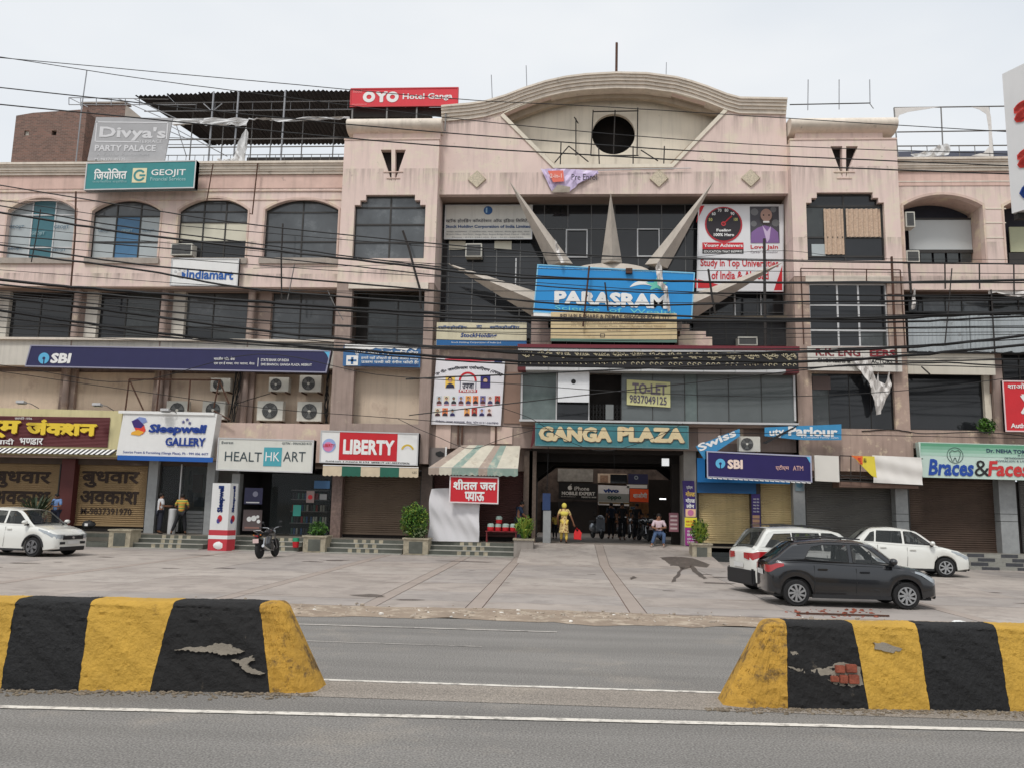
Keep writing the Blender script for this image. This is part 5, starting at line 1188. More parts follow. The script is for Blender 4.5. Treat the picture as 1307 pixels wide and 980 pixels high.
shape(((958, 310.5), (959, 297), (967, 291), (976, 288), (986, 291), (993, 297), (994.5, 310.5)), Yq-.006, m_rgb(128, 96, 150), T, 'portrait_shirt'); shape(((973, 288), (979, 296), (984, 289), (982, 306), (979, 310)), Yq-.009, m_rgb(196, 176, 206), T, 'portrait_collar')
disc(978, 279, 9.5, Yq-.010, m_rgb(60, 50, 50), T, 'portrait_beard', n=18, sx=.86); disc(978, 275, 8.6, Yq-.014, m_rgb(170, 136, 122), T, 'portrait_face', n=18, sx=.86); stripe(974, 282.5, 982, 284.6, Yq-.018, wht, T, 'portrait_smile')
for x in (974.5, 981.5): disc(x, 275, 1.1, Yq-.019, blackp, T, 'portrait_eye', n=8)
txt('Love Jain', 958, 313, 993, 319.5, Yq, redp, T, .02); txt('Career Counsellor', 958, 320.5, 993, 323.5, Yq, m_rgb(110, 100, 110), T)
txt('Study in Top Universities', 894, 331, 993.5, 343, Yq, redp, T, .02, slope=.008); txt('of India & Abroad', 908, 346.5, 981, 357, Yq, redp, T, .02)
# ---- black marquee with scroll work
T = thing('marquee', 'black marquee band with pale scroll ornament and maroon top edge', 'marquee', (at(840, 458, -1.5).x, -1.5, at(840, 458, -1.5).z))
x0, x1, z0, z1 = R(661, 441, 1019, 474, -1.5); s = .004
box('fascia', x0, -1.5, z0+.12, x1, -.9, z1-.28, mat('black_fascia', (34, 32, 34), .5, .2, 3), T); box('maroon_edge', x0-.02, -1.54, z1-.17, x1+.05, -.88, z1, mat('maroon_edge', (110, 40, 50), .5, .08), T)
for k in range(9):
    a = x0+(x1-x0)*k/9; b = x0+(x1-x0)*(k+1)/9-.015; box('light_trim', a, -1.52, z1-.279, b, -1.49, z1-.172, alu_lt, T); box('light_trim', a, -1.52, z0, b, -.9, z0+.118, alu_lt if 0 < k < 8 or True else mar, T)
box('maroon_corner', x0-.005, -1.53, z0-.01, x0+.32, -.95, z0+.12, mar, T); box('maroon_corner', x1-.5, -1.53, z0-.01, x1+.01, -.95, z0+.12, mar, T)
gold = mat('pale_gold_scroll', (196, 186, 158), .5, .25, 6); zc_ = (z0+z1)/2+.02; n = 15
for k in range(n):
    cx_ = x0+.35+(x1-x0-.7)*k/(n-1); mb = MB(); sc = rnd.uniform(.9, 1.1)
    for (ox, oz, r0, tw, sg) in ((-.14, .10, .13, 1.6, 1), (.12, .10, .11, 1.6, -1), (0, -.02, .10, 1.3, 1), (.26, .03, .07, 1.4, 1)):
        pts = [(cx_+(ox+sg*r0*(1-t/14)*math.cos(t*tw*.44+k))*sc, -1.515, zc_+.04+oz+r0*(1-t/14)*math.sin(t*tw*.44+k)) for t in range(13)]; mb.tube(pts, .02, 4)
    mb.tube([(cx_-.3, -1.515, zc_+.16), (cx_-.1, -1.515, zc_+.02), (cx_+.1, -1.515, zc_-.02)], .016, 4)
    mb.build('scroll_ornament', gold, T)
    mb = MB()
    for ox in (-.2, 0, .2): mb.tube([(cx_+ox+.06*math.cos(t*.7), -1.515, zc_-.24+.05*math.sin(t*.7)) for t in range(7)], .017, 4)
    mb.build('lower_scroll', gold, T)
T = sign('hanging_board', 'blank white board with one black dot hanging from the marquee', 'board', 712, 474, 752, 513, -1.25, mat('white_sheet_board', (228, 230, 232), .5, .03), .04); disc(732, 487, 3, -1.257, blackp, T, 'dot')
T = sign('notice', 'yellow TO-LET notice in the bay window', 'notice', 800, 486, 855.5, 518, -.96, mat('pale_yellow_paper', (206, 204, 150), .6, .05), .02, slope=.05)
txt('TO-LET', 807, 488.5, 851, 502.5, -.967, m_rgb(120, 110, 120), T, .04, slope=.04); txt('9837049125', 803.5, 503.5, 851, 514, -.967, m_rgb(90, 84, 100), T, .02, slope=.06)
# ---- Ganga Plaza
T = sign('entrance_sign', 'weathered teal sign with big cream letters GANGA PLAZA over the entrance', 'signboard', 683, 541, 879, 570.5, -1.1, mat('weathered_teal_board', (64, 124, 132), .6, .12, 1, stain=(110, 140, 132), stain_amt=.5, stain_scale=1.5, streak=.25), .2, slope=.006, frame=m_rgb(90, 130, 134))
cl = mat('faded_cream_letter', (218, 200, 160), .7, .12, 2, stain=(206, 160, 116), stain_amt=.7, stain_scale=2)
for mm, d, Yq in ((m_rgb(110, 84, 70), .9, -1.11), (cl, 0, -1.14)):
    txt('GANGA', 687.5+d, 544+d, 781+d, 563+d, Yq, mm, T, .065, slope=.004); txt('PLAZA', 788+d, 544.5+d, 874+d, 563.5+d, Yq, mm, T, .065, slope=.01)
MB().plate([[P_(p[0], p[1], -1.0) for p in ((681, 543), (684, 541), (684, 560), (677, 573), (679, 556))]], -1.0, -.98).build('torn_side_flap', mar, T)
# ---- RK engineers and neighbours
T = sign('wall_signboard', 'torn white board lettered R.K. ENGINEERS in dark red on the right tower', 'signboard', 1031, 443.5, 1151, 473.5, -.85, mat('white_flex_old', (212, 208, 200), .55, .05, 1, streak=.25), .1, slope=.008)
drd = m_rgb(130, 44, 50); txt('R.K. ENG', 1041, 445, 1098, 454.5, -.86, drd, T, .025, slope=.01); txt('EERS', 1110, 446.5, 1143, 455.5, -.86, drd, T, .05); txt('ENGINEERS & CONTRACTORS', 1044, 458, 1139, 463, -.857, blackp, T, .02, slope=.01); txt('FOR PROPERTY VALUATION OF ALL TYPES', 1056, 466, 1128, 468.5, -.857, m_rgb(90, 90, 90), T)
rag('torn_cloth', 'shredded white flex hanging down from the engineers board in front of the dark window', [(1080, 453), (1096, 460), (1104, 452), (1112, 460), (1114, 474), (1118, 486), (1121, 474), (1122, 486), (1130, 490), (1134, 474), (1138, 486), (1136, 500), (1130, 512), (1124, 528), (1119, 529), (1116, 512), (1110, 490), (1098, 474)], -1.0, ragw, seed=8)
T = sign('blank_board', 'blank off-white fascia board at the first floor of the right wing', 'board', 1158.5, 451.5, 1270, 478, -.1, mat('offwhite_board', (206, 200, 186), .6, .06, 1, streak=.2), .1, slope=.004)
# corrugated sheets
T = thing('sheet_cladding', 'row of bent galvanised sheets fixed across the right wing', 'metal sheet', (at(1230, 425, -.25).x, -.25, at(1230, 425, -.25).z))
galv = mat('galvanised_sheet', (176, 182, 184), .4, .1, 1, metal=.45, stain=(120, 120, 118), stain_amt=.6, stain_scale=2, streak=.4)
xs2 = [X(p, 425, -.25) for p in (1159, 1184, 1208, 1238, 1264, 1290, 1320, 1350, 1380, 1410)]
for k in range(len(xs2)-1):
    xa, xb = xs2[k], xs2[k+1]; n = 10; vs = []
    for i in range(n+1):
        x = xa+(xb-xa)*i/n; y = -.25+.02*math.sin(i*math.pi)+(.025 if i % 2 else 0)+.05*math.sin(k*2.1+i*.3); zt = Z(402, -.25, 1230)-.03+.02*math.sin(k*3); zb_ = Z(449, -.25, 1230)+.03*math.sin(i*.6+k*2)
        vs += [(x, y, zb_), (x, y-.05, zt)]
    MB().add(vs, [(2*i, 2*i+2, 2*i+3, 2*i+1) for i in range(n)]).build('metal_sheet', galv, T)
box('rail', xs2[0]-.2, -.3, Z(400, -.25, 1230), xs2[-1], -.22, Z(398, -.25, 1230), black_m, T); box('rail', xs2[0]-.1, -.22, Z(449, -.25, 1230)-.05, xs2[-1], -.15, Z(449, -.25, 1230), black_m, T)
rag('torn_cloth', 'dirty ragged white cloth drooping under the pink band at the far right', [(1262, 371), (1307, 372), (1345, 372), (1345, 378), (1322, 376), (1307, 380), (1297, 376), (1284, 378), (1270, 374), (1263, 375)], -.15, ragw, seed=11)
rag('torn_cloth', 'small white rag hanging on the post left of the galvanised sheets', [(1166, 368), (1169, 376), (1168, 394), (1163, 396), (1165, 380)], -.5, ragw, seed=12)
# ---- red phone shop sign far right
T = sign('wall_signboard', 'red sign with white Hindi letters cut off at the far right edge', 'signboard', 1281, 486, 1352, 551, -.3, m_rgb(206, 46, 54, .45, 'phone_red'), .12, frame=m_rgb(226, 200, 200))
txt('शाओमी', 1286, 489, 1318, 496, -.31, wht, T, .02); txt('X', 1302, 503, 1324, 528, -.31, wht, T, .08); txt('Authorised', 1290, 540, 1330, 546, -.31, wht, T, .03)
# ---- dental shop
T = sign('shop_signboard', 'pale green dental sign reading Braces & Faces in blue and red', 'signboard', 1175, 566, 1352, 611, -.85, mat('pale_green_face', (196, 216, 206), .45, .04, 1), .3, slope=.012, lean=-.07)
gr1 = m_rgb(120, 180, 150)
for k, c_ in enumerate(((96, 158, 126), (124, 176, 150), (150, 192, 170), (174, 206, 190))): stripe(1175-.0, 566+k*4, 1352, 570+k*4, -.855+.0*k, m_rgb(*c_, .45), T, 'green_band', .003, slope=.012)
txt('Braces', 1186, 585.5, 1243, 606.5, -.865, m_rgb(32, 74, 160), T, .035, italic=.15, slope=.01); txt('&', 1243.5, 587, 1263, 607.5, -.865, blackp, T, .0); txt('Faces', 1262, 588, 1314, 607.5, -.865, m_rgb(200, 56, 56), T, .035, italic=.15, slope=.01)
disc(1219, 580.5, 10.5, -.864, m_rgb(80, 100, 96), T, 'tooth_ring', .93)
tp = [(1212, 577), (1215, 574), (1219, 575.5), (1223, 574), (1226, 577), (1225, 583), (1223, 588), (1221, 588), (1219.5, 583.5), (1218.5, 583.5), (1217, 588), (1215, 587), (1213, 582)]
mb = MB(); mb.tube([at(x, y, -.868) for x, y in tp+[tp[0]]], .012, 4); mb.build('tooth_outline', m_rgb(80, 100, 96), T)
txt('Dr. NEHA TOMAR', 1259, 572.5, 1320, 577.5, -.864, m_rgb(40, 60, 90), T, .03, slope=.02); txt('B.D.S, M.D.S', 1299, 580, 1330, 582.3, -.864, m_rgb(60, 80, 90), T, .01); txt('ORTHODONTIST & DENTOFACIAL', 1282, 583.5, 1340, 586, -.864, m_rgb(60, 80, 90), T, .01); txt('INVISALIGN & LINGUAL BRACES', 1271, 587, 1340, 589.5, -.864, m_rgb(60, 80, 90), T, .01)
# ---- bank ATM sign
T = sign('shop_signboard', 'dark blue SBI ATM sign with a jagged lower edge', 'signboard', 902, 578, 1036, 612, -1.45, m_rgb(36, 26, 88, .45, 'atm_navy'), .4, slope=.03, frame=m_rgb(170, 170, 190))
an = MATS['atm_navy']; bank_logo(919.5, 591, 6.2, -1.462, T, an); txt('SBI', 928.5, 586, 948, 598, -1.46, m_rgb(236, 214, 200), T, .05); txt('एटीएम', 990, 593, 1007, 600, -1.46, m_rgb(224, 180, 170), T, .01); txt('ATM', 1012, 594, 1025, 600, -1.46, m_rgb(224, 180, 170), T, .0)
x0, x1, z0, z1 = R(1020, 579, 1037, 612, -1.47); MB().plate([[(x1-.02, z0+.45), (x1-.06, z0+.62), (x1-.2, z1-.12), (x1-.42, z1-.06), (x1-.02, z1-.08)]], -1.466, -1.455).build('light_blue_corner', skyb, T)
x0, x1, z0, z1 = R(903, 608, 1036, 612, -1.46); mb = MB(); n = 20
for i in range(n):
    xa = x0+(x1-x0)*i/n; zz = z0-.03-(x1-x0)*.03*(i/n-.5); mb.plate([[(xa, zz), (xa+.16, zz-.02), (xa+.15, zz+.06), (xa+.02, zz+.04)]], -1.47, -1.46)
mb.build('jagged_edge', wht, T)
bl_ = mat('bright_blue_fascia', (30, 112, 176), .5, .06, 1); T = thing('shop_fascia', 'bright blue fascia sheet over the cream shutters behind the bank sign', 'fascia', (at(930, 600, -.3).x, -.3, at(930, 600, -.3).z))
rbox('fascia_sheet', 890, 585, 1008, 616, -.3, .1, bl_, T); rbox('fascia_lower', 890, 616, 965, 629, -.1, .1, mat('dark_blue_fascia', (22, 84, 134), .5, .06), T)
# leaning Swiss banner
def tilted(name, label, quad, Y, m, cat='banner'):
    T = thing(name, label, cat, tuple(at(*quad[3], Y))); MB().plate([[P_(p[0], p[1], Y) for p in quad]], Y, Y+.04).build('board', m, T); return T
bl2 = mat('faded_blue_flex', (62, 142, 190), .5, .08, 2)
T = tilted('fallen_banner', 'slanting blue banner piece lettered Swiss over the bank sign', [(888, 569), (944, 546.5), (944.5, 556), (899, 586)], -1.2, bl2)
x0, x1, z0, z1 = R(892, 550, 943, 576, -1.21)
def swfn(u, w):
    a = P_(893.5, 576, -1.21); b = P_(940.5, 555.5, -1.21); d = Vector((b[0]-a[0], b[1]-a[1])); nrm = Vector((-d.y, d.x)).normalized()
    return (a[0]+d.x*u+nrm.x*w*.30, -1.212, a[1]+d.y*u+nrm.y*w*.30)
txt('Swiss', 0, 0, 1, 1, -1.21, wht, T, .03, fn=swfn)
T = tilted('torn_banner', 'torn blue banner ending lettered Beauty Parlour beside the air conditioner', [(976, 545), (1074, 541), (1074, 561), (1028, 561), (1012, 560), (976, 556)], -1.05, bl2)
txt('Parlour', 1006, 544, 1069, 556, -1.06, wht, T, .04, slope=.01); txt('uty', 982, 548, 1001, 559, -1.06, wht, T, .03, slope=-.1); txt('A Complete Family Salon', 1022, 556.5, 1070, 559.5, -1.06, wht, T)
shape(((972, 565), (1012, 545), (1020, 541), (1014, 546), (978, 566)), -1.075, blackp, T, 'black_fold')
# blank white boards
T = sign('blank_board', 'small rust-edged white board right of the bank sign', 'board', 1040, 581, 1071, 614, -1.1, mat('chalky_white_board', (220, 216, 208), .6, .05, 1, stain=(150, 96, 66), stain_amt=.5, stain_scale=5, thr=.66), .1, slope=.03)
T = thing('cloth_covered_sign', 'crumpled white cloth with yellow torn print stretched on a sign frame', 'signboard', tuple(at(1130, 617, -1.1)))
def cloth(l, t, r, b, Y, m, amp=.03, fy=9, sl=.03, name='cloth'):
    x0, x1, z0, z1 = R(l, t, r, b, Y); nx_, nz_ = 30, 14; vs = []
    for j in range(nz_+1):
        for i in range(nx_+1):
            u, v = i/nx_, j/nz_; vs.append((x0+(x1-x0)*u, Y-amp*math.sin(v*fy+u*3)-.4*amp*math.sin(u*23+v*5), z0+(z1-z0)*v-sl*(x1-x0)*u))
    return MB().add(vs, [(j*(nx_+1)+i, j*(nx_+1)+i+1, (j+1)*(nx_+1)+i+1, (j+1)*(nx_+1)+i) for j in range(nz_) for i in range(nx_)]).build(name, m, T, smooth=True)
cloth(1114, 581, 1177, 616, -1.1, mat('white_cloth', (224, 220, 214), .8, .04, 2))
MB().plate([[P_(p[0], p[1], -1.14) for p in ((1088, 581), (1116, 582), (1119, 609), (1113, 607), (1099, 593))]], -1.15, -1.13).build('yellow_print', mat('yellow_print', (226, 206, 70), .5, .06), T); MB().plate([[P_(p[0], p[1], -1.15) for p in ((1086, 581), (1101, 581.5), (1101, 593), (1096, 588))]], -1.16, -1.151).build('orange_print', m_rgb(226, 110, 50), T)
txt('TEL', 1095, 584, 1100, 592, -1.17, redp, T, .02); txt('ARA', 1102, 584, 1106, 590, -1.16, blackp, T, .02)
mb = MB()
for pts in (((1072, 581), (1178, 585)), ((1072, 613), (1178, 619)), ((1072, 581), (1072, 613)), ((1086, 582), (1086, 614)), ((1098, 582), (1098, 615)), ((1072, 606), (1112, 608))): rodpx(mb, pts, -1.0, .02)
mb.build('frame', iron_dk, T); rbox('tin_canopy', 1071, 615, 1172, 622, -.9, .8, mat('rusty_tin', (120, 96, 84), .7, .2, 4), T)
# ---- sheetal jal banner
T = sign('cloth_banner', 'red cloth banner with white Hindi letters for free drinking water under the awning', 'banner', 573.5, 607.5, 636.5, 642, -1.35, m_rgb(200, 36, 48, .6, 'banner_red'), .02, slope=.01, frame=m_rgb(224, 214, 214))
txt('शीतल जल', 578.5, 611, 633.5, 625, -1.36, wht, T, .035, slope=-.0); txt('प~याऊ', 593, 627, 618.5, 639, -1.36, wht, T, .035)
# ---- pillar posters
pur = m_rgb(58, 40, 110, .5, 'poster_purple')
T = sign('pillar_poster', 'tall purple, yellow and magenta poster wrapped on the entrance pillar beside the planter', 'poster', 873.5, 613, 888.5, 696, -.12, pur, .05, slope=0, lean=-.05)
txt('एटीएम', 876, 619, 884, 624, -.127, wht, T, .02); txt('गोल~ड', 875, 626, 887, 633, -.127, m_rgb(226, 190, 90), T, .03); txt('गोल~ड', 875, 635, 887, 641, -.127, wht, T, .03); txt('लोन', 876, 642, 886, 648, -.127, wht, T, .03)
stripe(875, 649, 888, 659, -.127, m_rgb(226, 186, 150), T); disc(881.5, 654, 4, -.131, m_rgb(190, 110, 150), T, n=12); stripe(874, 660, 889.5, 672.5, -.127, m_rgb(226, 214, 60), T); txt('मात~र 75 पैसे', 875.5, 663, 887.5, 666.5, -.132, redp, T, .02); txt('9.24% प~रतिवर~ष'.replace('ति', 'ित'), 875.5, 667.5, 887.5, 670.5, -.132, redp, T, .01)
stripe(874.5, 673, 890.5, 695.5, -.127, m_rgb(150, 50, 130), T); 
for k, s in enumerate(('आसान लोन', 'कम ब~याज', 'तुरंत सेवा', 'पूर~ण सुरक~षा')): txt(s, 877, 675.5+5*k, 888, 679+5*k, -.132, wht, T, .015)
T = sign('pillar_poster', 'narrow purple poster with white lines between the two cream shutters', 'poster', 959.5, 630, 970.5, 673, -.06, pur, .03); 
for k in range(5): txt('नकद सेवा', 961, 635+4*k, 969, 637.5+4*k, -.067, wht, T, .01)
for k in range(3): stripe(960.5, 657+5.2*k, 969.5, 661+5.2*k, -.067, m_rgb(190, 150, 116), T)
o = sign('wall_plaque', 'pale blue roundel plaque on the grey granite pillar beside the cream shutter', 'plaque', 1015, 612, 1026, 626, -.06, m_rgb(120, 140, 150), .02); disc(1020.5, 618, 4, -.066, m_rgb(80, 120, 140), o, 'roundel')
# ---- signs deep in the courtyard
Yk = 13.6
T = sign('courtyard_sign', 'black sign reading iPhone MOBILE EXPERT seen through the passage', 'signboard', 713, 615.5, 762, 637, Yk, blackp, .2, slope=.02)
txt('iPhone', 733, 620.5, 752, 625.5, Yk-.01, wht, T, .015); txt('MOBILE EXPERT', 717, 627, 759.5, 631.5, Yk-.01, wht, T, .04)
disc(727.5, 622, 2.9, Yk-.01, wht, T, 'fruit_logo', n=14); disc(730.8, 621.5, 1.2, Yk-.02, blackp, T, 'fruit_bite', n=10); shape(((727.5, 618.8), (729.5, 616.6), (729, 618.6)), Yk-.012, wht, T, 'fruit_leaf')
txt('www.iphonemobileexpert.com', 716, 632.5, 735, 634, Yk-.01, wht, T); txt('9808761444', 742, 633, 761, 635, Yk-.01, wht, T, .01)
T = sign('courtyard_sign', 'white and grey sign reading vivo and oppo seen through the passage', 'signboard', 763.5, 619, 803, 644.5, Yk, m_rgb(244, 244, 246), .2, slope=.02)
stripe(763.5, 629.5, 803, 640, Yk-.002, m_rgb(150, 154, 152), T); stripe(764, 640.5, 803, 642.5, Yk-.002, m_rgb(120, 100, 60), T); txt('vivo', 770, 623, 790, 628.3, Yk-.01, m_rgb(40, 70, 140), T, .06); txt('oppo', 775, 632.5, 793, 638, Yk-.01, m_rgb(40, 70, 60), T, .05)
T = sign('courtyard_sign', 'orange red sign with white Hindi letters seen at the right of the passage', 'signboard', 804, 623.5, 829.5, 640, Yk, m_rgb(250, 96, 50), .2, slope=.02); txt('शाओमी', 808, 628, 826, 635, Yk-.01, wht, T, .03)
T = sign('courtyard_sign', 'dark blue sign with grey roundel above the orange sign in the courtyard', 'signboard', 802, 604.5, 827, 617, Yk+.2, m_rgb(44, 46, 80), .2); disc(812, 609, 2.6, Yk+.192, m_rgb(140, 150, 160), T, 'roundel', .5)
T = sign('blank_board', 'white strip board between the dark blue and orange courtyard signs', 'board', 800, 618, 826, 622.5, Yk, wht, .1)
T = sign('notice_board', 'dark blue notice standing on the grey block at the passage mouth', 'notice', 692.5, 629, 702.5, 650.5, -.12, m_rgb(40, 60, 100), .03)
T = sign('wall_notice', 'pink printed notice on the right wall inside the passage', 'notice', 854, 654, 866, 678, .6, m_rgb(150, 100, 110), .02)
for k in range(4): stripe(855.5, 657+5.2*k, 864.5, 659.4+5.2*k, .594, m_rgb(214, 190, 190), T)
# ---- tall street sign standing close on the right, cut by the frame
Ys = -12.0; a = at(1279, 95, Ys); b = at(1297, 273, Ys); W_ = 3.0; ang = math.radians(-62)
T = thing('street_hoarding', 'tall white hoarding with red and blue letters cut off by the right frame edge', 'signboard', (a.x, Ys, b.z))
d = Vector((math.cos(ang), math.sin(ang), 0)); nrm = Vector((d.y, -d.x, 0)); p0 = Vector((a.x, Ys, 0)); zt, zb_ = a.z, b.z
pl = [p0+Vector((0, 0, zb_)), p0+d*W_+Vector((0, 0, zb_)), p0+d*W_+Vector((0, 0, zt)), p0+Vector((0, 0, zt))]
MB().quad(*pl, th=.35).build('board', mat('white_hoarding_face', (214, 214, 214), .45, .04, 1, streak=.06), T)
MB().box(p0.x+.1, Ys-.1, zb_-.16, p0.x+.5, Ys+.1, zb_-.02).build('light_box', black_m, T)
def hoard_txt(s, u0, u1, za, zb2_, m, bold=.06):
    def fn(u, w):
        q = p0+d*(u0+(u1-u0)*u)-nrm*(-.012); return (q.x+nrm.x*.012, q.y+nrm.y*.012, za+(zb2_-za)*w)
    return txt(s, 0, 0, 1, 1, Ys, m, T, bold, fn=fn)
h_ = zt-zb_
for (za, zb2_, m_, s_) in ((zt-.40*h_, zt-.20*h_, m_rgb(214, 70, 60), 'airtel'), (zt-.72*h_, zt-.54*h_, m_rgb(214, 70, 60), 'airtel'), (zb_+.06*h_, zb_+.22*h_, bluep, 'office')): hoard_txt(s_, .25, 2.9, za, zb2_, m_)
MB().tube([(p0+d*1.6+Vector((0, 0, 0))), (p0+d*1.6+Vector((0, 0, zb_)))], .12, 10).build('post', steel, T)
# ================================================================ ROOFTOP
bm_ = mat('weathered_red_brickwork', (120, 98, 90), .9, .3, 2, stain=(84, 72, 68), stain_amt=.7, stain_scale=1.2)
def brick_nodes(m):
    n = m.node_tree.nodes; l = m.node_tree.links; p = n['Principled BSDF']; g = n.new('ShaderNodeNewGeometry'); sp = n.new('ShaderNodeSeparateXYZ'); l.new(g.outputs['Position'], sp.inputs[0])
    ad = n.new('ShaderNodeMath'); ad.operation = 'ADD'; l.new(sp.outputs[0], ad.inputs[0]); l.new(sp.outputs[1], ad.inputs[1]); cb = n.new('ShaderNodeCombineXYZ'); l.new(ad.outputs[0], cb.inputs[0]); l.new(sp.outputs[2], cb.inputs[1])
    b = n.new('ShaderNodeTexBrick'); b.inputs['Scale'].default_value = 1; b.inputs['Brick Width'].default_value = .24; b.inputs['Row Height'].default_value = .085; b.inputs['Mortar Size'].default_value = .012
    b.inputs['Color1'].default_value = (*lin(142, 106, 94), 1); b.inputs['Color2'].default_value = (*lin(98, 78, 72), 1); b.inputs['Mortar'].default_value = (*lin(142, 128, 118), 1)
    l.new(cb.outputs[0], b.inputs['Vector']); src = p.inputs['Base Color'].links[0].from_socket
    x = n.new('ShaderNodeMix'); x.data_type = 'RGBA'; x.inputs[0].default_value = .7; l.new(src, x.inputs[6]); l.new(b.outputs[0], x.inputs[7]); l.new(x.outputs[2], p.inputs['Base Color'])
    bp = n.new('ShaderNodeBump'); bp.inputs['Distance'].default_value = .02; l.new(b.outputs['Fac'], bp.inputs['Height']); bp.invert = True; l.new(bp.outputs[0], p.inputs['Normal'])
brick_nodes(bm_)
RZ = 16.3
Yb = 5.0; x0, x1 = X(17, 180, Yb), X(107, 180, Yb); z1 = Z(143, Yb, 60); T = thing('brick_house', 'unplastered red brick block on the roof behind the left parapet', 'rooftop house', ((x0+x1)/2, Yb, RZ))
ww = [(x0, RZ), (x1, RZ), (x1, z1+.12), (x0+1.4, z1-.02), (x0+.9, z1-.05), (x0, z1-.2)]
h1 = rect_loop(31, 167, 37, 173, Yb); h2 = rect_loop(66, 167, 72, 173, Yb)
MB().plate([ww, h1, h2], Yb, Yb+.25).build('wall', bm_, T); box('side_wall', x1-.25, Yb+.26, RZ, x1, Yb+5, z1, bm_, T); box('side_wall', x0, Yb+.26, RZ, x0+.25, Yb+5, z1-.2, bm_, T)
box('vent', h1[0][0], Yb+.1, h1[0][1], h1[1][0], Yb+.2, h1[2][1], white_wall, T); box('vent', h2[0][0], Yb+.2, h2[0][1], h2[1][0], Yb+.26, h2[2][1], dark_in, T)
Y2 = 6.2; xa, xb = X(105, 140, Y2), X(160, 140, Y2); box('upper_wall', xa, Y2, RZ, xb, Y2+.25, Z(133, Y2, 130), bm_, T); MB().plate([[(xb, RZ), (xb+1.1, RZ), (xb+.9, Z(150, Y2, 180)), (xb, Z(134, Y2, 160))]], Y2, Y2+.2).build('concrete_side', conc, T); box('coping', xa-.05, Y2-.1, Z(133, Y2, 130), xb+.1, Y2+.4, Z(133, Y2, 130)+.08, conc, T)
# corrugated shed roof
corr = mat('dark_corrugated_sheet', (46, 46, 50), .7, .2, 1.5)
ZR = 21.0; fx0, fx1 = -18.5, -4.6; T = thing('roof_shed', 'dark corrugated sheet shed with light steel posts on the left roof', 'roof shed', (-12, 4, RZ))
def corr_sheet(xa, xb, ya, yb, za, zb_, per=.22, skew=0):
    n = int((xb-xa)/per*4); vs = []
    for i in range(n+1):
        u = i/n; x = xa+(xb-xa)*u; h = .045*math.sin(i*math.pi/2); vs += [(x, ya, za+h), (x+skew*(1-u), yb, zb_+h)]
    return MB().add(vs, [(2*i, 2*i+2, 2*i+3, 2*i+1) for i in range(n)])
nb = 9; w = (fx1-fx0)/nb
for k in range(nb): corr_sheet(fx0+w*k, fx0+w*(k+1)+.05, 2.0, 7.7, ZR+.25*math.sin(k*.38)*.7-.05, ZR+.04, skew=1.2 if k == 0 else 0).build('roof_sheet', corr, T)
lst = mat('light_grey_steel', (150, 152, 156), .5, .1, metal=.3)
mb = MB()
for y in (2.6,):
    mb.tube([(fx0+.6, y, ZR-.12), (fx1, y, ZR-.12)], .03, 5)
    mb.tube([(fx0+.2, y, ZR-.55), (fx1, y, ZR-.55)], .03, 5)
    for i in range(15): x = fx0+.9+i*.93; mb.tube([(x, y, ZR-.55), (x, y, ZR-.12)], .018, 4)
mb.build('truss', lst, T)
for px in (268, 300, 360, 448): x = X(px, 180, 1.6); MB().tube([(x, 1.6, RZ), (x, 1.6, ZR-.1)], .045, 6).build('post', lst, T)
for (px, a, b) in ((268, 18, 30),): x = X(px, 180, 1.6); MB().tube([(x, 1.6, ZR-1.1), (x+.45, 1.6, ZR-.7)], .025, 5).tube([(x, 1.6, ZR-1.1), (x-.45, 1.6, ZR-.7)], .025, 5).build('brace', lst, T)
for px in (243, 283, 320, 345, 385, 425): x = X(px, 190, 3.5); MB().tube([(x, 3.5, RZ), (x, 3.5, ZR-.1)], .03, 5).build('post', steel, T)
mb = MB()
for py in (178, 188): z = Z(py, 1.4, 330); mb.tube([(X(215, py, 1.4), 1.4, z), (XTL, 1.4, z)], .03, 5)
for i in range(22): x = X(215, 200, 1.2)+i*.42; mb.tube([(x, 1.2, RZ+.2), (x, 1.2, Z(198, 1.2, 330))], .014, 4)
mb.tube([(X(140, 198, 1.2), 1.2, Z(198, 1.2, 330)), (XTL, 1.2, Z(198, 1.2, 330))], .02, 4)
mb.build('railing', steel, T)
box('dark_screen', X(315, 203, 3.0), 3.0, RZ+.1, XTL, 3.05, Z(201, 3.0, 380), iron_dk, T)
mb = MB(); mb.add([(-12.6, 2.2, RZ), (-11.6, 2.2, RZ+1.1), (-10.4, 2.2, RZ+.7), (-9.5, 2.2, RZ+.75), (-9.4, 2.2, RZ), (-12.6, 2.9, RZ), (-11.6, 2.9, RZ+1.1), (-10.4, 2.9, RZ+.7), (-9.5, 2.9, RZ+.75), (-9.4, 2.9, RZ)], [(0, 1, 2, 3, 4), (9, 8, 7, 6, 5), (0, 5, 6, 1), (1, 6, 7, 2), (2, 7, 8, 3), (3, 8, 9, 4)])
tag(mb.build('tarpaulin_heap', mat('dark_tarpaulin', (80, 80, 82), .6, .2, 3)), 'dark covered heap standing under the corrugated roof shed', 'tarpaulin')
# light lattice frame beside the brick block
T = thing('steel_lattice', 'pale light steel lattice reaching from the brick block to the shed roof', 'metal frame', (-18, 2.4, RZ)); mb = MB()
for pts in (((88, 125), (215, 127)), ((88, 134), (250, 134)), ((88, 125), (88, 134)), ((88, 125), (112, 137)), ((150, 126), (205, 150)), ((170, 126), (225, 152)), ((103, 126), (103, 136)), ((123, 126), (123, 135)), ((142, 126), (142, 135)), ((160, 126), (160, 135)), ((178, 127), (178, 135)), ((214, 176), (265, 178)), ((216, 168), (240, 178)), ((214, 185), (270, 185)), ((215, 160), (290, 200)), ((225, 160), (238, 200))): rodpx(mb, pts, 2.2, .022)
mb.build('lattice_bar', lst, T)
T = None
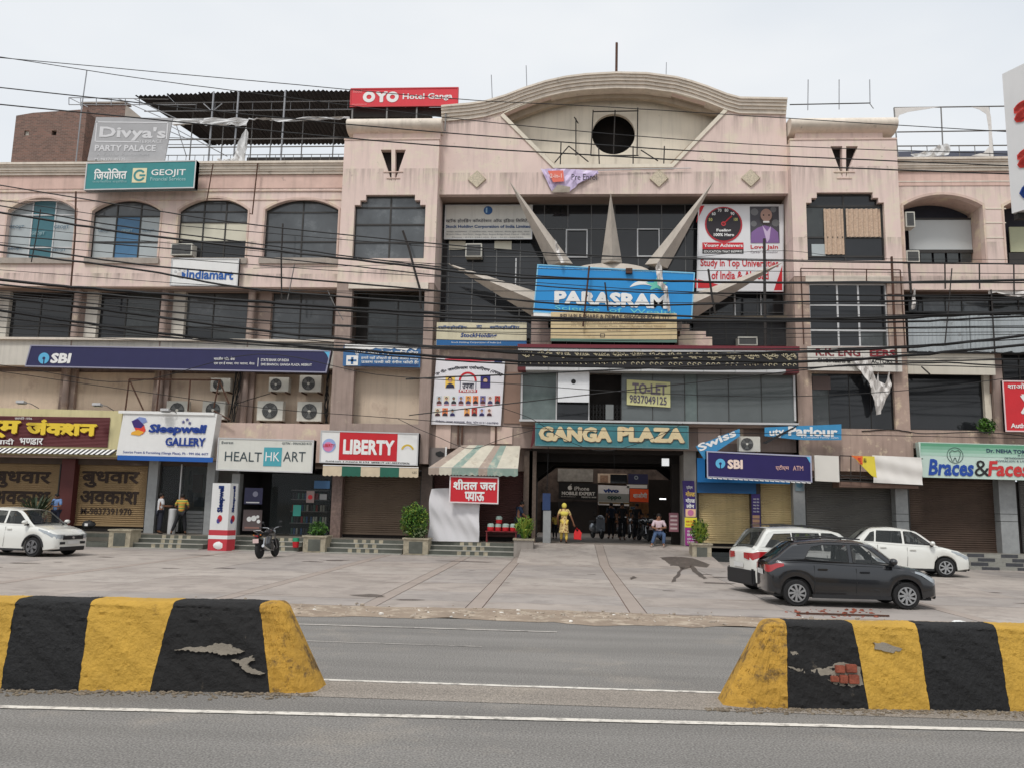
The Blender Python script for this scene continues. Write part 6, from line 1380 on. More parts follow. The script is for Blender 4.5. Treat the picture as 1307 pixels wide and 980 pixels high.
# torn banner left on the shed frame
rag('torn_banner', 'long strip of torn white banner along the front of the shed', [(219, 151), (260, 151), (317, 151.5), (315, 161), (290, 160), (262, 160), (250, 158), (228, 160), (220, 160)], 1.4, mat('torn_banner_print', (206, 206, 206), .6, .1, 5, stain=(60, 60, 62), stain_amt=.7, stain_scale=2.5, thr=.62), 'banner', 21)
rag('torn_banner', 'white torn banner end bunched up on the parapet beside the teal sign', [(314, 162), (317, 170), (313, 195), (312, 206), (300, 207), (291, 210), (280, 209), (276, 200), (284, 205), (296, 202), (302, 190), (308, 175)], .2, MATS['torn_banner_print'], 'banner', 22)
rag('torn_banner', 'thin ragged banner strip along the dark shed beside the left tower', [(317, 151), (350, 152), (400, 150), (446, 149), (446, 152), (420, 153), (385, 155), (356, 156), (340, 153), (318, 153)], 1.4, MATS['torn_banner_print'], 'banner', 23)
# tall whip rods on the roofs
def rod(label, pts, Y, r=.02, m=None, cat='rod', name='metal_rod', group='rods standing on the roof'):
    mb = MB(); rodpx(mb, pts, Y, r); o = mb.build(name, m or lst); return tag(o, label, cat, group)
rod('thin pole rising beside the brick block through the faded board', [(111, 90), (104, 140), (97, 207)], .6, .028)
rod('thick dark pole on the crown of the gable', [(787, 55), (786.5, 97)], .2, .06, rust)
rod('thin rod on the left shoulder of the gable nearest the crown', [(671.5, 84), (672.5, 118)], .2, .02); rod('thin rod on the left shoulder of the gable farther from the crown', [(627, 96), (628.5, 132)], .2, .02); rod('thin rod on the right shoulder of the gable', [(850.5, 80), (850, 102)], .2, .018)
rod('rod above the right drum cornice nearest the gable', [(1031.5, 102), (1031, 141)], .2, .022); rod('middle rod above the right drum cornice', [(1071, 102), (1071, 140)], .2, .022); rod('rod at the outer end of the right drum cornice', [(1110, 102), (1110.5, 133), (1115, 139)], .2, .022)
rod('horizontal rail above the right drum cornice', [(1008, 134), (1111, 132)], .2, .025, iron_dk)
# right roof frames
T = thing('steel_hoarding', 'empty white steel hoarding frame on the right wing roof', 'metal frame', tuple(at(1200, 200, .6))); mb = MB(); mw = MB()
for pts in (((1141, 138), (1284, 136)), ((1145, 169), (1288, 167)), ((1141, 138), (1146, 200)), ((1201, 137), (1204, 200)), ((1262, 137), (1268, 200)), ((1145, 187), (1290, 186))): rodpx(mb, pts, .6, .03)
for px in (1163, 1183, 1203, 1224, 1244, 1264): rodpx(mb, ((px, 187), (px+1, 200)), .6, .018)
mb.build('frame_bar', steel, T)
def scrap(pxs, Y=.55): return MB().plate([[P_(p[0], p[1], Y) for p in pxs]], Y, Y+.015).build('flex_remnant', ragw, T)
scrap(((1142, 138), (1200, 136.5), (1180, 140), (1160, 143), (1148, 147), (1144, 156))); scrap(((1240, 137), (1262, 137), (1265, 150), (1268, 200), (1263, 200), (1262, 165), (1259, 146), (1250, 140))); scrap(((1240, 199), (1256, 195), (1262, 188), (1264, 200)))
T2 = rag('torn_banner', 'crumpled black and white printed banner lying on the right parapet', [(1162, 198), (1185, 193), (1198, 186), (1205, 184), (1214, 186), (1211, 198), (1190, 200), (1165, 201)], .3, MATS['torn_banner_print'], 'banner', 31)
box('dark_screen', X(1146, 200, 3), 3, RZ, 30, 3.1, Z(193, 3, 1250), mat('slate_blue_screen', (88, 92, 106), .7, .1), T)
# ================================================================ CONCRETE RAYS OVER THE GLAZING
rayc = mat('weathered_concrete_ray', (190, 181, 170), .85, .15, 1.5, bump=.2, streak=.3)
T = thing('sunburst_ornament', 'half sunburst of five pointed concrete rays over the glazed front', 'ornament', tuple(at(779, 345, 0)))
Yh = .2
def spike(tip, bl_, br__, Yt, Yb_=.25, ridge=.45):
    """pyramid ray: tip forward, base against the glass with a ridge toward the viewer"""
    t = at(*tip, Yt); a = at(*bl_, Yb_); b = at(*br__, Yb_); mid = (a+b)/2; c = mid+Vector((0, -ridge, 0)); e = mid+Vector((0, ridge*.8, 0))
    return MB().add([t, a, c, b, e], [(0, 1, 2), (0, 2, 3), (0, 3, 4), (0, 4, 1), (1, 4, 3, 2)]).build('ray', rayc, T)
spike((779.5, 246), (767, 337), (794, 336), -.9); spike((650, 231), (700, 340), (731, 337), -.9); spike((912, 230), (823, 338), (852, 343), -.9); spike((570, 336), (686, 373), (686, 408), -.7, ridge=.7); spike((1000, 335), (882, 376), (882, 409), -.7, ridge=.7)
mb = MB(); n = 14; c = at(779, 345, 0); vs = [(c.x, -1.0, c.z-.4)]
for i in range(n+1):
    t = math.pi*i/n; q = P_(779+52*math.cos(t), 349-13*math.sin(t), .2); vs.append((q[0], .2, q[1]))
for i in range(n+1):
    t = math.pi*i/n; q = P_(779+85*math.cos(t), 372-2*math.sin(t), -.9); vs.append((q[0], -.9, q[1]))
mb.add(vs, [(1+i, 2+i, n+3+i, n+2+i) for i in range(n)]); mb.build('hub', rayc, T, smooth=False)
rbox('hub_wall', 700, 348, 870, 420, -.5, .7, rayc, T); p = at(803, 346, -1.3); box('lamp_box', p.x-.13, -1.35, p.z-.1, p.x+.13, -1.1, p.z+.1, rust, T)
# ================================================================ RODS, CABLES
def rod2(label, pts, Y, r=.03, m=None, cat='iron rod', name='iron_rod', group='iron rods jutting from the front'): return rod(label, pts, Y, r, m or rust, cat, name, group)
rod2('rusty upright rod between the first and second arched windows', [(97, 245), (96, 300), (90, 373)], -.9, .04); rod2('short rod in front of the first arched window', [(52, 268), (46, 305), (40, 335)], -.9, .025, iron_dk)
rod2('rusty rod hanging below the parapet right of the teal sign', [(272, 210), (264, 257)], -.5, .025); rod2('rusty bracket rod below the parapet left of the left tower', [(329, 209), (322, 274), (319, 273)], -.3, .03)
rod2('bent dark rod leaning across the left tower window', [(514, 295), (522, 318), (529, 345), (536, 370), (537, 394)], -1.1, .05, iron_dk); rod2('dark rod in front of the fourth arched window sill', [(361, 286), (359, 330), (359.5, 383)], -.6, .035, iron_dk); rod2('slanting pale rod right of the fourth window rod', [(376, 338), (367, 383)], -.5, .022, steel); rod2('slanting pale rod crossing the left pier of the left tower', [(418, 371), (427, 390), (438, 409)], -.9, .02, steel)
rod2('rusty upright rod on the blue hoarding near its P', [(752, 340), (748, 380), (744, 417)], -1.45, .04); rod2('short dark rod on the blue hoarding over its middle letters', [(772, 361), (776, 397)], -1.45, .035, iron_dk)
rod2('thick dark pole in front of the portrait hoarding', [(975.5, 305), (976, 380), (977, 442)], -1.0, .06, iron_dk); rod2('slanting dark pole left of the thick pole at the portrait hoarding', [(904, 344), (909, 380), (913, 401)], -.9, .045, iron_dk)
rod2('tall rusty pole on the right tower beside the gridded window', [(1138, 328), (1141, 400), (1144.5, 465)], -1.0, .05); rod2('thin dark rods crossing the galvanised sheets', [(1215, 343), (1211, 390), (1206, 440)], -.7, .025, iron_dk); rod2('dark post standing left of the galvanised sheets', [(1160, 337), (1163, 375)], -.45, .05, iron_dk)
rod2('slanted rod on the blank off-white board', [(1176, 468), (1187, 478)], -.3, .03, iron_dk); rod2('rusty rod down the pale column right of the dark display window', [(1264, 470), (1264.5, 502)], .1, .035, rust)
T = thing('sign_frame', 'rusty angle iron frame on the wall above the mattress shop sign', 'metal frame', tuple(at(230, 525, -.2))); mb = MB()
for pts in (((165, 484), (160, 524)), ((165, 484), (183, 523)), ((165, 484), (282, 485)), ((205, 474), (200, 524)), ((243, 485), (240, 524)), ((280, 485), (273, 520)), ((280, 485), (292, 515)), ((273, 524), (294, 536))): rodpx(mb, pts, -.2, .035)
mb.build('angle_bar', rust, T)
T = thing('sign_frame', 'thin rusty rectangular frame round the gridded window of the right tower', 'metal frame', tuple(at(1080, 345, -.8))); mb = MB()
for pts in (((1022, 343), (1149, 345)), ((1022, 343), (1026, 440)), ((1149, 345), (1155, 441)), ((1064, 344), (1064, 360)), ((1106, 344), (1106, 360)), ((1024, 376), (1034, 376)), ((1133, 376), (1151, 376))): rodpx(mb, pts, -.85, .025)
mb.build('frame_bar', rust, T)
T = thing('sign_frame', 'row of dark posts and rail in front of the pink band of the right wing', 'metal frame', tuple(at(1230, 350, -.4))); mb = MB()
for pts in (((1150, 336), (1360, 338)), ((1206, 337), (1206.5, 369)), ((1250, 337), (1250.5, 369)), ((1294, 337), (1294.5, 376)), ((1265, 370), (1270, 450)), ((1161, 337), (1162, 369))): rodpx(mb, pts, -.35, .03)
mb.build('frame_bar', iron_dk, T)
for a_, b_, c_ in (((84, 540), (0, 0), 0),): pass
def cable(label, pts, Y, r, name='overhead_cable', m=None, group='overhead cables strung across the front', ext=True):
    P = [at(p[0], p[1], Y) for p in pts]
    if ext:
        d0 = (P[0]-P[1]).normalized(); d1 = (P[-1]-P[-2]).normalized(); P = [P[0]+d0*14]+P+[P[-1]+d1*14]
    out = []
    for i in range(len(P)-1):
        p0, p1, p2, p3 = P[max(0, i-1)], P[i], P[i+1], P[min(len(P)-1, i+2)]
        for k in range(6):
            t = k/6; out.append(.5*((2*p1)+(p2-p0)*t+(2*p0-5*p1+4*p2-p3)*t*t+(3*p1-p0-3*p2+p3)*t**3))
    out.append(P[-1]); r_ = random.Random(len(label)); 
    for i in range(1, len(out)-1): out[i] = out[i]+Vector((0, 0, r_.uniform(-1, 1)*r*.35))
    return tag(MB().tube(out, r, 5).build(name, m or cable_m), label, 'cable', group)
L_ = [
 ('highest cable, crossing the sky and the base of the red hotel board', [(0, 74), (330, 104), (586, 127), (760, 136), (950, 148), (1307, 170)], -9, .014),
 ('second cable from the top, passing under the red hotel board', [(0, 73), (170, 99), (330, 120), (620, 156), (950, 184), (1307, 198)], -9.3, .014),
 ('third cable from the top, cutting across the lower edge of the round opening', [(0, 112), (330, 148), (630, 175), (950, 197), (1307, 213)], -9.6, .016),
 ('fourth cable from the top, touching the foot of the gable recess', [(0, 134), (330, 166), (448, 177), (630, 191), (950, 209), (1140, 217), (1307, 223)], -9.9, .018),
 ('cable crossing the middle of the arched windows from the left edge', [(0, 237), (190, 268), (330, 288), (560, 312), (750, 326), (1010, 334), (1307, 337)], -8, .018),
 ('grey cable just below the middle of the arched windows', [(0, 256), (200, 285), (330, 297), (560, 316), (700, 326), (900, 330), (1307, 338)], -8.2, .014),
 ('thick cable running from the left edge across the upper windows to the portrait hoarding', [(0, 272), (160, 297), (330, 318), (480, 335), (640, 353), (790, 357), (900, 360), (1100, 361), (1307, 358)], -7.4, .034),
 ('twin of the thick cable along the upper windows', [(0, 263), (160, 290), (330, 312), (480, 332), (640, 349), (790, 357.5), (1010, 361.5), (1307, 361)], -7.6, .02),
 ('cable over the sills of the arched windows', [(0, 301), (220, 318), (430, 338), (560, 352), (780, 372), (1000, 376), (1307, 381)], -7.9, .018),
 ('thin cable under the sills of the arched windows', [(0, 310), (220, 330), (430, 346), (640, 358), (880, 373), (1150, 377), (1307, 376)], -8.3, .013),
 ('cable crossing the indiamart board', [(0, 313), (180, 338), (330, 352), (560, 372), (750, 390), (1000, 386), (1307, 383)], -7.1, .026),
 ('second cable crossing the indiamart board lower down', [(0, 322), (180, 345), (300, 366), (430, 379), (700, 396), (1010, 407), (1307, 398)], -7.2, .03),
 ('upper of the heavy bundled cables along the second floor', [(0, 358), (120, 369), (260, 380), (420, 392), (600, 402), (760, 408), (960, 409), (1120, 407), (1307, 398)], -6.6, .045),
 ('lower of the heavy bundled cables along the second floor', [(0, 364), (140, 377), (300, 390), (440, 397), (620, 408), (820, 410), (1000, 410), (1150, 411), (1307, 404)], -6.8, .03),
 ('cable across the middle of the second floor windows', [(0, 377), (150, 391), (330, 409), (500, 418), (700, 420), (1000, 420), (1307, 418)], -7.0, .02),
 ('thin grey cable across the second floor windows', [(0, 384), (200, 398), (430, 416), (700, 428), (1010, 426), (1307, 424)], -7.5, .013),
 ('thick cable descending across the second floor windows toward the marquee', [(0, 380), (150, 398), (330, 422), (470, 436), (600, 446), (760, 456), (940, 452), (1080, 447), (1190, 441), (1307, 429)], -6.2, .04),
 ('thin cable beside the thick descending one', [(0, 390), (150, 405), (330, 428), (470, 440), (640, 444), (900, 446), (1100, 444), (1307, 433)], -6.4, .016),
 ('thick cable just above the long bank fascia', [(0, 397), (110, 413), (240, 430), (330, 437), (450, 447), (600, 458), (700, 462), (860, 460), (1020, 462), (1150, 455), (1307, 440)], -5.9, .04),
 ('cable over the left end of the blue fascia that dips to the engineers board', [(0, 405), (240, 433), (420, 447), (600, 462), (860, 471), (1010, 470), (1190, 463), (1307, 468)], -6.0, .022),
 ('cable curving under the second floor windows into the scroll marquee', [(0, 418), (220, 432), (430, 441), (700, 449), (1000, 450), (1307, 451)], -6.5, .016),
 ('thin cable grazing the top of the blue fascia', [(0, 425), (300, 440), (560, 444), (900, 455), (1307, 458)], -7.3, .012),
 ('long thin cable sagging below the blue fascia to the journalists poster', [(0, 466), (165, 487), (330, 452), (480, 478), (640, 489), (800, 500), (1000, 506), (1180, 496), (1307, 480)], -5.0, .014),
 ('low thin cable past the air conditioners and the bay window', [(0, 474), (160, 497), (330, 520), (500, 533), (680, 546), (860, 551), (1000, 553), (1307, 559)], -4.6, .013),
 ('thin cable across the right wing above the dark display window', [(640, 372), (860, 372), (1010, 388), (1160, 385), (1307, 379)], -5.4, .013),
 ('thin pale cable drooping from the portrait hoarding to the right tower', [(800, 331), (880, 329), (950, 322), (1012, 321), (1100, 330), (1307, 332)], -4.4, .010),
 ('cable from the engineers board to the off-white board', [(1010, 474), (1080, 466), (1160, 466), (1307, 470)], -3.9, .016),
 ('cable crossing the lower part of the off-white board', [(1010, 462), (1100, 458), (1160, 461), (1307, 459)], -4.1, .024),
]
for k, (lb, y0, y1, y2) in enumerate((('thin wire through the upper part of the second floor windows', 371, 405, 401), ('thin wire just above the middle of the second floor windows', 374, 414, 409), ('slack thin wire through the lower half of the second floor windows', 394, 425, 416), ('slack thin wire near the feet of the second floor windows', 410, 436, 427), ('thin wire under the indiamart board', 345, 384, 391), ('thin wire above the indiamart board', 288, 343, 350))):
    L_.append((lb, [(0, y0), (220, y0+(y1-y0)*.42), (440, y0+(y1-y0)*.75), (680, y1), (980, (y1+y2)/2), (1307, y2)], -7.7-.2*k, .011))
for lb, pts, Y, r in L_: cable(lb, pts, Y, r*(.95 if r < .015 else 1.2))
for lb, pts, Y, r in (('loose wire curling over the corner of the awning shop wall', [(506, 533), (530, 545), (556, 556), (600, 572), (640, 560), (682, 548)], -1.3, .012),
  ('wire drooping across the left end of the entrance sign', [(640, 520), (680, 535), (720, 560), (770, 575), (830, 560), (872, 540)], -1.5, .012), ('thin wire hanging down into the passage on the left', [(700, 560), (699, 600), (698, 625)], -.9, .012),
  ('short loose wire hanging in the middle of the passage mouth', [(783, 574), (784, 585), (784, 597)], -.5, .014), ('tangled wire over the small green plant at the right', [(1100, 550), (1140, 548), (1180, 553), (1250, 551), (1307, 556)], -.6, .02),
  ('wire from the pipe bundle to the lower left air conditioner', [(300, 516), (318, 510), (345, 502)], .5, .018)): cable(lb, pts, Y, r, name='loose_wire', group='loose wires on the front', ext=False)
# bundle of pipes and wires dropping past the air conditioners
mb = MB(); r2 = random.Random(5)
for k in range(11):
    pts = []; ox = r2.uniform(-4, 4)
    for py in range(474, 540, 8): pts.append(at(306-(py-474)*.16+ox+r2.uniform(-1.2, 1.2), py, .6))
    mb.tube(pts, r2.uniform(.01, .025), 4)
tag(mb.build('wire_bundle', black_m), 'thick bundle of black wires dropping down the wall left of the air conditioners', 'wire bundle')
mb = MB()
for k in range(6):
    pts = [at(419+r2.uniform(-3, 3)-(py-474)*.06, py, .3) for py in range(474, 541, 11)]; mb.tube(pts, r2.uniform(.01, .03), 4)
tag(mb.build('wire_bundle', black_m), 'black wires and drain pipes beside the left tower', 'wire bundle')
# ================================================================ AIR CONDITIONERS
acw = mat('offwhite_ac_casing', (200, 198, 188), .5, .08, 3, streak=.25); acg = mat('ac_grille_grey', (72, 74, 74), .5, .2)
def ac(label, l, t, r, b, Y, fans=1, fanx=.5, small=False, dark=False):
    x0, x1, z0, z1 = R(l, t, r, b, Y); d = .34; c_ = thing('air_conditioner', label, 'air conditioner', ((x0+x1)/2, Y, z0), 'air conditioners on the walls')
    box('casing', x0, Y, z0, x1, Y+d, z1, acw if not dark else acg, c_, bevel=.012); cx_ = x0+(x1-x0)*fanx; cz = (z0+z1)/2; rr = min(z1-z0, x1-x0)*.40
    MB().lathe((cx_, Y-.012, cz), [(rr, 0), (rr, .03)], 20, 'y').build('fan_recess', acg, c_)
    mb = MB()
    for k in range(5):
        r_ = rr*(k+1)/5; pts = [(cx_+r_*math.cos(t*.524), Y-.02, cz+r_*math.sin(t*.524)) for t in range(13)]; mb.tube(pts, .006, 3)
    for k in range(8): a = k*math.pi/4; mb.tube([(cx_, Y-.018, cz), (cx_+rr*math.cos(a), Y-.018, cz+rr*math.sin(a))], .006, 3)
    mb.build('fan_guard', steel, c_); MB().lathe((cx_, Y-.03, cz), [(rr*.2, 0), (rr*.2, .02)], 12, 'y').build('fan_hub', acw, c_)
    mb = MB()
    for k in range(3): a = k*2.094+.4; mb.add([(cx_, Y-.014, cz), (cx_+rr*.9*math.cos(a-.3), Y-.014, cz+rr*.9*math.sin(a-.3)), (cx_+rr*.9*math.cos(a+.45), Y-.014, cz+rr*.9*math.sin(a+.45))], [(0, 1, 2)])
    mb.build('fan_blade', mat('fan_blade_grey', (116, 118, 116), .5), c_)
    for x in (x0+.1, x1-.16): box('bracket', x, Y+.02, z0-.06, x+.05, Y+d+.4, z0-.002, rust, c_)
    return c_
ac('large air conditioner unit behind the left part of the mattress sign frame', 212, 511.5, 239, 535, .55, fanx=.52); ac('large air conditioner unit at the right end of the mattress sign frame', 258, 511.5, 287, 535, .55, fanx=.48)
ac('small air conditioner unit alone above the wire bundle', 268.5, 482.5, 294, 499, .5, fanx=.4); ac('small upper air conditioner unit left of the larger upper one', 343, 481.5, 368.5, 499.5, .5, fanx=.36); ac('upper right air conditioner unit under the end of the blue fascia', 382, 479, 410, 500, .45, fanx=.42)
ac('lower left of the two large air conditioner units above the teal square sign', 328, 511.5, 361, 536.5, .4, fanx=.5); ac('lower right of the two large air conditioner units, beside the left tower', 379, 512.5, 410.5, 537.5, .4, fanx=.5)
ac('air conditioner unit resting on top of the bank ATM sign', 943, 556.5, 970.5, 576, -1.0, fanx=.38)
def window_ac(label, l, t, r, b, Y):
    x0, x1, z0, z1 = R(l, t, r, b, Y); c_ = thing('window_air_conditioner', label, 'air conditioner', ((x0+x1)/2, Y, z0), 'window air conditioners')
    box('casing', x0, Y, z0, x1, Y+.5, z1, acw, c_, bevel=.01); box('recess', x0+.05, Y-.008, z0+.05, x1-.05, Y-.001, z1-.05, acg, c_)
    mb = MB(); n = 7
    for k in range(n): z = z0+.07+(z1-z0-.14)*k/(n-1); mb.box(x0+.05, Y-.018, z-.006, x1-.05, Y-.009, z+.006)
    mb.build('louvre', steel, c_); return c_
window_ac('box air conditioner jutting from the third arched window', 218, 311, 245, 326, -.25); window_ac('small box air conditioner high in the right arch', 1156, 270.5, 1168, 290, .1); window_ac('box air conditioner at the bottom of the right arch', 1157, 320, 1174, 335, .1); window_ac('rusty box air conditioner under the bilingual board in the dark glazing', 594, 311, 615, 328, .7); window_ac('framed small air conditioner on the ledge beside the stepped blocks', 942, 430, 967, 441, .3)
# small green plant growing from the ledge, right
# ================================================================ PLANTS
leaf_a = mat('bright_green_leaf', (86, 128, 48), .55, .35, 6, coord='obj'); leaf_b = mat('deep_green_leaf', (48, 80, 34), .6, .3, 6, coord='obj'); leaf_c = mat('yellow_green_leaf', (142, 160, 62), .55, .25, 6, coord='obj'); stem_m = mat('brown_stem', (84, 66, 48), .9, .2)
def leafy(T, c, rx, ry, rz, n, ms, size=.07, seed=1, long=1.0, name='foliage', shell=.45):
    r_ = random.Random(seed)
    for m_i, m in enumerate(ms):
        mb = MB()
        for i in range(n//len(ms)):
            while True:
                v = Vector((r_.uniform(-1, 1), r_.uniform(-1, 1), r_.uniform(-1, 1)))
                if shell < v.length < 1: break
            q = 1+.22*math.sin(v.x*5+seed)*math.cos(v.z*6+v.y*4); p = Vector((c[0]+v.x*rx*q, c[1]+v.y*ry*q, c[2]+v.z*rz*q))
            a = Vector((r_.gauss(0, 1), r_.gauss(0, 1), r_.gauss(0, .7))).normalized(); b = a.cross(Vector((r_.gauss(0, 1), r_.gauss(0, 1), r_.gauss(0, 1)))).normalized(); s = size*r_.uniform(.6, 1.3)
            mb.add([p-a*s*long, p+b*s*.42, p+a*s*long, p-b*s*.42], [(0, 1, 2, 3)])
        mb.build(name, m, T)
def planter(label, l, r, t, b, yf, square=True, plain=False):
    z1 = Z(t, yf, (l+r)/2); x0, x1 = X(l, (t+b)/2, yf), X(r, (t+b)/2, yf); d = .8; T = thing('planter', label, 'planter', ((x0+x1)/2, yf+d/2, 0), 'concrete planters along the steps')
    body = MB().plate([[(x0, 0), (x1, 0), (x1, z1-.06), (x0, z1-.06)]], yf, yf+d).build('box', conc if plain else tile_cr, T, bevel=.01)
    rim = MB(); rim.box(x0-.05, yf-.05, z1-.06, x1+.05, yf+.08, z1); rim.box(x0-.05, yf+d-.08, z1-.06, x1+.05, yf+d+.05, z1); rim.box(x0-.05, yf+.08, z1-.06, x0+.08, yf+d-.08, z1); rim.box(x1-.08, yf+.08, z1-.06, x1+.05, yf+d-.08, z1); rim.build('rim', tile_cr, T)
    if not plain:
        w = (x1-x0); box('dark_tile_panel', x0+w*.22, yf-.012, .06, x1-w*.22, yf-.001, z1-.14, tile_gr, T); box('end_strip', x0+.02, yf-.008, .01, x0+w*.13, yf-.001, z1-.08, tile_cr, T)
    box('soil', x0+.07, yf+.07, z1-.062, x1-.07, yf+d-.07, z1-.05, mat('dark_soil', (70, 56, 44), .95), T); return (x0+x1)/2, yf+d/2, z1
px_, py_, pz = planter('tiled planter left of the mattress shop steps', 139, 166, 675, 698, -2.1)
px_, py_, pz = planter('tiled planter between the nutrition shop and the brown shutter', 387, 415, 683, 706, -2.1)
T = thing('potted_plant', 'small dark green plant in the planter before the nutrition shop', 'plant', (px_, py_, pz)); leafy(T, (px_, py_, pz+.25), .35, .28, .28, 500, (leaf_b, leaf_a), .07, 3, shell=.1)
px_, py_, pz = planter('tiled planter with a rounded bush before the brown shutter', 515, 546, 686, 709, -2.1)
T = thing('bush', 'bright green rounded bush in the planter before the brown shutter', 'bush', (px_, py_, pz)); c = at(529, 663, py_); leafy(T, (c.x, c.y, c.z), .54, .5, .60, 3400, (leaf_a, leaf_a, leaf_c, leaf_b), .05, 8, shell=.5); leafy(T, (c.x+.1, c.y, pz+.25), .45, .35, .35, 900, (leaf_b, mat('pale_leaf', (150, 166, 120), .6, .2)), .06, 9, shell=.2)
MB().tube([(c.x, c.y, pz-.05), (c.x+.03, c.y, pz+.3), (c.x-.02, c.y, c.z)], .03, 6).build('trunk', stem_m, T); leafy(T, (c.x, c.y, c.z), .36, .34, .42, 600, (leaf_b,), .08, 10, shell=.05)
px_, py_, pz = planter('weathered grey planter at the left of the entrance', 656, 680, 687, 711, -2.1, plain=True)
T = thing('potted_plant', 'upright yellow-green plant in the planter left of the entrance', 'plant', (px_, py_, pz)); r_ = random.Random(4)
def blades(T, c, n, h, spread, m, seed, w=.035):
    r_ = random.Random(seed); mb = MB()
    for i in range(n):
        a = r_.uniform(0, 6.28); L = h*r_.uniform(.55, 1.05); s = spread*r_.uniform(.3, 1); d = Vector((math.cos(a), math.sin(a), 0)); sd = Vector((-d.y, d.x, 0))*w*r_.uniform(.6, 1.2); b = Vector(c)+d*.05
        p = [b, b+d*s*.35+Vector((0, 0, L*.5)), b+d*s*.75+Vector((0, 0, L*.85)), b+d*s*1.1+Vector((0, 0, L))]
        mb.add([p[0]-sd*.6, p[0]+sd*.6, p[1]+sd, p[1]-sd, p[2]+sd*.8, p[2]-sd*.8, p[3]], [(0, 1, 2, 3), (3, 2, 4, 5), (5, 4, 6)])
    mb.build('leaves', m, T)
blades(T, (px_, py_, pz-.05), 90, .85, .42, leaf_c, 1); blades(T, (px_, py_, pz-.05), 60, .7, .38, leaf_a, 2); leafy(T, (px_, py_, pz+.45), .36, .3, .38, 500, (leaf_c, leaf_a), .06, 6, shell=.1)
px_, py_, pz = planter('tiled planter in front of the purple pillar poster', 884, 908, 693, 721, -2.9)
T = thing('potted_plant', 'light green upright plant in the planter in front of the purple poster', 'plant', (px_, py_, pz)); blades(T, (px_, py_, pz-.05), 70, .85, .35, leaf_c, 3); leafy(T, (px_-.02, py_, pz+.42), .32, .28, .42, 800, (leaf_c, leaf_a, leaf_b), .06, 7, shell=.1)
c = at(45, 650, -1.5); T = thing('agave_plant', 'spiky dark agave plant behind the white car at the left', 'plant', (c.x, c.y, .3)); blades(T, (c.x, c.y, .9), 70, 1.05, .95, mat('dark_agave_leaf', (52, 66, 44), .6, .2), 5, .045); box('pot', c.x-.25, c.y-.25, .18, c.x+.25, c.y+.25, .95, conc, T)
c = at(1024, 675, .3-1.6); T = thing('potted_plant', 'small yellow-green plant at the foot of the granite pillar behind the white estate car', 'plant', (c.x, c.y, FZ)); blades(T, (c.x, c.y, FZ), 26, .95, .4, leaf_c, 8, .05)
c = at(1259, 543, -.2); T = thing('wall_plant', 'wild green plant sprouting from the ledge beside the red Hindi sign', 'plant', (c.x, c.y, c.z-.2)); leafy(T, (c.x, c.y, c.z), .38, .2, .30, 420, (leaf_a, leaf_b), .08, 12, shell=.1)
# ================================================================ PEOPLE
skin_m = mat('brown_skin', (140, 98, 74), .6, .06, coord='obj'); hair_m = mat('black_hair', (26, 22, 20), .7, .1, coord='obj'); shoe_m = mat('dark_shoe', (46, 40, 38), .6, coord='obj')
def skinmesh(name, nodes, edges, m, parent, sub=1):
    ks = list(nodes); me = bpy.data.meshes.new(name); me.from_pydata([nodes[k][0] for k in ks], [(ks.index(a), ks.index(b)) for a, b in edges], [])
    ob = bpy.data.objects.new(name, me); scene.collection.objects.link(ob); md = ob.modifiers.new('s', 'SKIN'); md.use_smooth_shade = True
    for i, k in enumerate(ks):
        r = nodes[k][1]; me.skin_vertices[0].data[i].radius = (r if isinstance(r, tuple) else (r, r))
    me.skin_vertices[0].data[0].use_root = True
    if sub: s = ob.modifiers.new('u', 'SUBSURF'); s.levels = sub; s.render_levels = sub
    dg = bpy.context.evaluated_depsgraph_get(); nm = bpy.data.meshes.new_from_object(ob.evaluated_get(dg)); bpy.data.objects.remove(ob); nm.name = name
    nm.materials.clear(); nm.materials.append(m); nm.polygons.foreach_set('use_smooth', [True]*len(nm.polygons))
    o = bpy.data.objects.new(name, nm); scene.collection.objects.link(o); o.parent = parent; return o
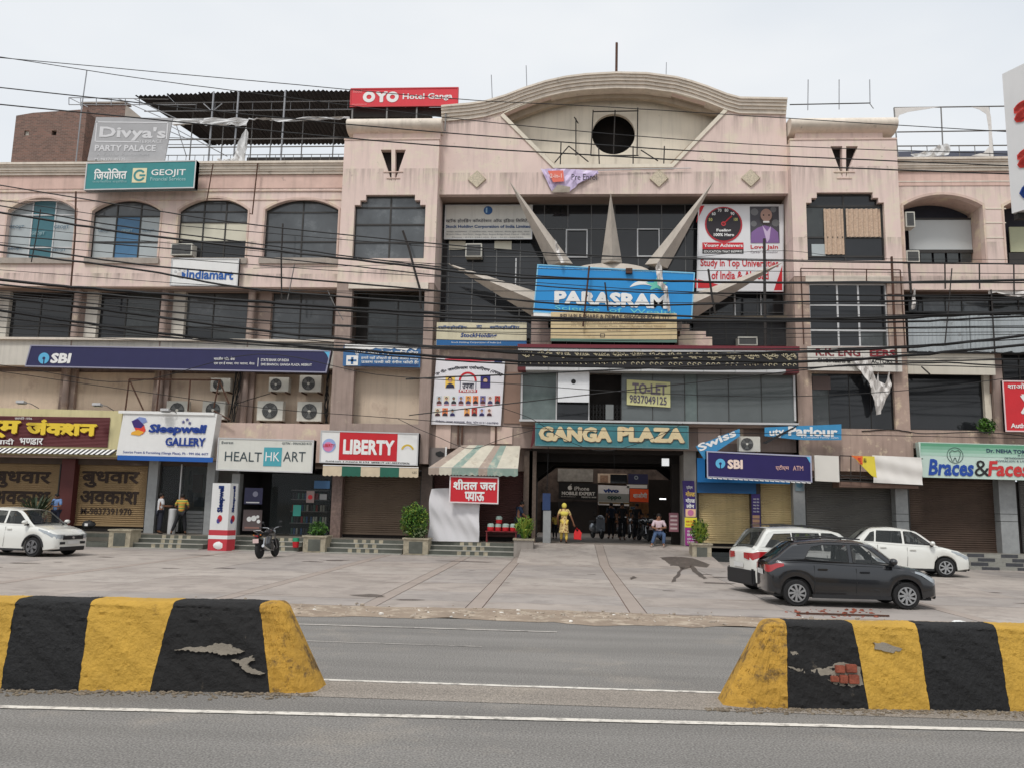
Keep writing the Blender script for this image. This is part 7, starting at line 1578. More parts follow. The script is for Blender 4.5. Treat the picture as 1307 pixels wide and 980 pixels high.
def person(label, loc, rz, h, top, bottom, pose=None, sleeve=.55, skirt=False, hair='short', group=None, scarf=None, stripes=None, female=False, shoe=shoe_m, hairm=None):
    """pose overrides joints (x right, y forward, z up, at height 1.7). clothing and hair are children of the one body mesh"""
    J = dict(pel=(0, 0, .92), spi=(0, 0, 1.10), che=(0, .0, 1.29), nec=(0, .0, 1.45), hed=(0, .02, 1.53), top=(0, .01, 1.62),
             sl=(-.17, 0, 1.38), sr=(.17, 0, 1.38), el=(-.23, -.03, 1.12), er=(.23, -.03, 1.12), wl=(-.24, .05, .88), wr=(.24, .05, .88),
             hl=(-.09, 0, .88), hr=(.09, 0, .88), kl=(-.10, .02, .48), kr=(.10, .02, .48), al=(-.10, -.01, .09), ar=(.10, -.01, .09), tl=(-.11, .15, .03), tr=(.11, .15, .03))
    J.update(pose or {}); k = h/1.7; J = {a: Vector(v)*k for a, v in J.items()}
    R_ = dict(pel=.125, spi=.115, che=.14, nec=.055, hed=.082, top=.075, sl=.062, sr=.062, el=.042, er=.042, wl=.028, wr=.028, hl=.09, hr=.09, kl=.058, kr=.058, al=.038, ar=.038, tl=.03, tr=.03)
    root = thing('person', label, 'person', loc, group, rotz=rz); ORG[root.name] = Vector((0, 0, 0))
    nd = {a: (J[a], R_[a]*k) for a in J}
    nd['nose'] = (J['hed']+Vector((0, .085, .0))*k, .014*k); nd['el_'] = (J['hed']+Vector((-.078, 0, .01))*k, .014*k); nd['er_'] = (J['hed']+Vector((.078, 0, .01))*k, .014*k)
    ed = [('pel', 'spi'), ('spi', 'che'), ('che', 'nec'), ('nec', 'hed'), ('hed', 'top'), ('che', 'sl'), ('che', 'sr'), ('sl', 'el'), ('sr', 'er'), ('el', 'wl'), ('er', 'wr'), ('pel', 'hl'), ('pel', 'hr'), ('hl', 'kl'), ('hr', 'kr'), ('kl', 'al'), ('kr', 'ar'), ('al', 'tl'), ('ar', 'tr'), ('hed', 'nose')]
    for s in 'lr':
        w, e = J['w'+s], J['e'+s]; d = (w-e).normalized(); sd = d.cross(Vector((0, 0, 1)) if abs(d.z) < .9 else Vector((0, 1, 0))).normalized()
        pm = w+d*.07*k; nd['p'+s] = (pm, (.034*k, .016*k)); ed.append(('w'+s, 'p'+s))
        for i, (o_, L) in enumerate(((-.027, .062), (-.009, .078), (.009, .072), (.027, .055))):
            a_ = 'f%s%d' % (s, i); nd[a_] = (pm+d*.025*k+sd*o_*k, .0095*k); nd[a_+'b'] = (pm+d*(.025+L*.6)*k+sd*o_*k, .0085*k); nd[a_+'c'] = (pm+d*(.02+L)*k+sd*o_*k*.9+Vector((0, .012, 0))*k, .007*k); ed += [('p'+s, a_), (a_, a_+'b'), (a_+'b', a_+'c')]
        nd['t'+s+'a'] = (w+d*.04*k-sd*.038*k, .011*k); nd['t'+s+'b'] = (w+d*.085*k-sd*.052*k, .009*k); ed += [('w'+s, 't'+s+'a'), ('t'+s+'a', 't'+s+'b')]
    nd.pop('el_'); nd.pop('er_')
    body = skinmesh('body', nd, ed, skin_m, root)
    up = Vector((0, 0, 1)); e_ = .014*k
    lerp = lambda a, b, t: a+(b-a)*t
    # shirt
    sn = {'spi': (J['spi'], (R_['spi']+.028)*k), 'che': (J['che'], (R_['che']+.018)*k), 'pel': (lerp(J['pel'], J['spi'], .1), (R_['pel']+.03)*k), 'nk': (lerp(J['che'], J['nec'], .72), .075*k)}
    se = [('spi', 'che'), ('spi', 'pel'), ('che', 'nk')]
    for s in 'lr':
        sn['s'+s] = (J['s'+s], .08*k); sn['m'+s] = (lerp(J['s'+s], J['e'+s], min(1, sleeve*1.6)), .066*k); se += [('che', 's'+s), ('s'+s, 'm'+s)]
        if sleeve > .7: sn['c'+s] = (lerp(J['e'+s], J['w'+s], .85), .045*k); se.append(('m'+s, 'c'+s))
    skinmesh('shirt', sn, se, top, root)
    if skirt:
        mb = MB(); n = 18; prof = [(.155, 1.02), (.175, .85), (.19, .65), (.21, .45)]; vs = []
        for (r, z) in prof:
            for j in range(n): t = 2*math.pi*j/n; q = 1+.06*math.sin(5*t+z*9); vs.append(((r*q*math.cos(t))*k, (r*q*.8*math.sin(t))*k, z*k))
        mb.add(vs, [(i*n+j, i*n+(j+1) % n, (i+1)*n+(j+1) % n, (i+1)*n+j) for i in range(len(prof)-1) for j in range(n)]); mb.build('tunic', top, root, smooth=True)
    tn = {'pel': (J['pel'], (R_['pel']+.014)*k)}; te = []
    for s in 'lr':
        tn['h'+s] = (J['h'+s], .104*k); tn['k'+s] = (J['k'+s], .078*k); tn['a'+s] = (lerp(J['k'+s], J['a'+s], .93), .062*k); te += [('pel', 'h'+s), ('h'+s, 'k'+s), ('k'+s, 'a'+s)]
    skinmesh('trousers', tn, te, bottom, root)
    for s in 'lr':
        a, t = J['a'+s], J['t'+s]; skinmesh('shoe', {'a': (a-up*.035*k, .048*k), 'm': (lerp(a, t, .5)-up*.02*k, .046*k), 't': (t+up*.01*k, .04*k)}, [('a', 'm'), ('m', 't')], shoe, root)
    hd = J['hed']; c = lerp(hd, J['top'], .42)
    if hair == 'short': MB().ball((c.x, c.y-.018*k, c.z+.035*k), .092*k, .098*k, .092*k, 12, 8, .02).build('hair', hairm or hair_m, root, smooth=True)
    if hair == 'long': MB().ball((c.x, c.y-.02*k, c.z+.03*k), .096*k, .10*k, .10*k, 12, 8).tube([c+Vector((0, -.07, 0))*k, c+Vector((0, -.10, -.2))*k], .06*k, 8).build('hair', hair_m, root, smooth=True)
    if scarf:
        mb = MB().ball((c.x, c.y-.02*k, c.z+.02*k), .11*k, .115*k, .125*k, 14, 9, .02); mb.build('head_scarf', scarf, root, smooth=True)
        skinmesh('shawl', {'n': (J['nec']-up*.01, .10*k), 'c': (J['che']+Vector((0, -.05, .02))*k, .17*k), 'b': (J['spi']+Vector((0, -.06, 0))*k, .15*k), 'l': (J['sl'], .085*k), 'r': (J['sr'], .085*k)}, [('n', 'c'), ('c', 'b'), ('c', 'l'), ('c', 'r')], scarf, root)
    if hair != 'none' or True:
        for sx in (-1, 1):
            MB().ball((hd.x+sx*.030*k, hd.y+.074*k, hd.z+.028*k), .011*k, .006*k, .007*k, 6, 4).build('eye', mat('eye_dark', (30, 24, 22), .3), root)
            MB().ball((hd.x+sx*.084*k, hd.y-.005*k, hd.z+.012*k), .012*k, .022*k, .032*k, 6, 5).build('ear', skin_m, root, smooth=True)
        MB().ball((hd.x, hd.y+.076*k, hd.z-.036*k), .024*k, .007*k, .008*k, 8, 4).build('mouth', mat('lip_brown', (110, 66, 56), .5), root)
    return root
def cl(name, c, **k): return mat('cloth_'+name, c, .85, .12, 8, coord='obj', **k)
def stripes_mat(name, cols, scale):
    m = mat(name, cols[0], .85, .1, 8, coord='obj'); n = m.node_tree.nodes; l = m.node_tree.links; p = n['Principled BSDF']
    t = n.new('ShaderNodeTexCoord'); s = n.new('ShaderNodeSeparateXYZ'); l.new(t.outputs['Object'], s.inputs[0]); mu = n.new('ShaderNodeMath'); mu.operation = 'MULTIPLY'; mu.inputs[1].default_value = scale; l.new(s.outputs[2], mu.inputs[0]); fr = n.new('ShaderNodeMath'); fr.operation = 'FRACT'; l.new(mu.outputs[0], fr.inputs[0])
    r = n.new('ShaderNodeValToRGB'); r.color_ramp.interpolation = 'CONSTANT'; e = r.color_ramp.elements; e[0].color = (*lin(*cols[0]), 1); e[1].position = 1/len(cols); e[1].color = (*lin(*cols[1]), 1)
    for i in range(2, len(cols)): x = e.new(i/len(cols)); x.color = (*lin(*cols[i]), 1)
    l.new(fr.outputs[0], r.inputs[0]); l.new(r.outputs[0], p.inputs['Base Color']); return m
AW = math.pi
def stand(px, py, z): g = gr(px, py, z); return (g.x, g.y, z)
def on(px, Y, z=FZ): return (X(px, 660, Y), Y, z)
person('man in white shirt and dark trousers, back turned, at the mattress shop door', on(204, -.55), math.radians(-50), 1.68, cl('white', (206, 206, 208)), cl('navy_trousers', (40, 42, 54)), pose=dict(el=(-.2, .05, 1.14), wl=(-.08, .26, 1.12), er=(.2, .06, 1.14), wr=(.12, .30, 1.15)))
person('man in yellow and green striped polo with legs apart at the mattress shop', on(231, -.6), math.radians(15), 1.66, stripes_mat('cloth_stripes', ((196, 176, 70), (96, 130, 76), (196, 176, 70), (196, 110, 60)), 7), cl('black_trousers', (34, 34, 38)),
       pose=dict(kl=(-.20, .0, .48), al=(-.33, -.05, .09), tl=(-.36, .08, .03), kr=(.16, .03, .48), ar=(.20, .02, .09), tr=(.22, .17, .03), el=(-.27, .02, 1.15), wl=(-.22, .2, 1.1), er=(.27, .02, 1.15), wr=(.22, .2, 1.1)))
person('man in light blue shirt looking at a phone behind the white car', on(71, -.8, .46), math.radians(170), 1.62, cl('light_blue', (112, 142, 188)), cl('dark_blue', (48, 52, 70)), pose=dict(el=(-.25, .06, 1.12), wl=(-.07, .24, 1.12), er=(.25, .06, 1.12), wr=(.07, .24, 1.12), hed=(0, .05, 1.51), top=(0, .06, 1.60)), sleeve=.55)
person('person wrapped in a pale cloth, low behind the bonnet of the white car', on(55, -1.4, .2), math.radians(150), 1.42, cl('pale_cloth', (206, 206, 170)), cl('grey_cloth', (120, 116, 110)), scarf=cl('pale_cloth', (206, 206, 170)), hair='none')
person('man in navy shirt leaning by the shelf of red pots under the awning', on(662, -.35), math.radians(-70), 1.68, cl('navy_shirt', (44, 58, 84)), cl('slate_trousers', (56, 62, 74)), pose=dict(nec=(0, .08, 1.43), hed=(0, .14, 1.49), top=(0, .16, 1.57), che=(0, .04, 1.28), el=(-.2, .12, 1.12), wl=(-.1, .34, 1.0), er=(.2, .12, 1.12), wr=(.1, .34, 1.0)), sleeve=.6)
floral = mat('cloth_yellow_floral', (220, 196, 130), .85, .08, 8, coord='obj', stain=(120, 50, 46), stain_amt=1, stain_scale=13, thr=.5)
W1 = person('woman in yellow floral tunic and head scarf walking away with a red bag', on(720, .0, FZ-.012), math.radians(8), 1.6, floral, cl('yellow_trousers', (214, 186, 90)), skirt=True, scarf=cl('yellow_scarf', (222, 206, 96)), hair='none', sleeve=.5, pose=dict(er=(.31, -.02, 1.1), wr=(.42, .02, .84), el=(-.28, .0, 1.12), wl=(-.24, .14, .9), kl=(-.09, .12, .5), al=(-.09, .16, .12), tl=(-.1, .3, .04), ar=(.1, -.08, .09), tr=(.11, .06, .03)))
c = at(737.5, 680, .0); T = thing('shopping_bag', 'bright red plastic bag in the hand of the woman in yellow', 'bag', (c.x, c.y, c.z-.22)); MB().plate([[(c.x-.14, c.z-.22), (c.x+.12, c.z-.24), (c.x+.15, c.z+.02), (c.x+.06, c.z+.12), (c.x-.02, c.z+.06), (c.x-.10, c.z+.12), (c.x-.16, c.z)]], c.y-.06, c.y+.06).build('sack', m_rgb(214, 40, 44, .4, 'bag_red'), T, bevel=.02); MB().tube([(c.x-.1, c.y, c.z+.1), (c.x-.05, c.y, c.z+.22), (c.x+.05, c.y, c.z+.1)], .012, 5).build('handle', m_rgb(214, 40, 44, .4, 'bag_red'), T)
# seated man on a low stool
p0 = on(841, -.25, FZ-.05); T = thing('stool', 'low dark stool under the seated man at the passage mouth', 'stool', (p0[0], p0[1]+.05, FZ-.05)); box('seat', p0[0]-.2, p0[1]-.12, FZ+.34, p0[0]+.2, p0[1]+.25, FZ+.38, black_m, T)
for sx in (-1, 1):
    for sy in (-.1, .22): MB().tube([(p0[0]+sx*.17, p0[1]+sy, FZ-.05), (p0[0]+sx*.15, p0[1]+sy, FZ+.34)], .018, 6).build('leg', steel, T)
person('man in pale pink shirt and blue jeans sitting with folded arms at the passage mouth', p0, math.pi, 1.7, cl('pale_pink', (206, 184, 190)), cl('blue_jeans', (72, 92, 124)), shoe=cl('pale_shoe', (190, 184, 176)),
       pose=dict(pel=(0, -.05, .52), spi=(0, -.10, .70), che=(0, -.10, .90), nec=(0, -.06, 1.06), hed=(0, -.04, 1.15), top=(0, -.05, 1.24), sl=(-.18, -.08, .98), sr=(.18, -.08, .98), el=(-.27, .02, .74), er=(.27, .02, .74), wl=(-.02, .14, .74), wr=(.02, .12, .70),
                 hl=(-.10, 0, .50), hr=(.10, 0, .50), kl=(-.16, .40, .50), kr=(.20, .40, .50), al=(-.12, .46, .09), ar=(.34, .50, .09), tl=(-.13, .60, .03), tr=(.40, .62, .03)))
dkc = cl('very_dark', (30, 30, 34)); dkc2 = cl('dark_blue_shirt', (34, 42, 58))
person('dark silhouetted man standing in the passage behind the scooter', on(780, 6.5, FZ-.012), math.radians(20), 1.72, dkc2, dkc); person('dark silhouetted man standing in the middle of the passage', on(794, 5.2, FZ-.012), math.radians(190), 1.72, dkc, dkc); person('man seated sideways on a motorcycle in the dark passage', on(813, 5.6, FZ-.012), math.radians(150), 1.7, dkc, dkc)
person('small child in a yellow top beside the woman in yellow', on(708.5, 4.5, FZ-.012), math.radians(20), 1.15, cl('yellow_top', (206, 176, 80)), dkc)
# ================================================================ SMALL THINGS AT THE SHOPS
# water stand: red shelf with pots, white cloth screen, striped awning
c = at(622, 676, -.9); T = thing('bench', 'low red iron shelf under the awning', 'bench', (c.x, -.9, FZ)); zt = Z(677, -.9, 635); x0, x1 = X(619.5, 680, -.9), X(660, 680, -.9)
box('top', x0, -1.0+.05, zt-.04, x1, -.5, zt, m_rgb(120, 44, 48, .6, 'dull_red'), T)
for x in (x0+.05, x1-.05):
    for y in (-.9, -.55): box('leg', x-.02, y-.02, FZ, x+.02, y+.02, zt-.041, m_rgb(120, 44, 48, .6, 'dull_red'), T)
def crate(label, l, r, t, b, Y=-.85, z=None):
    x0, x1, _, _ = R(l, t, r, b, Y); z0 = z; h = .26; T = thing('water_can', label, 'water can', ((x0+x1)/2, Y, z0), 'red and white cans on the shelf')
    MB().lathe(((x0+x1)/2, Y, z0), [((x1-x0)/2*.92, 0), ((x1-x0)/2, .02), ((x1-x0)/2, .15)], 14).build('red_base', redp, T, smooth=True); MB().lathe(((x0+x1)/2, Y, z0+.151), [((x1-x0)/2*.98, 0), ((x1-x0)/2*.98, .1), ((x1-x0)/2*.6, .14)], 14).build('top', m_rgb(170, 190, 180), T, smooth=True); return T
crate('leftmost red and white can on the red shelf', 622, 631, 664, 677, z=zt); crate('second red and white can on the red shelf, under the stacked one', 632, 640, 664, 677, z=zt); crate('third red and white can from the left on the red shelf', 641, 650, 664, 677, z=zt); crate('red and white can at the right end of the red shelf', 651, 659, 664, 677, z=zt); crate('red and white can stacked on top of the second one', 633, 641, 652, 664, z=zt+.292)
T = thing('cloth_screen', 'large white cloth screen standing under the awning on the steps', 'cloth', (at(578, 688, -1.1).x, -1.1, FZ)); wc = mat('white_crumpled_cloth', (214, 212, 214), .8, .04, 1, bump=.3, bscale=8)
x0, x1, z0, z1 = R(546, 624, 612, 688, -1.1); nx_, nz_ = 34, 26; vs = []
for j in range(nz_+1):
    for i in range(nx_+1):
        u, v = i/nx_, j/nz_; l = x0+.12*(v)+.05*math.sin(v*6); r = x1+.02*math.sin(v*9); vs.append((l+(r-l)*u, -1.08-.06*math.sin(u*7+v*3)-.04*math.sin(v*11+u*5)-.02*math.sin(u*31+v*17), FZ+(z1-FZ)*v+(.04*math.sin(u*5) if j == nz_ else 0)))
MB().add(vs, [(j*(nx_+1)+i, j*(nx_+1)+i+1, (j+1)*(nx_+1)+i+1, (j+1)*(nx_+1)+i) for j in range(nz_) for i in range(nx_)]).build('cloth', wc, T, smooth=True); box('box_behind', x0+.2, -.95, FZ, x1-.1, -.2, z1-.05, wc, T)
# striped awning
T = thing('awning', 'worn sheet awning in faded green, cream and brown stripes', 'awning', (at(605, 590, -.9).x, -.6, at(605, 600, -.9).z)); Y0a, Y1a = -.25, -1.45
xa0, xa1 = X(590, 568, Y0a), X(664, 570, Y0a); za = Z(568, Y0a, 625); xb0, xb1 = X(547, 600, Y1a), X(661, 602, Y1a); zb_ = Z(597, Y1a, 605)
strip = [(.0, .12, 'r'), (.12, .26, 'c'), (.26, .36, 'g'), (.36, .56, 'c'), (.56, .66, 'r'), (.66, .76, 'g'), (.76, 1.0, 'c')]; cm = {'c': mat('cream_awning_stripe', (200, 194, 178), .8, .12, 3, stain=(150, 130, 110), stain_amt=.5, stain_scale=2), 'g': mat('faded_green_stripe', (138, 158, 148), .8, .15, 3, stain=(190, 184, 166), stain_amt=.7, stain_scale=3, thr=.52), 'r': mat('faded_brown_stripe', (164, 148, 136), .8, .12, 3, stain=(196, 184, 166), stain_amt=.6, stain_scale=3)}
for a, b, q in strip:
    A = Vector((xa0+(xa1-xa0)*a, Y0a, za)); Bq = Vector((xa0+(xa1-xa0)*b, Y0a, za)); Cq = Vector((xb0+(xb1-xb0)*b, Y1a, zb_)); D = Vector((xb0+(xb1-xb0)*a, Y1a, zb_)); MB().quad(D, Cq, Bq, A, .02).build('awning_sheet', cm[q], T)
    n = 6; bot = [(D.x+(Cq.x-D.x)*i/n, zb_-.26-.05*abs(math.sin(i*1.57))) for i in range(n+1)]; MB().plate([[(Cq.x, zb_)]+[(D.x, zb_)]+bot], Y1a-.02, Y1a-.005).build('valance', cm['g' if q == 'c' and a > .3 else q], T)
MB().tube([(xb0, Y1a, zb_), (xb1, Y1a, zb_)], .02, 5).build('rail', steel, T)
T = thing('broken_louvre', 'broken grey panel with a ragged hole beside the striped awning', 'panel', tuple(at(558, 582, -.3))); rbox('panel', 548, 571, 570, 595, -.32, .03, m_rgb(120, 112, 108, .7), T); MB().plate([[P_(p[0], p[1], -.33) for p in ((556, 577), (562, 575), (567, 578), (566, 582), (560, 582.5), (556, 580))]], -.335, -.325).build('hole', black_m, T); rbox('edge_strip', 568, 570, 570, 593, -.34, .015, wht, T)
# standing mattress advert: three sided column
c = gr(281, 703); T = thing('advertising_column', 'white standing column lettered Sleepwell with a red foot', 'advertising stand', (c.x, c.y, 0)); h = 2.7; wv = .0
fl = gr(264, 704); fr = gr(289, 705); rr_ = gr(299, 702)
A, Bq, Cq = Vector((X(267, 680, -2.4), -2.4, 0)), Vector((X(290, 680, -2.5), -2.5, 0)), Vector((X(300, 680, -2.1), -2.1, 0)); D = A+(Cq-Bq)
zt = Z(616, -2.45, 280)
def prism(z0, z1, m, name, k=1.0):
    cc = (A+Bq+Cq+D)/4; q = [cc+(p-cc)*k for p in (A, Bq, Cq, D)]; MB().add([(p.x, p.y, z0) for p in q]+[(p.x, p.y, z1) for p in q], [(0, 3, 2, 1), (4, 5, 6, 7), (0, 1, 5, 4), (1, 2, 6, 5), (2, 3, 7, 6), (3, 0, 4, 7)]).build(name, m, T)
prism(.78, zt, white_p, 'white_shaft'); prism(0, .78, m_rgb(196, 60, 70), 'red_foot', 1.04); prism(.44, .58, wht, 'white_band', 1.06)
def colfn(p, q, off, z0, z1, w0, w1):
    d = (q-p); nrm = Vector((d.y, -d.x, 0)).normalized()
    def fn(u, w): s = p+d*(w1+(w0-w1)*w)+nrm*off; return (s.x, s.y, z0+(z1-z0)*u)
    return fn
txt('Sleepwell', 0, 0, 1, 1, 0, b1, T, .06, fn=colfn(A, Bq, .012, 1.45, zt-.1, .35, .75)); txt('Sleepwell', 0, 0, 1, 1, 0, b1, T, .06, fn=colfn(Bq, Cq, .012, 1.45, zt-.1, .35, .75))
for (p, q) in ((A, Bq), (Bq, Cq)):
    cc = p+(q-p)*.5; nn = Vector(((q-p).y, -(q-p).x, 0)).normalized()*.012; dd = (q-p).normalized()
    for (r0, zc, m_, s) in ((.11, 1.22, redp, 1), (.08, 1.12, m_rgb(80, 80, 150), -1)):
        MB().add([tuple(cc+nn+dd*(r0*math.cos(t*.524)*.9+s*.03)+Vector((0, 0, zc+r0*1.2*math.sin(t*.524)))) for t in range(12)], [tuple(range(12))]).build('swirl', m_, T)
MB().ball(((A.x+Bq.x)/2+.05, A.y-.06, .2), .22, .05, .15, 10, 6, .1).build('flower_print', wht, T)
# dark slab and drums along the left low wall
for i, (px, cA, cB, lb) in enumerate(((80, (70, 116, 150), (58, 130, 100), 'blue over green drum'), (91, (70, 150, 130), (190, 50, 60), 'first green over red drum, beside the blue one'), (98.5, (58, 130, 110), (170, 44, 54), 'green over red drum nearest the planter'))):
    x = X(px, 687, -1.7); T = thing('paint_drum', lb+' on the low wall at the left', 'drum', (x, -1.6, .18), 'painted drums on the low wall'); w = .14
    MB().lathe((x, -1.6, .18), [(w, 0), (w, .17), (w*.95, .18)], 14).build('lower_drum', m_rgb(*cB), T, smooth=True); MB().lathe((x, -1.6, .365), [(w, 0), (w, .17), (w*.95, .19), (w*.7, .2)], 14).build('upper_drum', m_rgb(*cA), T, smooth=True)
T = thing('drum', 'pale cream drum at the left end of the painted drums', 'drum', (X(72, 687, -1.6), -1.6, .18)); MB().lathe((X(72, 687, -1.6), -1.6, .18), [(.12, 0), (.12, .34), (.1, .36)], 12).build('drum_body', tile_cr, T, smooth=True)
c = at(112, 670, -1.6); T = thing('black_bag', 'small black bag lying on the tiled planter ledge at the left', 'bag', (c.x, -1.6, .7)); MB().ball((X(113, 670, -1.7), -1.7, .84), .26, .2, .17, 10, 7, .15).build('sack', black_m, T, smooth=True); box('pale_label', X(113, 670, -1.7)-.03, -1.93, .8, X(113, 670, -1.7)+.09, -1.9, .9, wht, T)
x = X(380, 692, -1.7); T = thing('bin', 'small red and green bin on the steps before the nutrition shop', 'bin', (x, -1.9, .17)); MB().lathe((x, -1.93, .17), [(.11, 0), (.13, .22)], 12).build('red_bin', redp, T, smooth=True); MB().lathe((x, -1.93, .392), [(.13, 0), (.12, .14)], 12).build('green_lid', m_rgb(40, 150, 110), T, smooth=True)
# mattress shop contents
T = thing('mattress_stack', 'stack of white wrapped mattresses inside the mattress shop', 'mattress stack', (X(247, 670, 1.2), 1.2, FZ)); x0, x1 = X(238, 670, .9), X(262, 670, .9)
for k in range(6): box('mattress', x0+.02*(k % 2), .7, FZ+.16*k, x1, 2.4, FZ+.16*k+.145, mat('white_mattress_wrap', (196, 196, 196), .5, .1, 4), T, bevel=.03)
T = thing('wrapped_roll', 'white wrapped foam roll standing between the two men', 'roll', (X(219, 665, -.3), -.3, FZ)); MB().lathe((X(219.5, 665, -.3), -.3, FZ), [(.15, 0), (.16, .04), (.16, 1.0), (.13, 1.03)], 14).build('roll', mat('white_roll', (206, 206, 206), .5, .08, 6), T, smooth=True)
for k, (l, t, r, b, c_) in enumerate(((213, 612, 226, 632, (60, 60, 70)), (230, 600, 243, 618, (90, 110, 100)), (246, 605, 258, 628, (150, 130, 120)), (232, 625, 246, 640, (70, 70, 84)), (248, 634, 260, 646, (120, 130, 140)))):
    T = sign('framed_poster', '%s display panel on the back wall of the mattress shop' % ('dark square', 'green', 'tan', 'small black', 'grey blue')[k], 'display panel', l, t, r, b, 3.2, m_rgb(*c_), .06)
# nutrition shop contents
for k, (l, t, r, b, c_, lb) in enumerate(((312, 622, 335, 643, (60, 60, 90), 'upper dark blue fitness poster at the nutrition shop door'), (310, 650, 334, 677, (96, 84, 84), 'lower grey and brown fitness poster at the nutrition shop door'), (374, 644, 384, 658, (60, 150, 136), 'small teal notice on the nutrition shop glass'), (391, 626, 401, 641, (150, 130, 126), 'small poster with a red figure on the nutrition shop glass'), (401, 613, 421, 623, (60, 100, 140), 'blue band sticker on the nutrition shop glass'), (408, 630, 417, 637, (140, 140, 140), 'small grey notice on the nutrition shop glass'))):
    T = sign('poster', lb, 'poster', l, t, r, b, .12, m_rgb(*c_), .02)
    if k == 1: [disc(x, y, r_, .118, wht, T, 'print_blob', n=9) for (x, y, r_) in ((318, 662, 3.2), (324, 661, 3.6), (329, 659, 2), (330, 665, 2.4))]; stripe(312, 672, 332, 674, .118, m_rgb(150, 110, 100), T)
    if k == 0: disc(326, 630, 3.5, .118, m_rgb(150, 150, 170), T, 'print_blob', n=9); stripe(314, 640, 331, 641.5, .118, wht, T)
    if k == 3: disc(396, 634, 3, .118, redp, T, 'print_blob', n=9)
for k in range(4):
    x0 = X(372+12*k, 665, 1.5); T = thing('shelf_unit', ('leftmost', 'second', 'third', 'rightmost')[k]+' display shelf with jars inside the nutrition shop', 'shelf', (x0, 1.5, FZ), 'shelves inside the nutrition shop')
    for z in (0, .5, 1.0, 1.5, 1.9):
        box('shelf', x0-.02, 1.3, FZ+z, x0+.36, 1.7, FZ+z+.03, steel, T)
        if z < 1.9:
            for q in range(3): MB().lathe((x0+.06+.11*q, 1.42, FZ+z+.031), [(.045, 0), (.045, .24), (.03, .27)], 8).build('jar', m_rgb(*rnd.choice(((150, 60, 60), (70, 110, 100), (60, 60, 66), (170, 170, 160), (60, 90, 130)))), T)
o = sign('lit_panel', 'small white square lamp panel on the right beam of the passage', 'lamp', 845, 584.5, 854, 594, -.0, mat('lit_white_panel', (230, 232, 232), .4, 0, emit=.5), .12)
o = tag(rbox('tube_light', 842, 635.5, 850, 637, 3.5, .04, mat('lit_tube', (240, 240, 240), .4, 0, emit=2.0), None), 'short lit tube light on the right inside the passage', 'lamp')
# ================================================================ VEHICLES
tyre_m = mat('tyre_rubber', (34, 34, 35), .85, .1, coord='obj'); rim_m = mat('silver_wheel_rim', (176, 178, 180), .3, .04, metal=.7, coord='obj'); trim_m = mat('black_plastic_trim', (36, 36, 38), .6, .1, coord='obj')
carglass = mat('car_window_glass', (40, 46, 46), .03, .1, 2.5, spec=.8, coord='obj', alpha=.42); seat_m = mat('grey_seat_fabric', (96, 94, 90), .9, .1, coord='obj'); hl_m = mat('headlamp_lens', (170, 176, 180), .12, .2, 14, metal=.3, spec=.8, coord='obj'); tl_m = mat('red_tail_lamp', (168, 24, 32), .15, .15, 14, spec=.8, coat=.5, coord='obj'); plate_m = mat('number_plate_white', (206, 206, 204), .5, coord='obj'); chrome = mat('bright_chrome', (200, 200, 202), .12, metal=.9, coord='obj')
def interp(pts, x):
    if x <= pts[0][0]: return pts[0][1]
    for (a, b), (c, d) in zip(pts[:-1], pts[1:]):
        if x <= c: t = (x-a)/(c-a); t = t*t*(3-2*t)*.35+t*.65; return b+(d-b)*t
    return pts[-1][1]
def wheel(T, x, y, r, side, style, rimc=None):
    """side -1 right, +1 left; a tyre with its rim and spokes"""
    w = .19*r/.3; yo = y+side*w/2
    t = MB().lathe((x, y-w/2, r), [(r*.66, 0), (r*.93, .0), (r*.99, w*.12), (r, w*.3), (r, w*.7), (r*.99, w*.88), (r*.93, w), (r*.66, w)], 32, 'y').build('wheel', tyre_m, T, smooth=True)
    MB().lathe((x, yo-side*.06 if side > 0 else yo+.02, r), [(r*.66, 0), (r*.66, .04)], 24, 'y').build('wheel_well', black_m, t)
    mb = MB()
    n = 40; o = [(x+r*.68*math.cos(6.283*i/n), r+r*.68*math.sin(6.283*i/n)) for i in range(n)]; inn = [(x+r*.60*math.cos(6.283*i/n), r+r*.60*math.sin(6.283*i/n)) for i in range(n)]
    mb.plate([o, inn], yo-.02, yo+.008*side+(.0 if side > 0 else -.0)); k = {'five': 5, 'seven': 7, 'ten': 9, 'double': 5}[style]
    for i in range(k):
        for q in ((0,) if style != 'double' else (-.16, .16)):
            a = 6.283*i/k+q; tw = .38 if style == 'ten' else 0; p0 = (x+r*.12*math.cos(a), r+r*.12*math.sin(a)); p1 = (x+r*.62*math.cos(a+tw), r+r*.62*math.sin(a+tw)); d = Vector((p1[0]-p0[0], p1[1]-p0[1])); nn = Vector((-d.y, d.x)).normalized()*r*(.085 if style != 'five' else .12)
            mb.plate([[(p0[0]-nn.x*.8, p0[1]-nn.y*.8), (p1[0]-nn.x, p1[1]-nn.y), (p1[0]+nn.x, p1[1]+nn.y), (p0[0]+nn.x*.8, p0[1]+nn.y*.8)]], yo-.03+side*.006, yo+side*.004)
    mb.lathe((x, yo-.02, r), [(r*.17, 0), (r*.17, .028)], 12, 'y'); mb.build('rim', rimc or rim_m, t); return t
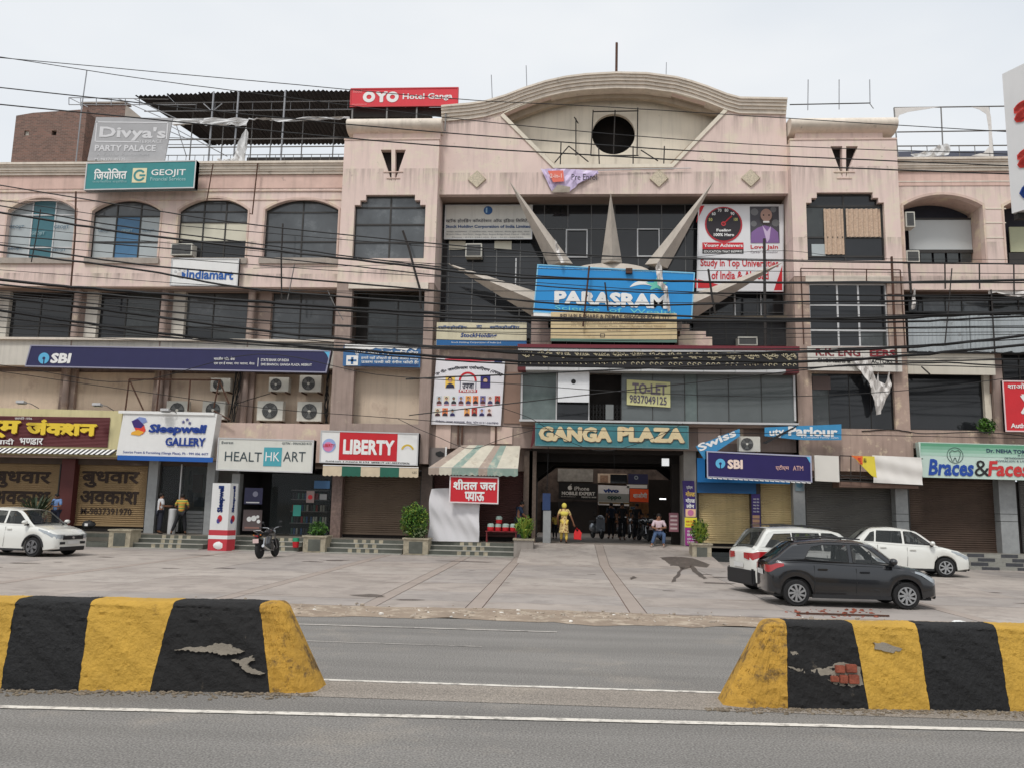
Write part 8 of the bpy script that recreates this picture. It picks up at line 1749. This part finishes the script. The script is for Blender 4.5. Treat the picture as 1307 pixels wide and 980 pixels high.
def car(name, label, cat, loc, rz, L, W, H, paint, wb, wr, hood, belt, cab, rims='ten', wheels=(0, 0), clad=None, sill=.20, dark_roof=False, nose=None, lean=.16, extras=None, frontx=None, rimc=None, rails=False, pillars=(), quarter=None):
    """local x forward. hood: lower-body top line (x, z); cab: windscreen base, roof front, roof rear, rear base (x, z)"""
    T = thing(name, label, cat, loc, rotz=rz); ORG[T.name] = Vector((0, 0, 0))
    xf, xr = L/2-frontx, L/2-frontx-wb; Ra = wr*1.16; hw = W/2
    def wid(x):
        u = abs(x)/(L/2); return hw*(1-.15*max(0, (u-.66)/.34)**2.4-.02*u-.10*max(0, (u-.93)/.07)**2)
    N = 96; vs = []; m = 0
    for i in range(N+1):
        s = -1+2*i/N; x = L/2*math.copysign(abs(s)**.82 if abs(s) > 0 else 0, s); w = wid(x); zt = interp(hood, x); zb = sill+.06*max(0, (abs(x)/(L/2)-.8)/.2)
        for xc in (xf, xr):
            dx = abs(x-xc)
            if dx < Ra: zb = max(zb, min(wr+math.sqrt(Ra*Ra-dx*dx), zt-.12))
        zm = zb+(zt-zb)*.45; e = 1 if abs(x) < L/2*.985 else .93
        half = [(w*.90, zb), (w*.985*e, zb+.03), (w*1.0*e, zb+(zt-zb)*.3), (w*1.0*e, zb+(zt-zb)*.55), (w*.985*e, zb+(zt-zb)*.72), (w*.955*e, zt-.07), (w*.90*e, zt-.015), (w*.80*e, zt), (0, zt+.025)]
        ring = [(x, y, z) for y, z in half]+[(x, -y, z) for y, z in reversed(half[:-1])]; m = len(ring); vs += ring
    fs = [(i*m+j, (i+1)*m+j, (i+1)*m+j+1, i*m+j+1) for i in range(N) for j in range(m-1)]+[tuple(range(m)), tuple(reversed(range(N*m, N*m+m)))]
    body = MB().add(vs, fs).build('body', paint, T, smooth=True)
    MB().box(-L/2+.12, -hw*.80, sill-.02, L/2-.12, hw*.80, sill+.22).build('underbody', trim_m, T)
    for xc in (xf, xr): MB().box(xc-Ra, -hw*.84, sill, xc+Ra, hw*.84, wr+Ra*.9).build('wheel_housing', black_m, T)
    # greenhouse
    (x0, z0), (x1, z1), (x2, z2), (x3, z3) = cab
    def gz(x): return interp([(x3, z3), (x3+(x2-x3)*.9, z3+(z2-z3)*.93), (x2+.12, z2), ((x1+x2)/2, max(z1, z2)+.025), (x1-.15, z1), (x1+(x0-x1)*.12, z1-(z1-z0)*.08), (x0, z0)], x)
    def gy(x, z): zb_ = interp(hood, x)-.03; return min(wid(x)*.93, hw*.93)-(z-zb_)*lean*1.35
    M_ = 44; vs = []; m2 = 0
    for i in range(M_+1):
        x = x3+(x0-x3)*i/M_; zt = max(gz(x), interp(hood, x)-.02); zb_ = interp(hood, x)-.03
        half = [(gy(x, zb_), zb_), (gy(x, zb_+(zt-zb_)*.5), zb_+(zt-zb_)*.5), (gy(x, zt-.05 if zt-zb_ > .1 else zt), max(zb_, zt-.05)), (gy(x, zt)-.05, zt-.008), (gy(x, zt)-.2, zt+.015), (0, zt+.03)]
        ring = [(x, y, z) for y, z in half]+[(x, -y, z) for y, z in reversed(half[:-1])]; m2 = len(ring); vs += ring
    half_n = (m2+1)//2; F = []
    for i in range(M_):
        xm = x3+(x0-x3)*(i+.5)/M_; keep = (2,) if xm > x1-.02 else ((2, 3) if xm < x2+.05 else (2, 3, 4))
        for j in range(m2-1):
            jj = j if j < half_n-1 else m2-2-j
            if jj in keep: F.append((i*m2+j, (i+1)*m2+j, (i+1)*m2+j+1, i*m2+j+1))
    MB().add(vs, F).build('roof', paint, T, smooth=True)
    for side in (1, -1):                         # window line: painted side panel with the glass let into it
        n = 30; lo = [(x3+(x0-x3)*i/n, interp(hood, x3+(x0-x3)*i/n)-.03) for i in range(n+1)]; hi_ = []
        for i in range(n, -1, -1):
            x = x3+(x0-x3)*i/n; zt = max(gz(x), interp(hood, x)-.02); hi_.append((x, max(interp(hood, x)-.03, zt-.05)+.001))
        holes = []
        for poly in pillars:
            fine = []
            for a, b in zip(poly, poly[1:]+poly[:1]):
                for k in range(6): t = k/6; fine.append((a[0]+(b[0]-a[0])*t, a[1]+(b[1]-a[1])*t))
            holes.append(fine)
        loops = [lo[:]+[h for h in hi_ if h[1] > interp(hood, h[0])-.025]]+holes; flat = [p for l_ in loops for p in l_]
        tri = tessellate_polygon([[Vector((p[0], p[1], 0)) for p in l_] for l_ in loops])
        MB().add([(p[0], side*(gy(p[0], p[1])+.001), p[1]) for p in flat], [t if side < 0 else tuple(reversed(t)) for t in tri]).build('window_surround', paint if not dark_roof else trim_m, T)
        for fine in holes:
            t2 = tessellate_polygon([[Vector((p[0], p[1], 0)) for p in fine]]); V = [(p[0], side*(gy(p[0], p[1])+.004), p[1]) for p in fine]
            MB().add(V, [t if side < 0 else tuple(reversed(t)) for t in t2]).build('side_window', carglass, T); MB().tube(V+[V[0]], .010, 4).build('window_seal', trim_m, T)
        MB().box(-.0, side*.14, interp(hood, 0)-.02, .13, side*(hw*.72), interp(hood, 0)+.26).box(.02, side*.26, interp(hood, 0)+.27, .11, side*.46, interp(hood, 0)+.42).build('front_seat', seat_m, T, bevel=.03)
    MB().box(x3+.55, -hw*.72, interp(hood, 0)-.02, x3+.68, hw*.72, interp(hood, 0)+.24).build('rear_seat', seat_m, T, bevel=.03)
    zb0 = max(interp(hood, x0-.1), interp(hood, 0)); MB().quad((x3+.15, -hw*.84, zb0+.035), (x0-.25, -hw*.84, zb0+.035), (x0-.25, hw*.84, zb0+.035), (x3+.15, hw*.84, zb0+.035)).build('cabin_trim', trim_m, T)
    MB().tube([(x0-.55, -.34+.17*math.cos(t*.524), zb0+.10+.15*math.sin(t*.524)) for t in range(13)], .014, 5).build('steering_wheel', black_m, T)
    # windscreen and rear screen
    def screen(xa, za, xb, zb_, nm, ina=.86, inb=.84):
        vs = []; n = 8
        for v in range(5):
            t = v/4; x = xa+(xb-xa)*t; zz = max(gz(x), interp(hood, x))+.022
            for i in range(n+1):
                u = -1+2*i/n; y = u*(gy(x, zz)-.04)*(ina+(inb-ina)*t)/.84*.93; vs.append((x, y, zz+.012*(1-u*u)))
        return MB().add(vs, [(v*(n+1)+i, v*(n+1)+i+1, (v+1)*(n+1)+i+1, (v+1)*(n+1)+i) for v in range(4) for i in range(n)]).build(nm, carglass, T, smooth=True)
    screen(x0-.03, 0, x1+(x0-x1)*.10, 0, 'windscreen'); screen(x3+.05, 0, x2-(x2-x3)*.10, 0, 'rear_screen')
    for xc, st in ((xf, 0), (xr, 1)):
        for side in (1, -1): wheel(T, xc, side*(hw-.11), wr, side, rims, rimc)
        if clad:
            for side in (1, -1):
                pts = [(xc+Ra*1.02*math.cos(a), side*(wid(xc+Ra*math.cos(a))*1.0+.004), wr+Ra*1.02*math.sin(a)) for a in [math.pi*k/14 for k in range(15)]]; MB().tube(pts, .035, 6).build('arch_trim', clad, T)
    for side in (1, -1):
        y = side*(hw+.004)
        MB().box(xr+Ra, side*(hw*.90), sill-.02, xf-Ra, side*(hw*.995), sill+.05).build('sill_trim', clad or trim_m, T)
        # door seams and handles
        for xs_ in belt:
            zt = interp(hood, xs_)-.08; pts = [(xs_-.02, side*(wid(xs_)+.002), sill+.1), (xs_, side*(wid(xs_)+.003), (sill+zt)/2), (xs_, side*(wid(xs_)*.96+.004), zt)]; MB().tube(pts, .006, 4).build('door_seam', black_m, T)
            if xs_ != belt[-1]: zz = interp(hood, xs_)-.17; MB().box(xs_+.07, side*(wid(xs_)*.985), zz, xs_+.26, side*(wid(xs_)*.985+.03), zz+.035).build('door_handle', paint if cat != 'suv' else trim_m, T, bevel=.008)
        mx = x0-.22; MB().ball((mx, side*(hw*.93+.13), interp(hood, mx)+.09), .08, .11, .07, 10, 7).build('wing_mirror', paint, T, smooth=True); MB().box(mx-.04, side*(hw*.88), interp(hood, mx)-.01, mx+.03, side*(hw*.93+.1), interp(hood, mx)+.05).build('mirror_stalk', trim_m, T)
        if rails: MB().tube([(x2+.05, side*(gy(x2, z2)-.08), z2+.06), ((x1+x2)/2, side*(gy(0, z1)-.08), max(z1, z2)+.09), (x1-.1, side*(gy(x1, z1)-.08), z1+.06)], .018, 6).build('roof_rail', trim_m, T)
    if extras: extras(T, wid, hood, L, W)
    return T
def ends(tail=None, head=None, grille=None, fog=False, darkbump=None):
    """tail, head: (length along the side, inset across the end, height of the lamp)"""
    def f(T, wid, hood, L, W):
        e = L/2
        def lamp(sgn, side, ln, inset, ht, m, nm, drop):
            vs = []; n = 10
            for i in range(n+1):                       # wraps from the side round the corner on to the end face
                u = i/n
                if u < .62: q = u/.62; x = e*.99-ln*(1-q); y = wid(x)*.975+.012; h = ht*(.35+.65*q)
                else: q = (u-.62)/.38; x = e+.012; y = wid(e)*.93-inset*q; h = ht*(1-.25*q)
                zt = interp(hood, sgn*min(x, e*.96))-drop; vs += [(sgn*x, side*y, zt-h), (sgn*x, side*y*.985, zt)]
            MB().add(vs+[(v[0]*.985, v[1]*.9, v[2]) for v in vs], [(2*i, 2*i+1, 2*i+3, 2*i+2) for i in range(n)]).build(nm, m, T, smooth=True)
        for side in (1, -1):
            if tail: lamp(-1, side, *tail, tl_m, 'tail_lamp', .06)
            if head: lamp(1, side, *head, hl_m, 'headlight', .04)
            if fog: MB().box(e-.05, side*wid(e)*.93, .38, e+.016, side*(wid(e)-.3), .50).build('fog_lamp_surround', trim_m, T, bevel=.02)
        if grille: MB().box(e-.03, -grille[0], grille[1], e+.028, grille[0], grille[2]).build('grille', trim_m, T, bevel=.03); MB().ball((e+.03, 0, (grille[1]+grille[2])/2), .012, .06, .035, 10, 5).build('badge', chrome, T)
        if darkbump: MB().box(-e-.02, -W/2*.84, .2, -e+.12, W/2*.84, darkbump).build('rear_bumper', trim_m, T, bevel=.03)
        MB().box(e+.012, -.26, .40, e+.034, .26, .51).build('front_plate', plate_m, T); MB().box(-e-.036, -.24, .60, -e-.022, .24, .70).build('rear_plate', plate_m, T); MB().box(e-.02, -W*.33, .2, e+.015, W*.33, .34).build('lower_grille', trim_m, T, bevel=.02)
    return f
wpaint = mat('white_car_paint', (216, 216, 210), .22, .02, 2, spec=.5, coat=.8, coord='obj'); gpaint = mat('graphite_car_paint', (30, 32, 36), .22, .03, 2, metal=.35, spec=.6, coat=.9, coord='obj')
# dark hatchback
a = gr(1012.5, 772.5); b = gr(1160.3, 780.4); d = (b-a); ang = math.radians(-1.5); wb = d.length*1.0; s = wb/2.45; L = 3.80*s; W = 1.62*s; H = 1.49*s*1.03
fx = .72*s; c = a+Vector((math.cos(ang), math.sin(ang), 0))*(wb/2+.05)+Vector((0, -.12, 0)); off = Vector((-math.sin(ang), math.cos(ang), 0))*(W/2-.02); mid = c+off+Vector((math.cos(ang), math.sin(ang), 0))*(-(L/2-fx-wb/2))
S = lambda pts: [(x*s, z*s*1.03) for x, z in pts]
car('parked_hatchback', 'dark grey hatchback parked side on behind the right barrier', 'car', (mid.x, mid.y, .004), ang, L, W, H, gpaint, wb, .30*s,
    S([(-1.9, .84), (-1.87, .94), (-1.7, 1.0), (-1.0, .995), (0, .95), (.75, .94), (1.1, .93), (1.5, .86), (1.78, .74), (1.9, .62)]), tuple(v*s for v in (-.86, .08, 1.0)), S([(1.12, .925), (.40, 1.43), (-1.22, 1.40), (-1.84, .98)]), 'ten', frontx=fx, lean=.30, rails=True,
    pillars=[S([(-1.06, 1.05), (-.84, 1.02), (-.06, .985), (-.06, 1.365), (-.6, 1.365), (-.88, 1.31)]), S([(.03, .98), (.86, .945), (.46, 1.27), (.30, 1.36), (.03, 1.375)])],
    extras=ends(tail=(.34*s, .2*s, .17*s), head=(.50*s, .25*s, .12*s), grille=(.5*s, .36*s, .50*s)))
# white hatchback on the left
a = gr(39.8, 710.3); ang = math.radians(-10); s = .98; L, W = 3.95*s, 1.70*s; wb = 2.49*s; fx = .80*s
mid = a+Vector((math.cos(ang), math.sin(ang), 0))*(-(L/2-fx))+Vector((-math.sin(ang), math.cos(ang), 0))*(W/2-.02)
S = lambda pts: [(x*s, z*s) for x, z in pts]
car('parked_hatchback', 'white hatchback with black wheel arch trim at the left frame edge', 'car', (mid.x, mid.y, .004), ang, L, W, 1.57*s, wpaint, wb, .32*s,
    S([(-1.97, .9), (-1.93, 1.02), (-1.8, 1.08), (0, 1.03), (.75, 1.02), (1.2, .98), (1.65, .88), (1.88, .78), (1.975, .70)]), tuple(v*s for v in (-.9, .05, 1.0)), S([(1.10, 1.0), (.35, 1.50), (-1.30, 1.53), (-1.86, 1.06)]), 'double', frontx=fx, lean=.26, rimc=mat('dark_alloy', (120, 120, 122), .35, metal=.5, coord='obj'), clad=trim_m,
    pillars=[S([(-1.25, 1.11), (-.9, 1.10), (-.1, 1.07), (-.1, 1.45), (-.8, 1.47), (-1.05, 1.42)]), S([(-.0, 1.07), (.86, 1.045), (.42, 1.38), (.26, 1.45), (-.0, 1.455)])],
    extras=ends(tail=(.3, .2, .2), head=(.60, .2, .15), grille=(.46, .52, .70), fog=True))
# white saloon
a = gr(1208, 736.5); ang = math.radians(-7); s = .97; L, W = 3.99*s, 1.72*s; wb = 2.43*s; fx = .78*s
mid = a+Vector((math.cos(ang), math.sin(ang), 0))*(-(L/2-fx))+Vector((-math.sin(ang), math.cos(ang), 0))*(W/2-.02)
S = lambda pts: [(x*s, z*s) for x, z in pts]
car('parked_saloon', 'white saloon car parked before the rust brown shutter', 'car', (mid.x, mid.y, .004), ang, L, W, 1.54*s, wpaint, wb, .305*s,
    S([(-1.99, .92), (-1.95, 1.04), (-1.8, 1.10), (-1.2, 1.08), (0, 1.0), (.7, .98), (1.15, .95), (1.62, .84), (1.88, .72), (1.995, .64)]), tuple(v*s for v in (-.82, .08, .98)), S([(1.05, .97), (.32, 1.47), (-.95, 1.50), (-1.55, 1.07)]), 'seven', frontx=fx, lean=.30,
    pillars=[S([(-1.22, 1.10), (-.92, 1.09), (-.88, 1.40), (-1.0, 1.36)]), S([(-.85, 1.085), (-.05, 1.04), (-.05, 1.42), (-.8, 1.43)]), S([(.03, 1.035), (.86, 1.0), (.42, 1.34), (.26, 1.41), (.03, 1.42)])],
    extras=ends(tail=(.26, .2, .18), head=(.55, .22, .14), grille=(.4, .46, .58), fog=True))
# white estate / suv behind the dark car
ang = math.radians(14); s = .84; L, W = 4.27*s, 1.78*.9; wb = 2.59*s; fx = .86*s; rearov = L-fx-wb
cn = Vector((X(964, 720, -14.2), -14.2, 0)); mid = cn+Vector((math.cos(ang), math.sin(ang), 0))*(L/2)+Vector((-math.sin(ang), math.cos(ang), 0))*(W/2)
S = lambda pts: [(x*s, z*.95) for x, z in pts]
car('parked_suv', 'white tall estate car with black lower bumper half hidden by the dark hatchback', 'car', (mid.x, mid.y, .004), ang, L, W, 1.55, wpaint, wb, .31,
    S([(-2.13, .95), (-2.1, 1.03), (-1.98, 1.10), (0, 1.06), (.8, 1.05), (1.3, 1.02), (1.8, .92), (2.05, .82), (2.13, .74)]), tuple(v*s for v in (-.95, .05, 1.05)), S([(1.2, 1.04), (.5, 1.56), (-1.55, 1.59), (-2.02, 1.09)]), 'five', frontx=fx, lean=.24, clad=trim_m, rails=True,
    pillars=[S([(-1.75, 1.16), (-.95, 1.13), (-.95, 1.48), (-1.45, 1.46)]), S([(-.9, 1.12), (-.08, 1.09), (-.08, 1.49), (-.9, 1.49)]), S([(0, 1.085), (.98, 1.06), (.5, 1.42), (.32, 1.49), (0, 1.495)])],
    extras=ends(tail=(.46, .3, .17), head=(.5, .3, .13), grille=(.5, .5, .68), darkbump=.58))
# ---- motorcycles
mc_blk = mat('motorcycle_black', (24, 24, 27), .25, .1, 4, spec=.6, coat=.6, coord='obj'); mc_met = mat('engine_metal', (120, 120, 122), .35, .2, 12, metal=.8, coord='obj')
def moto_wheel(T, x, r=.30):
    n = 28; w = MB(); prof = [(r-.075, -.035), (r-.02, -.05), (r, -.025), (r, .025), (r-.02, .05), (r-.075, .035), (r-.075, -.035)]; w.lathe((x, 0, r), prof, n, 'y'); t = w.build('wheel', tyre_m, T, smooth=True)
    m = MB(); m.lathe((x, 0, r), [(r-.095, -.03), (r-.07, -.034), (r-.07, .034), (r-.095, .03), (r-.095, -.03)], n, 'y'); m.lathe((x, -.05, r), [(.055, 0), (.055, .10)], 12, 'y'); m.lathe((x, .05, r), [(.11, 0), (.11, .006)], 16, 'y')
    for k in range(6): a = k*math.pi/3; m.tube([(x+.04*math.cos(a), 0, r+.04*math.sin(a)), (x+(r-.08)*math.cos(a), 0, r+(r-.08)*math.sin(a))], .014, 5)
    m.build('rim', mc_met, t); return t
def motorcycle(label, loc, rz, group=None, lean=0):
    T = thing('motorcycle', label, 'motorcycle', loc, group, rotz=rz); ORG[T.name] = Vector((0, 0, 0)); T.rotation_euler = (lean, 0, rz)
    moto_wheel(T, .63); moto_wheel(T, -.62)
    MB().tube([(.40, 0, .86), (.30, 0, .55), (.22, 0, .30), (-.12, 0, .28), (-.25, 0, .55), (-.75, 0, .72)], .022, 6).tube([(.40, 0, .84), (-.05, 0, .72), (-.7, 0, .74)], .02, 6).build('frame', mc_blk, T)
    MB().tube([(-.62, .09, .3), (-.2, .09, .34)], .02, 6).tube([(-.62, -.09, .3), (-.2, -.09, .34)], .02, 6).build('swingarm', mc_blk, T)
    for s in (-1, 1):
        MB().tube([(.63, s*.075, .30), (.50, s*.075, .62), (.43, s*.075, .86)], [.03, .026, .02], 8).build('fork_leg', mc_met, T); MB().tube([(-.60, s*.12, .33), (-.50, s*.12, .66)], [.035, .03], 8).build('shock_absorber', chrome, T)
        MB().tube([(.42, s*.02, .92), (.40, s*.16, 1.0), (.32, s*.33, 1.02)], .014, 6).build('handlebar', chrome, T); MB().tube([(.33, s*.30, 1.02), (.29, s*.42, 1.02)], .022, 8).build('grip', trim_m, T)
        MB().tube([(.38, s*.22, 1.01), (.40, s*.30, 1.16)], .006, 4).ball((.39, s*.33, 1.19), .015, .06, .04, 10, 6).build('mirror', trim_m, T); MB().ball((-.80, s*.12, .78), .035, .025, .022, 8, 5).build('indicator', m_rgb(220, 130, 50, .3), T)
        MB().box(-.10, s*.12, .26, .0, s*.24, .285).build('foot_peg', trim_m, T)
    vs = []; n = 12; secs = [(.38, .05, .80, .86), (.34, .11, .74, .93), (.2, .14, .71, .98), (.05, .13, .71, .95), (-.08, .09, .72, .86)]
    for (x, w, za, zb) in secs:
        for j in range(n): t = 6.283*j/n; vs.append((x, w*math.cos(t), (za+zb)/2+(zb-za)/2*math.sin(t)))
    MB().add(vs, [(i*n+j, (i+1)*n+j, (i+1)*n+(j+1) % n, i*n+(j+1) % n) for i in range(len(secs)-1) for j in range(n)]+[tuple(reversed(range(n))), tuple(range(4*n, 5*n))]).build('fuel_tank', mc_blk, T, smooth=True)
    MB().box(-.62, -.12, .77, -.05, .12, .86).build('seat', trim_m, T, bevel=.035); MB().box(-.84, -.09, .70, -.55, .09, .80).build('tail_section', mc_blk, T, bevel=.03)
    MB().tube([(-.55, .1, .86), (-.80, .12, .92), (-.84, 0, .93), (-.80, -.12, .92), (-.55, -.1, .86)], .014, 6).build('grab_rail', chrome, T)
    MB().box(-.88, -.06, .70, -.84, .06, .77).build('tail_lamp', tl_m, T, bevel=.01); MB().box(-.93, -.10, .52, -.915, .10, .66).build('number_plate', mat('pinkish_plate', (206, 180, 176), .5, coord='obj'), T)
    MB().box(-.92, -.04, .5, -.80, .04, .74).build('plate_bracket', trim_m, T)
    e = MB(); e.box(-.12, -.11, .22, .22, .11, .48); e.tube([(.05, 0, .45), (.12, 0, .68)], .09, 10)
    for k in range(5): e.box(-.0+.012*k, -.12, .50+.035*k, .18+.012*k, .12, .512+.035*k)
    e.lathe((.02, -.15, .35), [(.10, 0), (.10, .30)], 14, 'y'); e.build('engine', mc_met, T)
    MB().tube([(.20, -.08, .55), (.30, -.12, .35), (.15, -.15, .24), (-.30, -.17, .28)], .022, 8).build('exhaust_pipe', chrome, T); MB().tube([(-.28, -.17, .28), (-.78, -.19, .42)], [.04, .05], 10).build('silencer', chrome, T)
    MB().ball((.50, 0, .86), .08, .09, .10, 12, 8).build('headlamp', hl_m, T, smooth=True); MB().box(.40, -.08, .93, .47, .08, 1.01).build('instrument_pod', trim_m, T, bevel=.02)
    for (x, a0, a1) in ((.63, 30, 140), (-.62, 20, 150)):
        vs = []; n = 10; r = .345
        for i in range(n+1):
            a = math.radians(a0+(a1-a0)*i/n)
            for y, q in ((-.06, -.03), (0, .0), (.06, -.03)): vs.append((x+(r+q)*math.cos(a), y, .30+(r+q)*math.sin(a)))
        MB().add(vs, [(3*i+j, 3*i+3+j, 3*i+4+j, 3*i+1+j) for i in range(n) for j in range(2)]).build('mudguard', mc_blk, T, smooth=True)
    MB().tube([(-.05, .1, .24), (-.12, .28, .03)], .012, 5).build('side_stand', mc_blk, T)
    return T
a = gr(330.5, 713.5); b = gr(349, 709.0)
motorcycle('black motorcycle parked alone before the nutrition shop, rear wheel toward the road', ((a.x+b.x)/2, (a.y+b.y)/2+.1, .003), math.radians(86), lean=-.08)
m2 = motorcycle('dark motorcycle parked in the passage to the left of the seated man', (X(822, 680, 4.6), 4.6, FZ-.01), math.radians(105), 'motorcycles in the passage')
for i, (px, Y, a, lb) in enumerate(((806, 7.2, 95, 'dark motorcycle standing deeper in the passage behind the dark standing man'), (834, 6.6, 120, 'dark motorcycle against the right wall of the passage'), (792, 8.6, 80, 'dark motorcycle deepest in the passage beneath the orange sign'))):
    q = copy_tree(m2); q.location = (X(px, 675, Y), Y, FZ-.01); q.rotation_euler = (0, 0, math.radians(a)); q['label'] = lb
# scooter
def scooter(label, loc, rz):
    T = thing('scooter', label, 'scooter', loc, rotz=rz); ORG[T.name] = Vector((0, 0, 0)); sp = mat('silver_scooter_paint', (150, 156, 164), .25, .05, metal=.3, coat=.6, coord='obj')
    moto_wheel(T, .58, .23); moto_wheel(T, -.52, .23)
    MB().plate([[(.42, .35), (.5, .38), (.46, .95), (.36, .98)]], -.2, .2).build('leg_shield', sp, T, bevel=.03); MB().box(-.15, -.17, .26, .45, .17, .33).build('footboard', trim_m, T, bevel=.02)
    MB().ball((-.45, 0, .52), .38, .19, .24, 14, 9).build('rear_body', sp, T, smooth=True); MB().box(-.78, -.14, .72, -.1, .14, .82).build('seat', trim_m, T, bevel=.04); MB().ball((.44, 0, 1.0), .11, .16, .10, 12, 8).build('handlebar_cowl', sp, T, smooth=True)
    MB().tube([(.36, -.36, 1.03), (.40, -.1, 1.03), (.40, .1, 1.03), (.36, .36, 1.03)], .018, 6).build('handlebar', trim_m, T); MB().ball((.53, 0, 1.0), .05, .07, .05, 10, 6).build('headlamp', hl_m, T, smooth=True); MB().tube([(.58, .06, .23), (.45, .06, .7)], .025, 6).build('fork', mc_met, T); MB().ball((.58, 0, .38), .2, .08, .12, 10, 6).build('front_mudguard', sp, T, smooth=True)
    for s in (-1, 1): MB().tube([(.38, s*.24, 1.03), (.38, s*.3, 1.2)], .007, 4).ball((.38, s*.32, 1.23), .014, .06, .04, 8, 5).build('mirror', trim_m, T)
    return T
scooter('silver scooter facing out in the passage between the woman and the dark figures', (X(762, 672, 6.5), 6.5, FZ-.01), math.radians(-70))
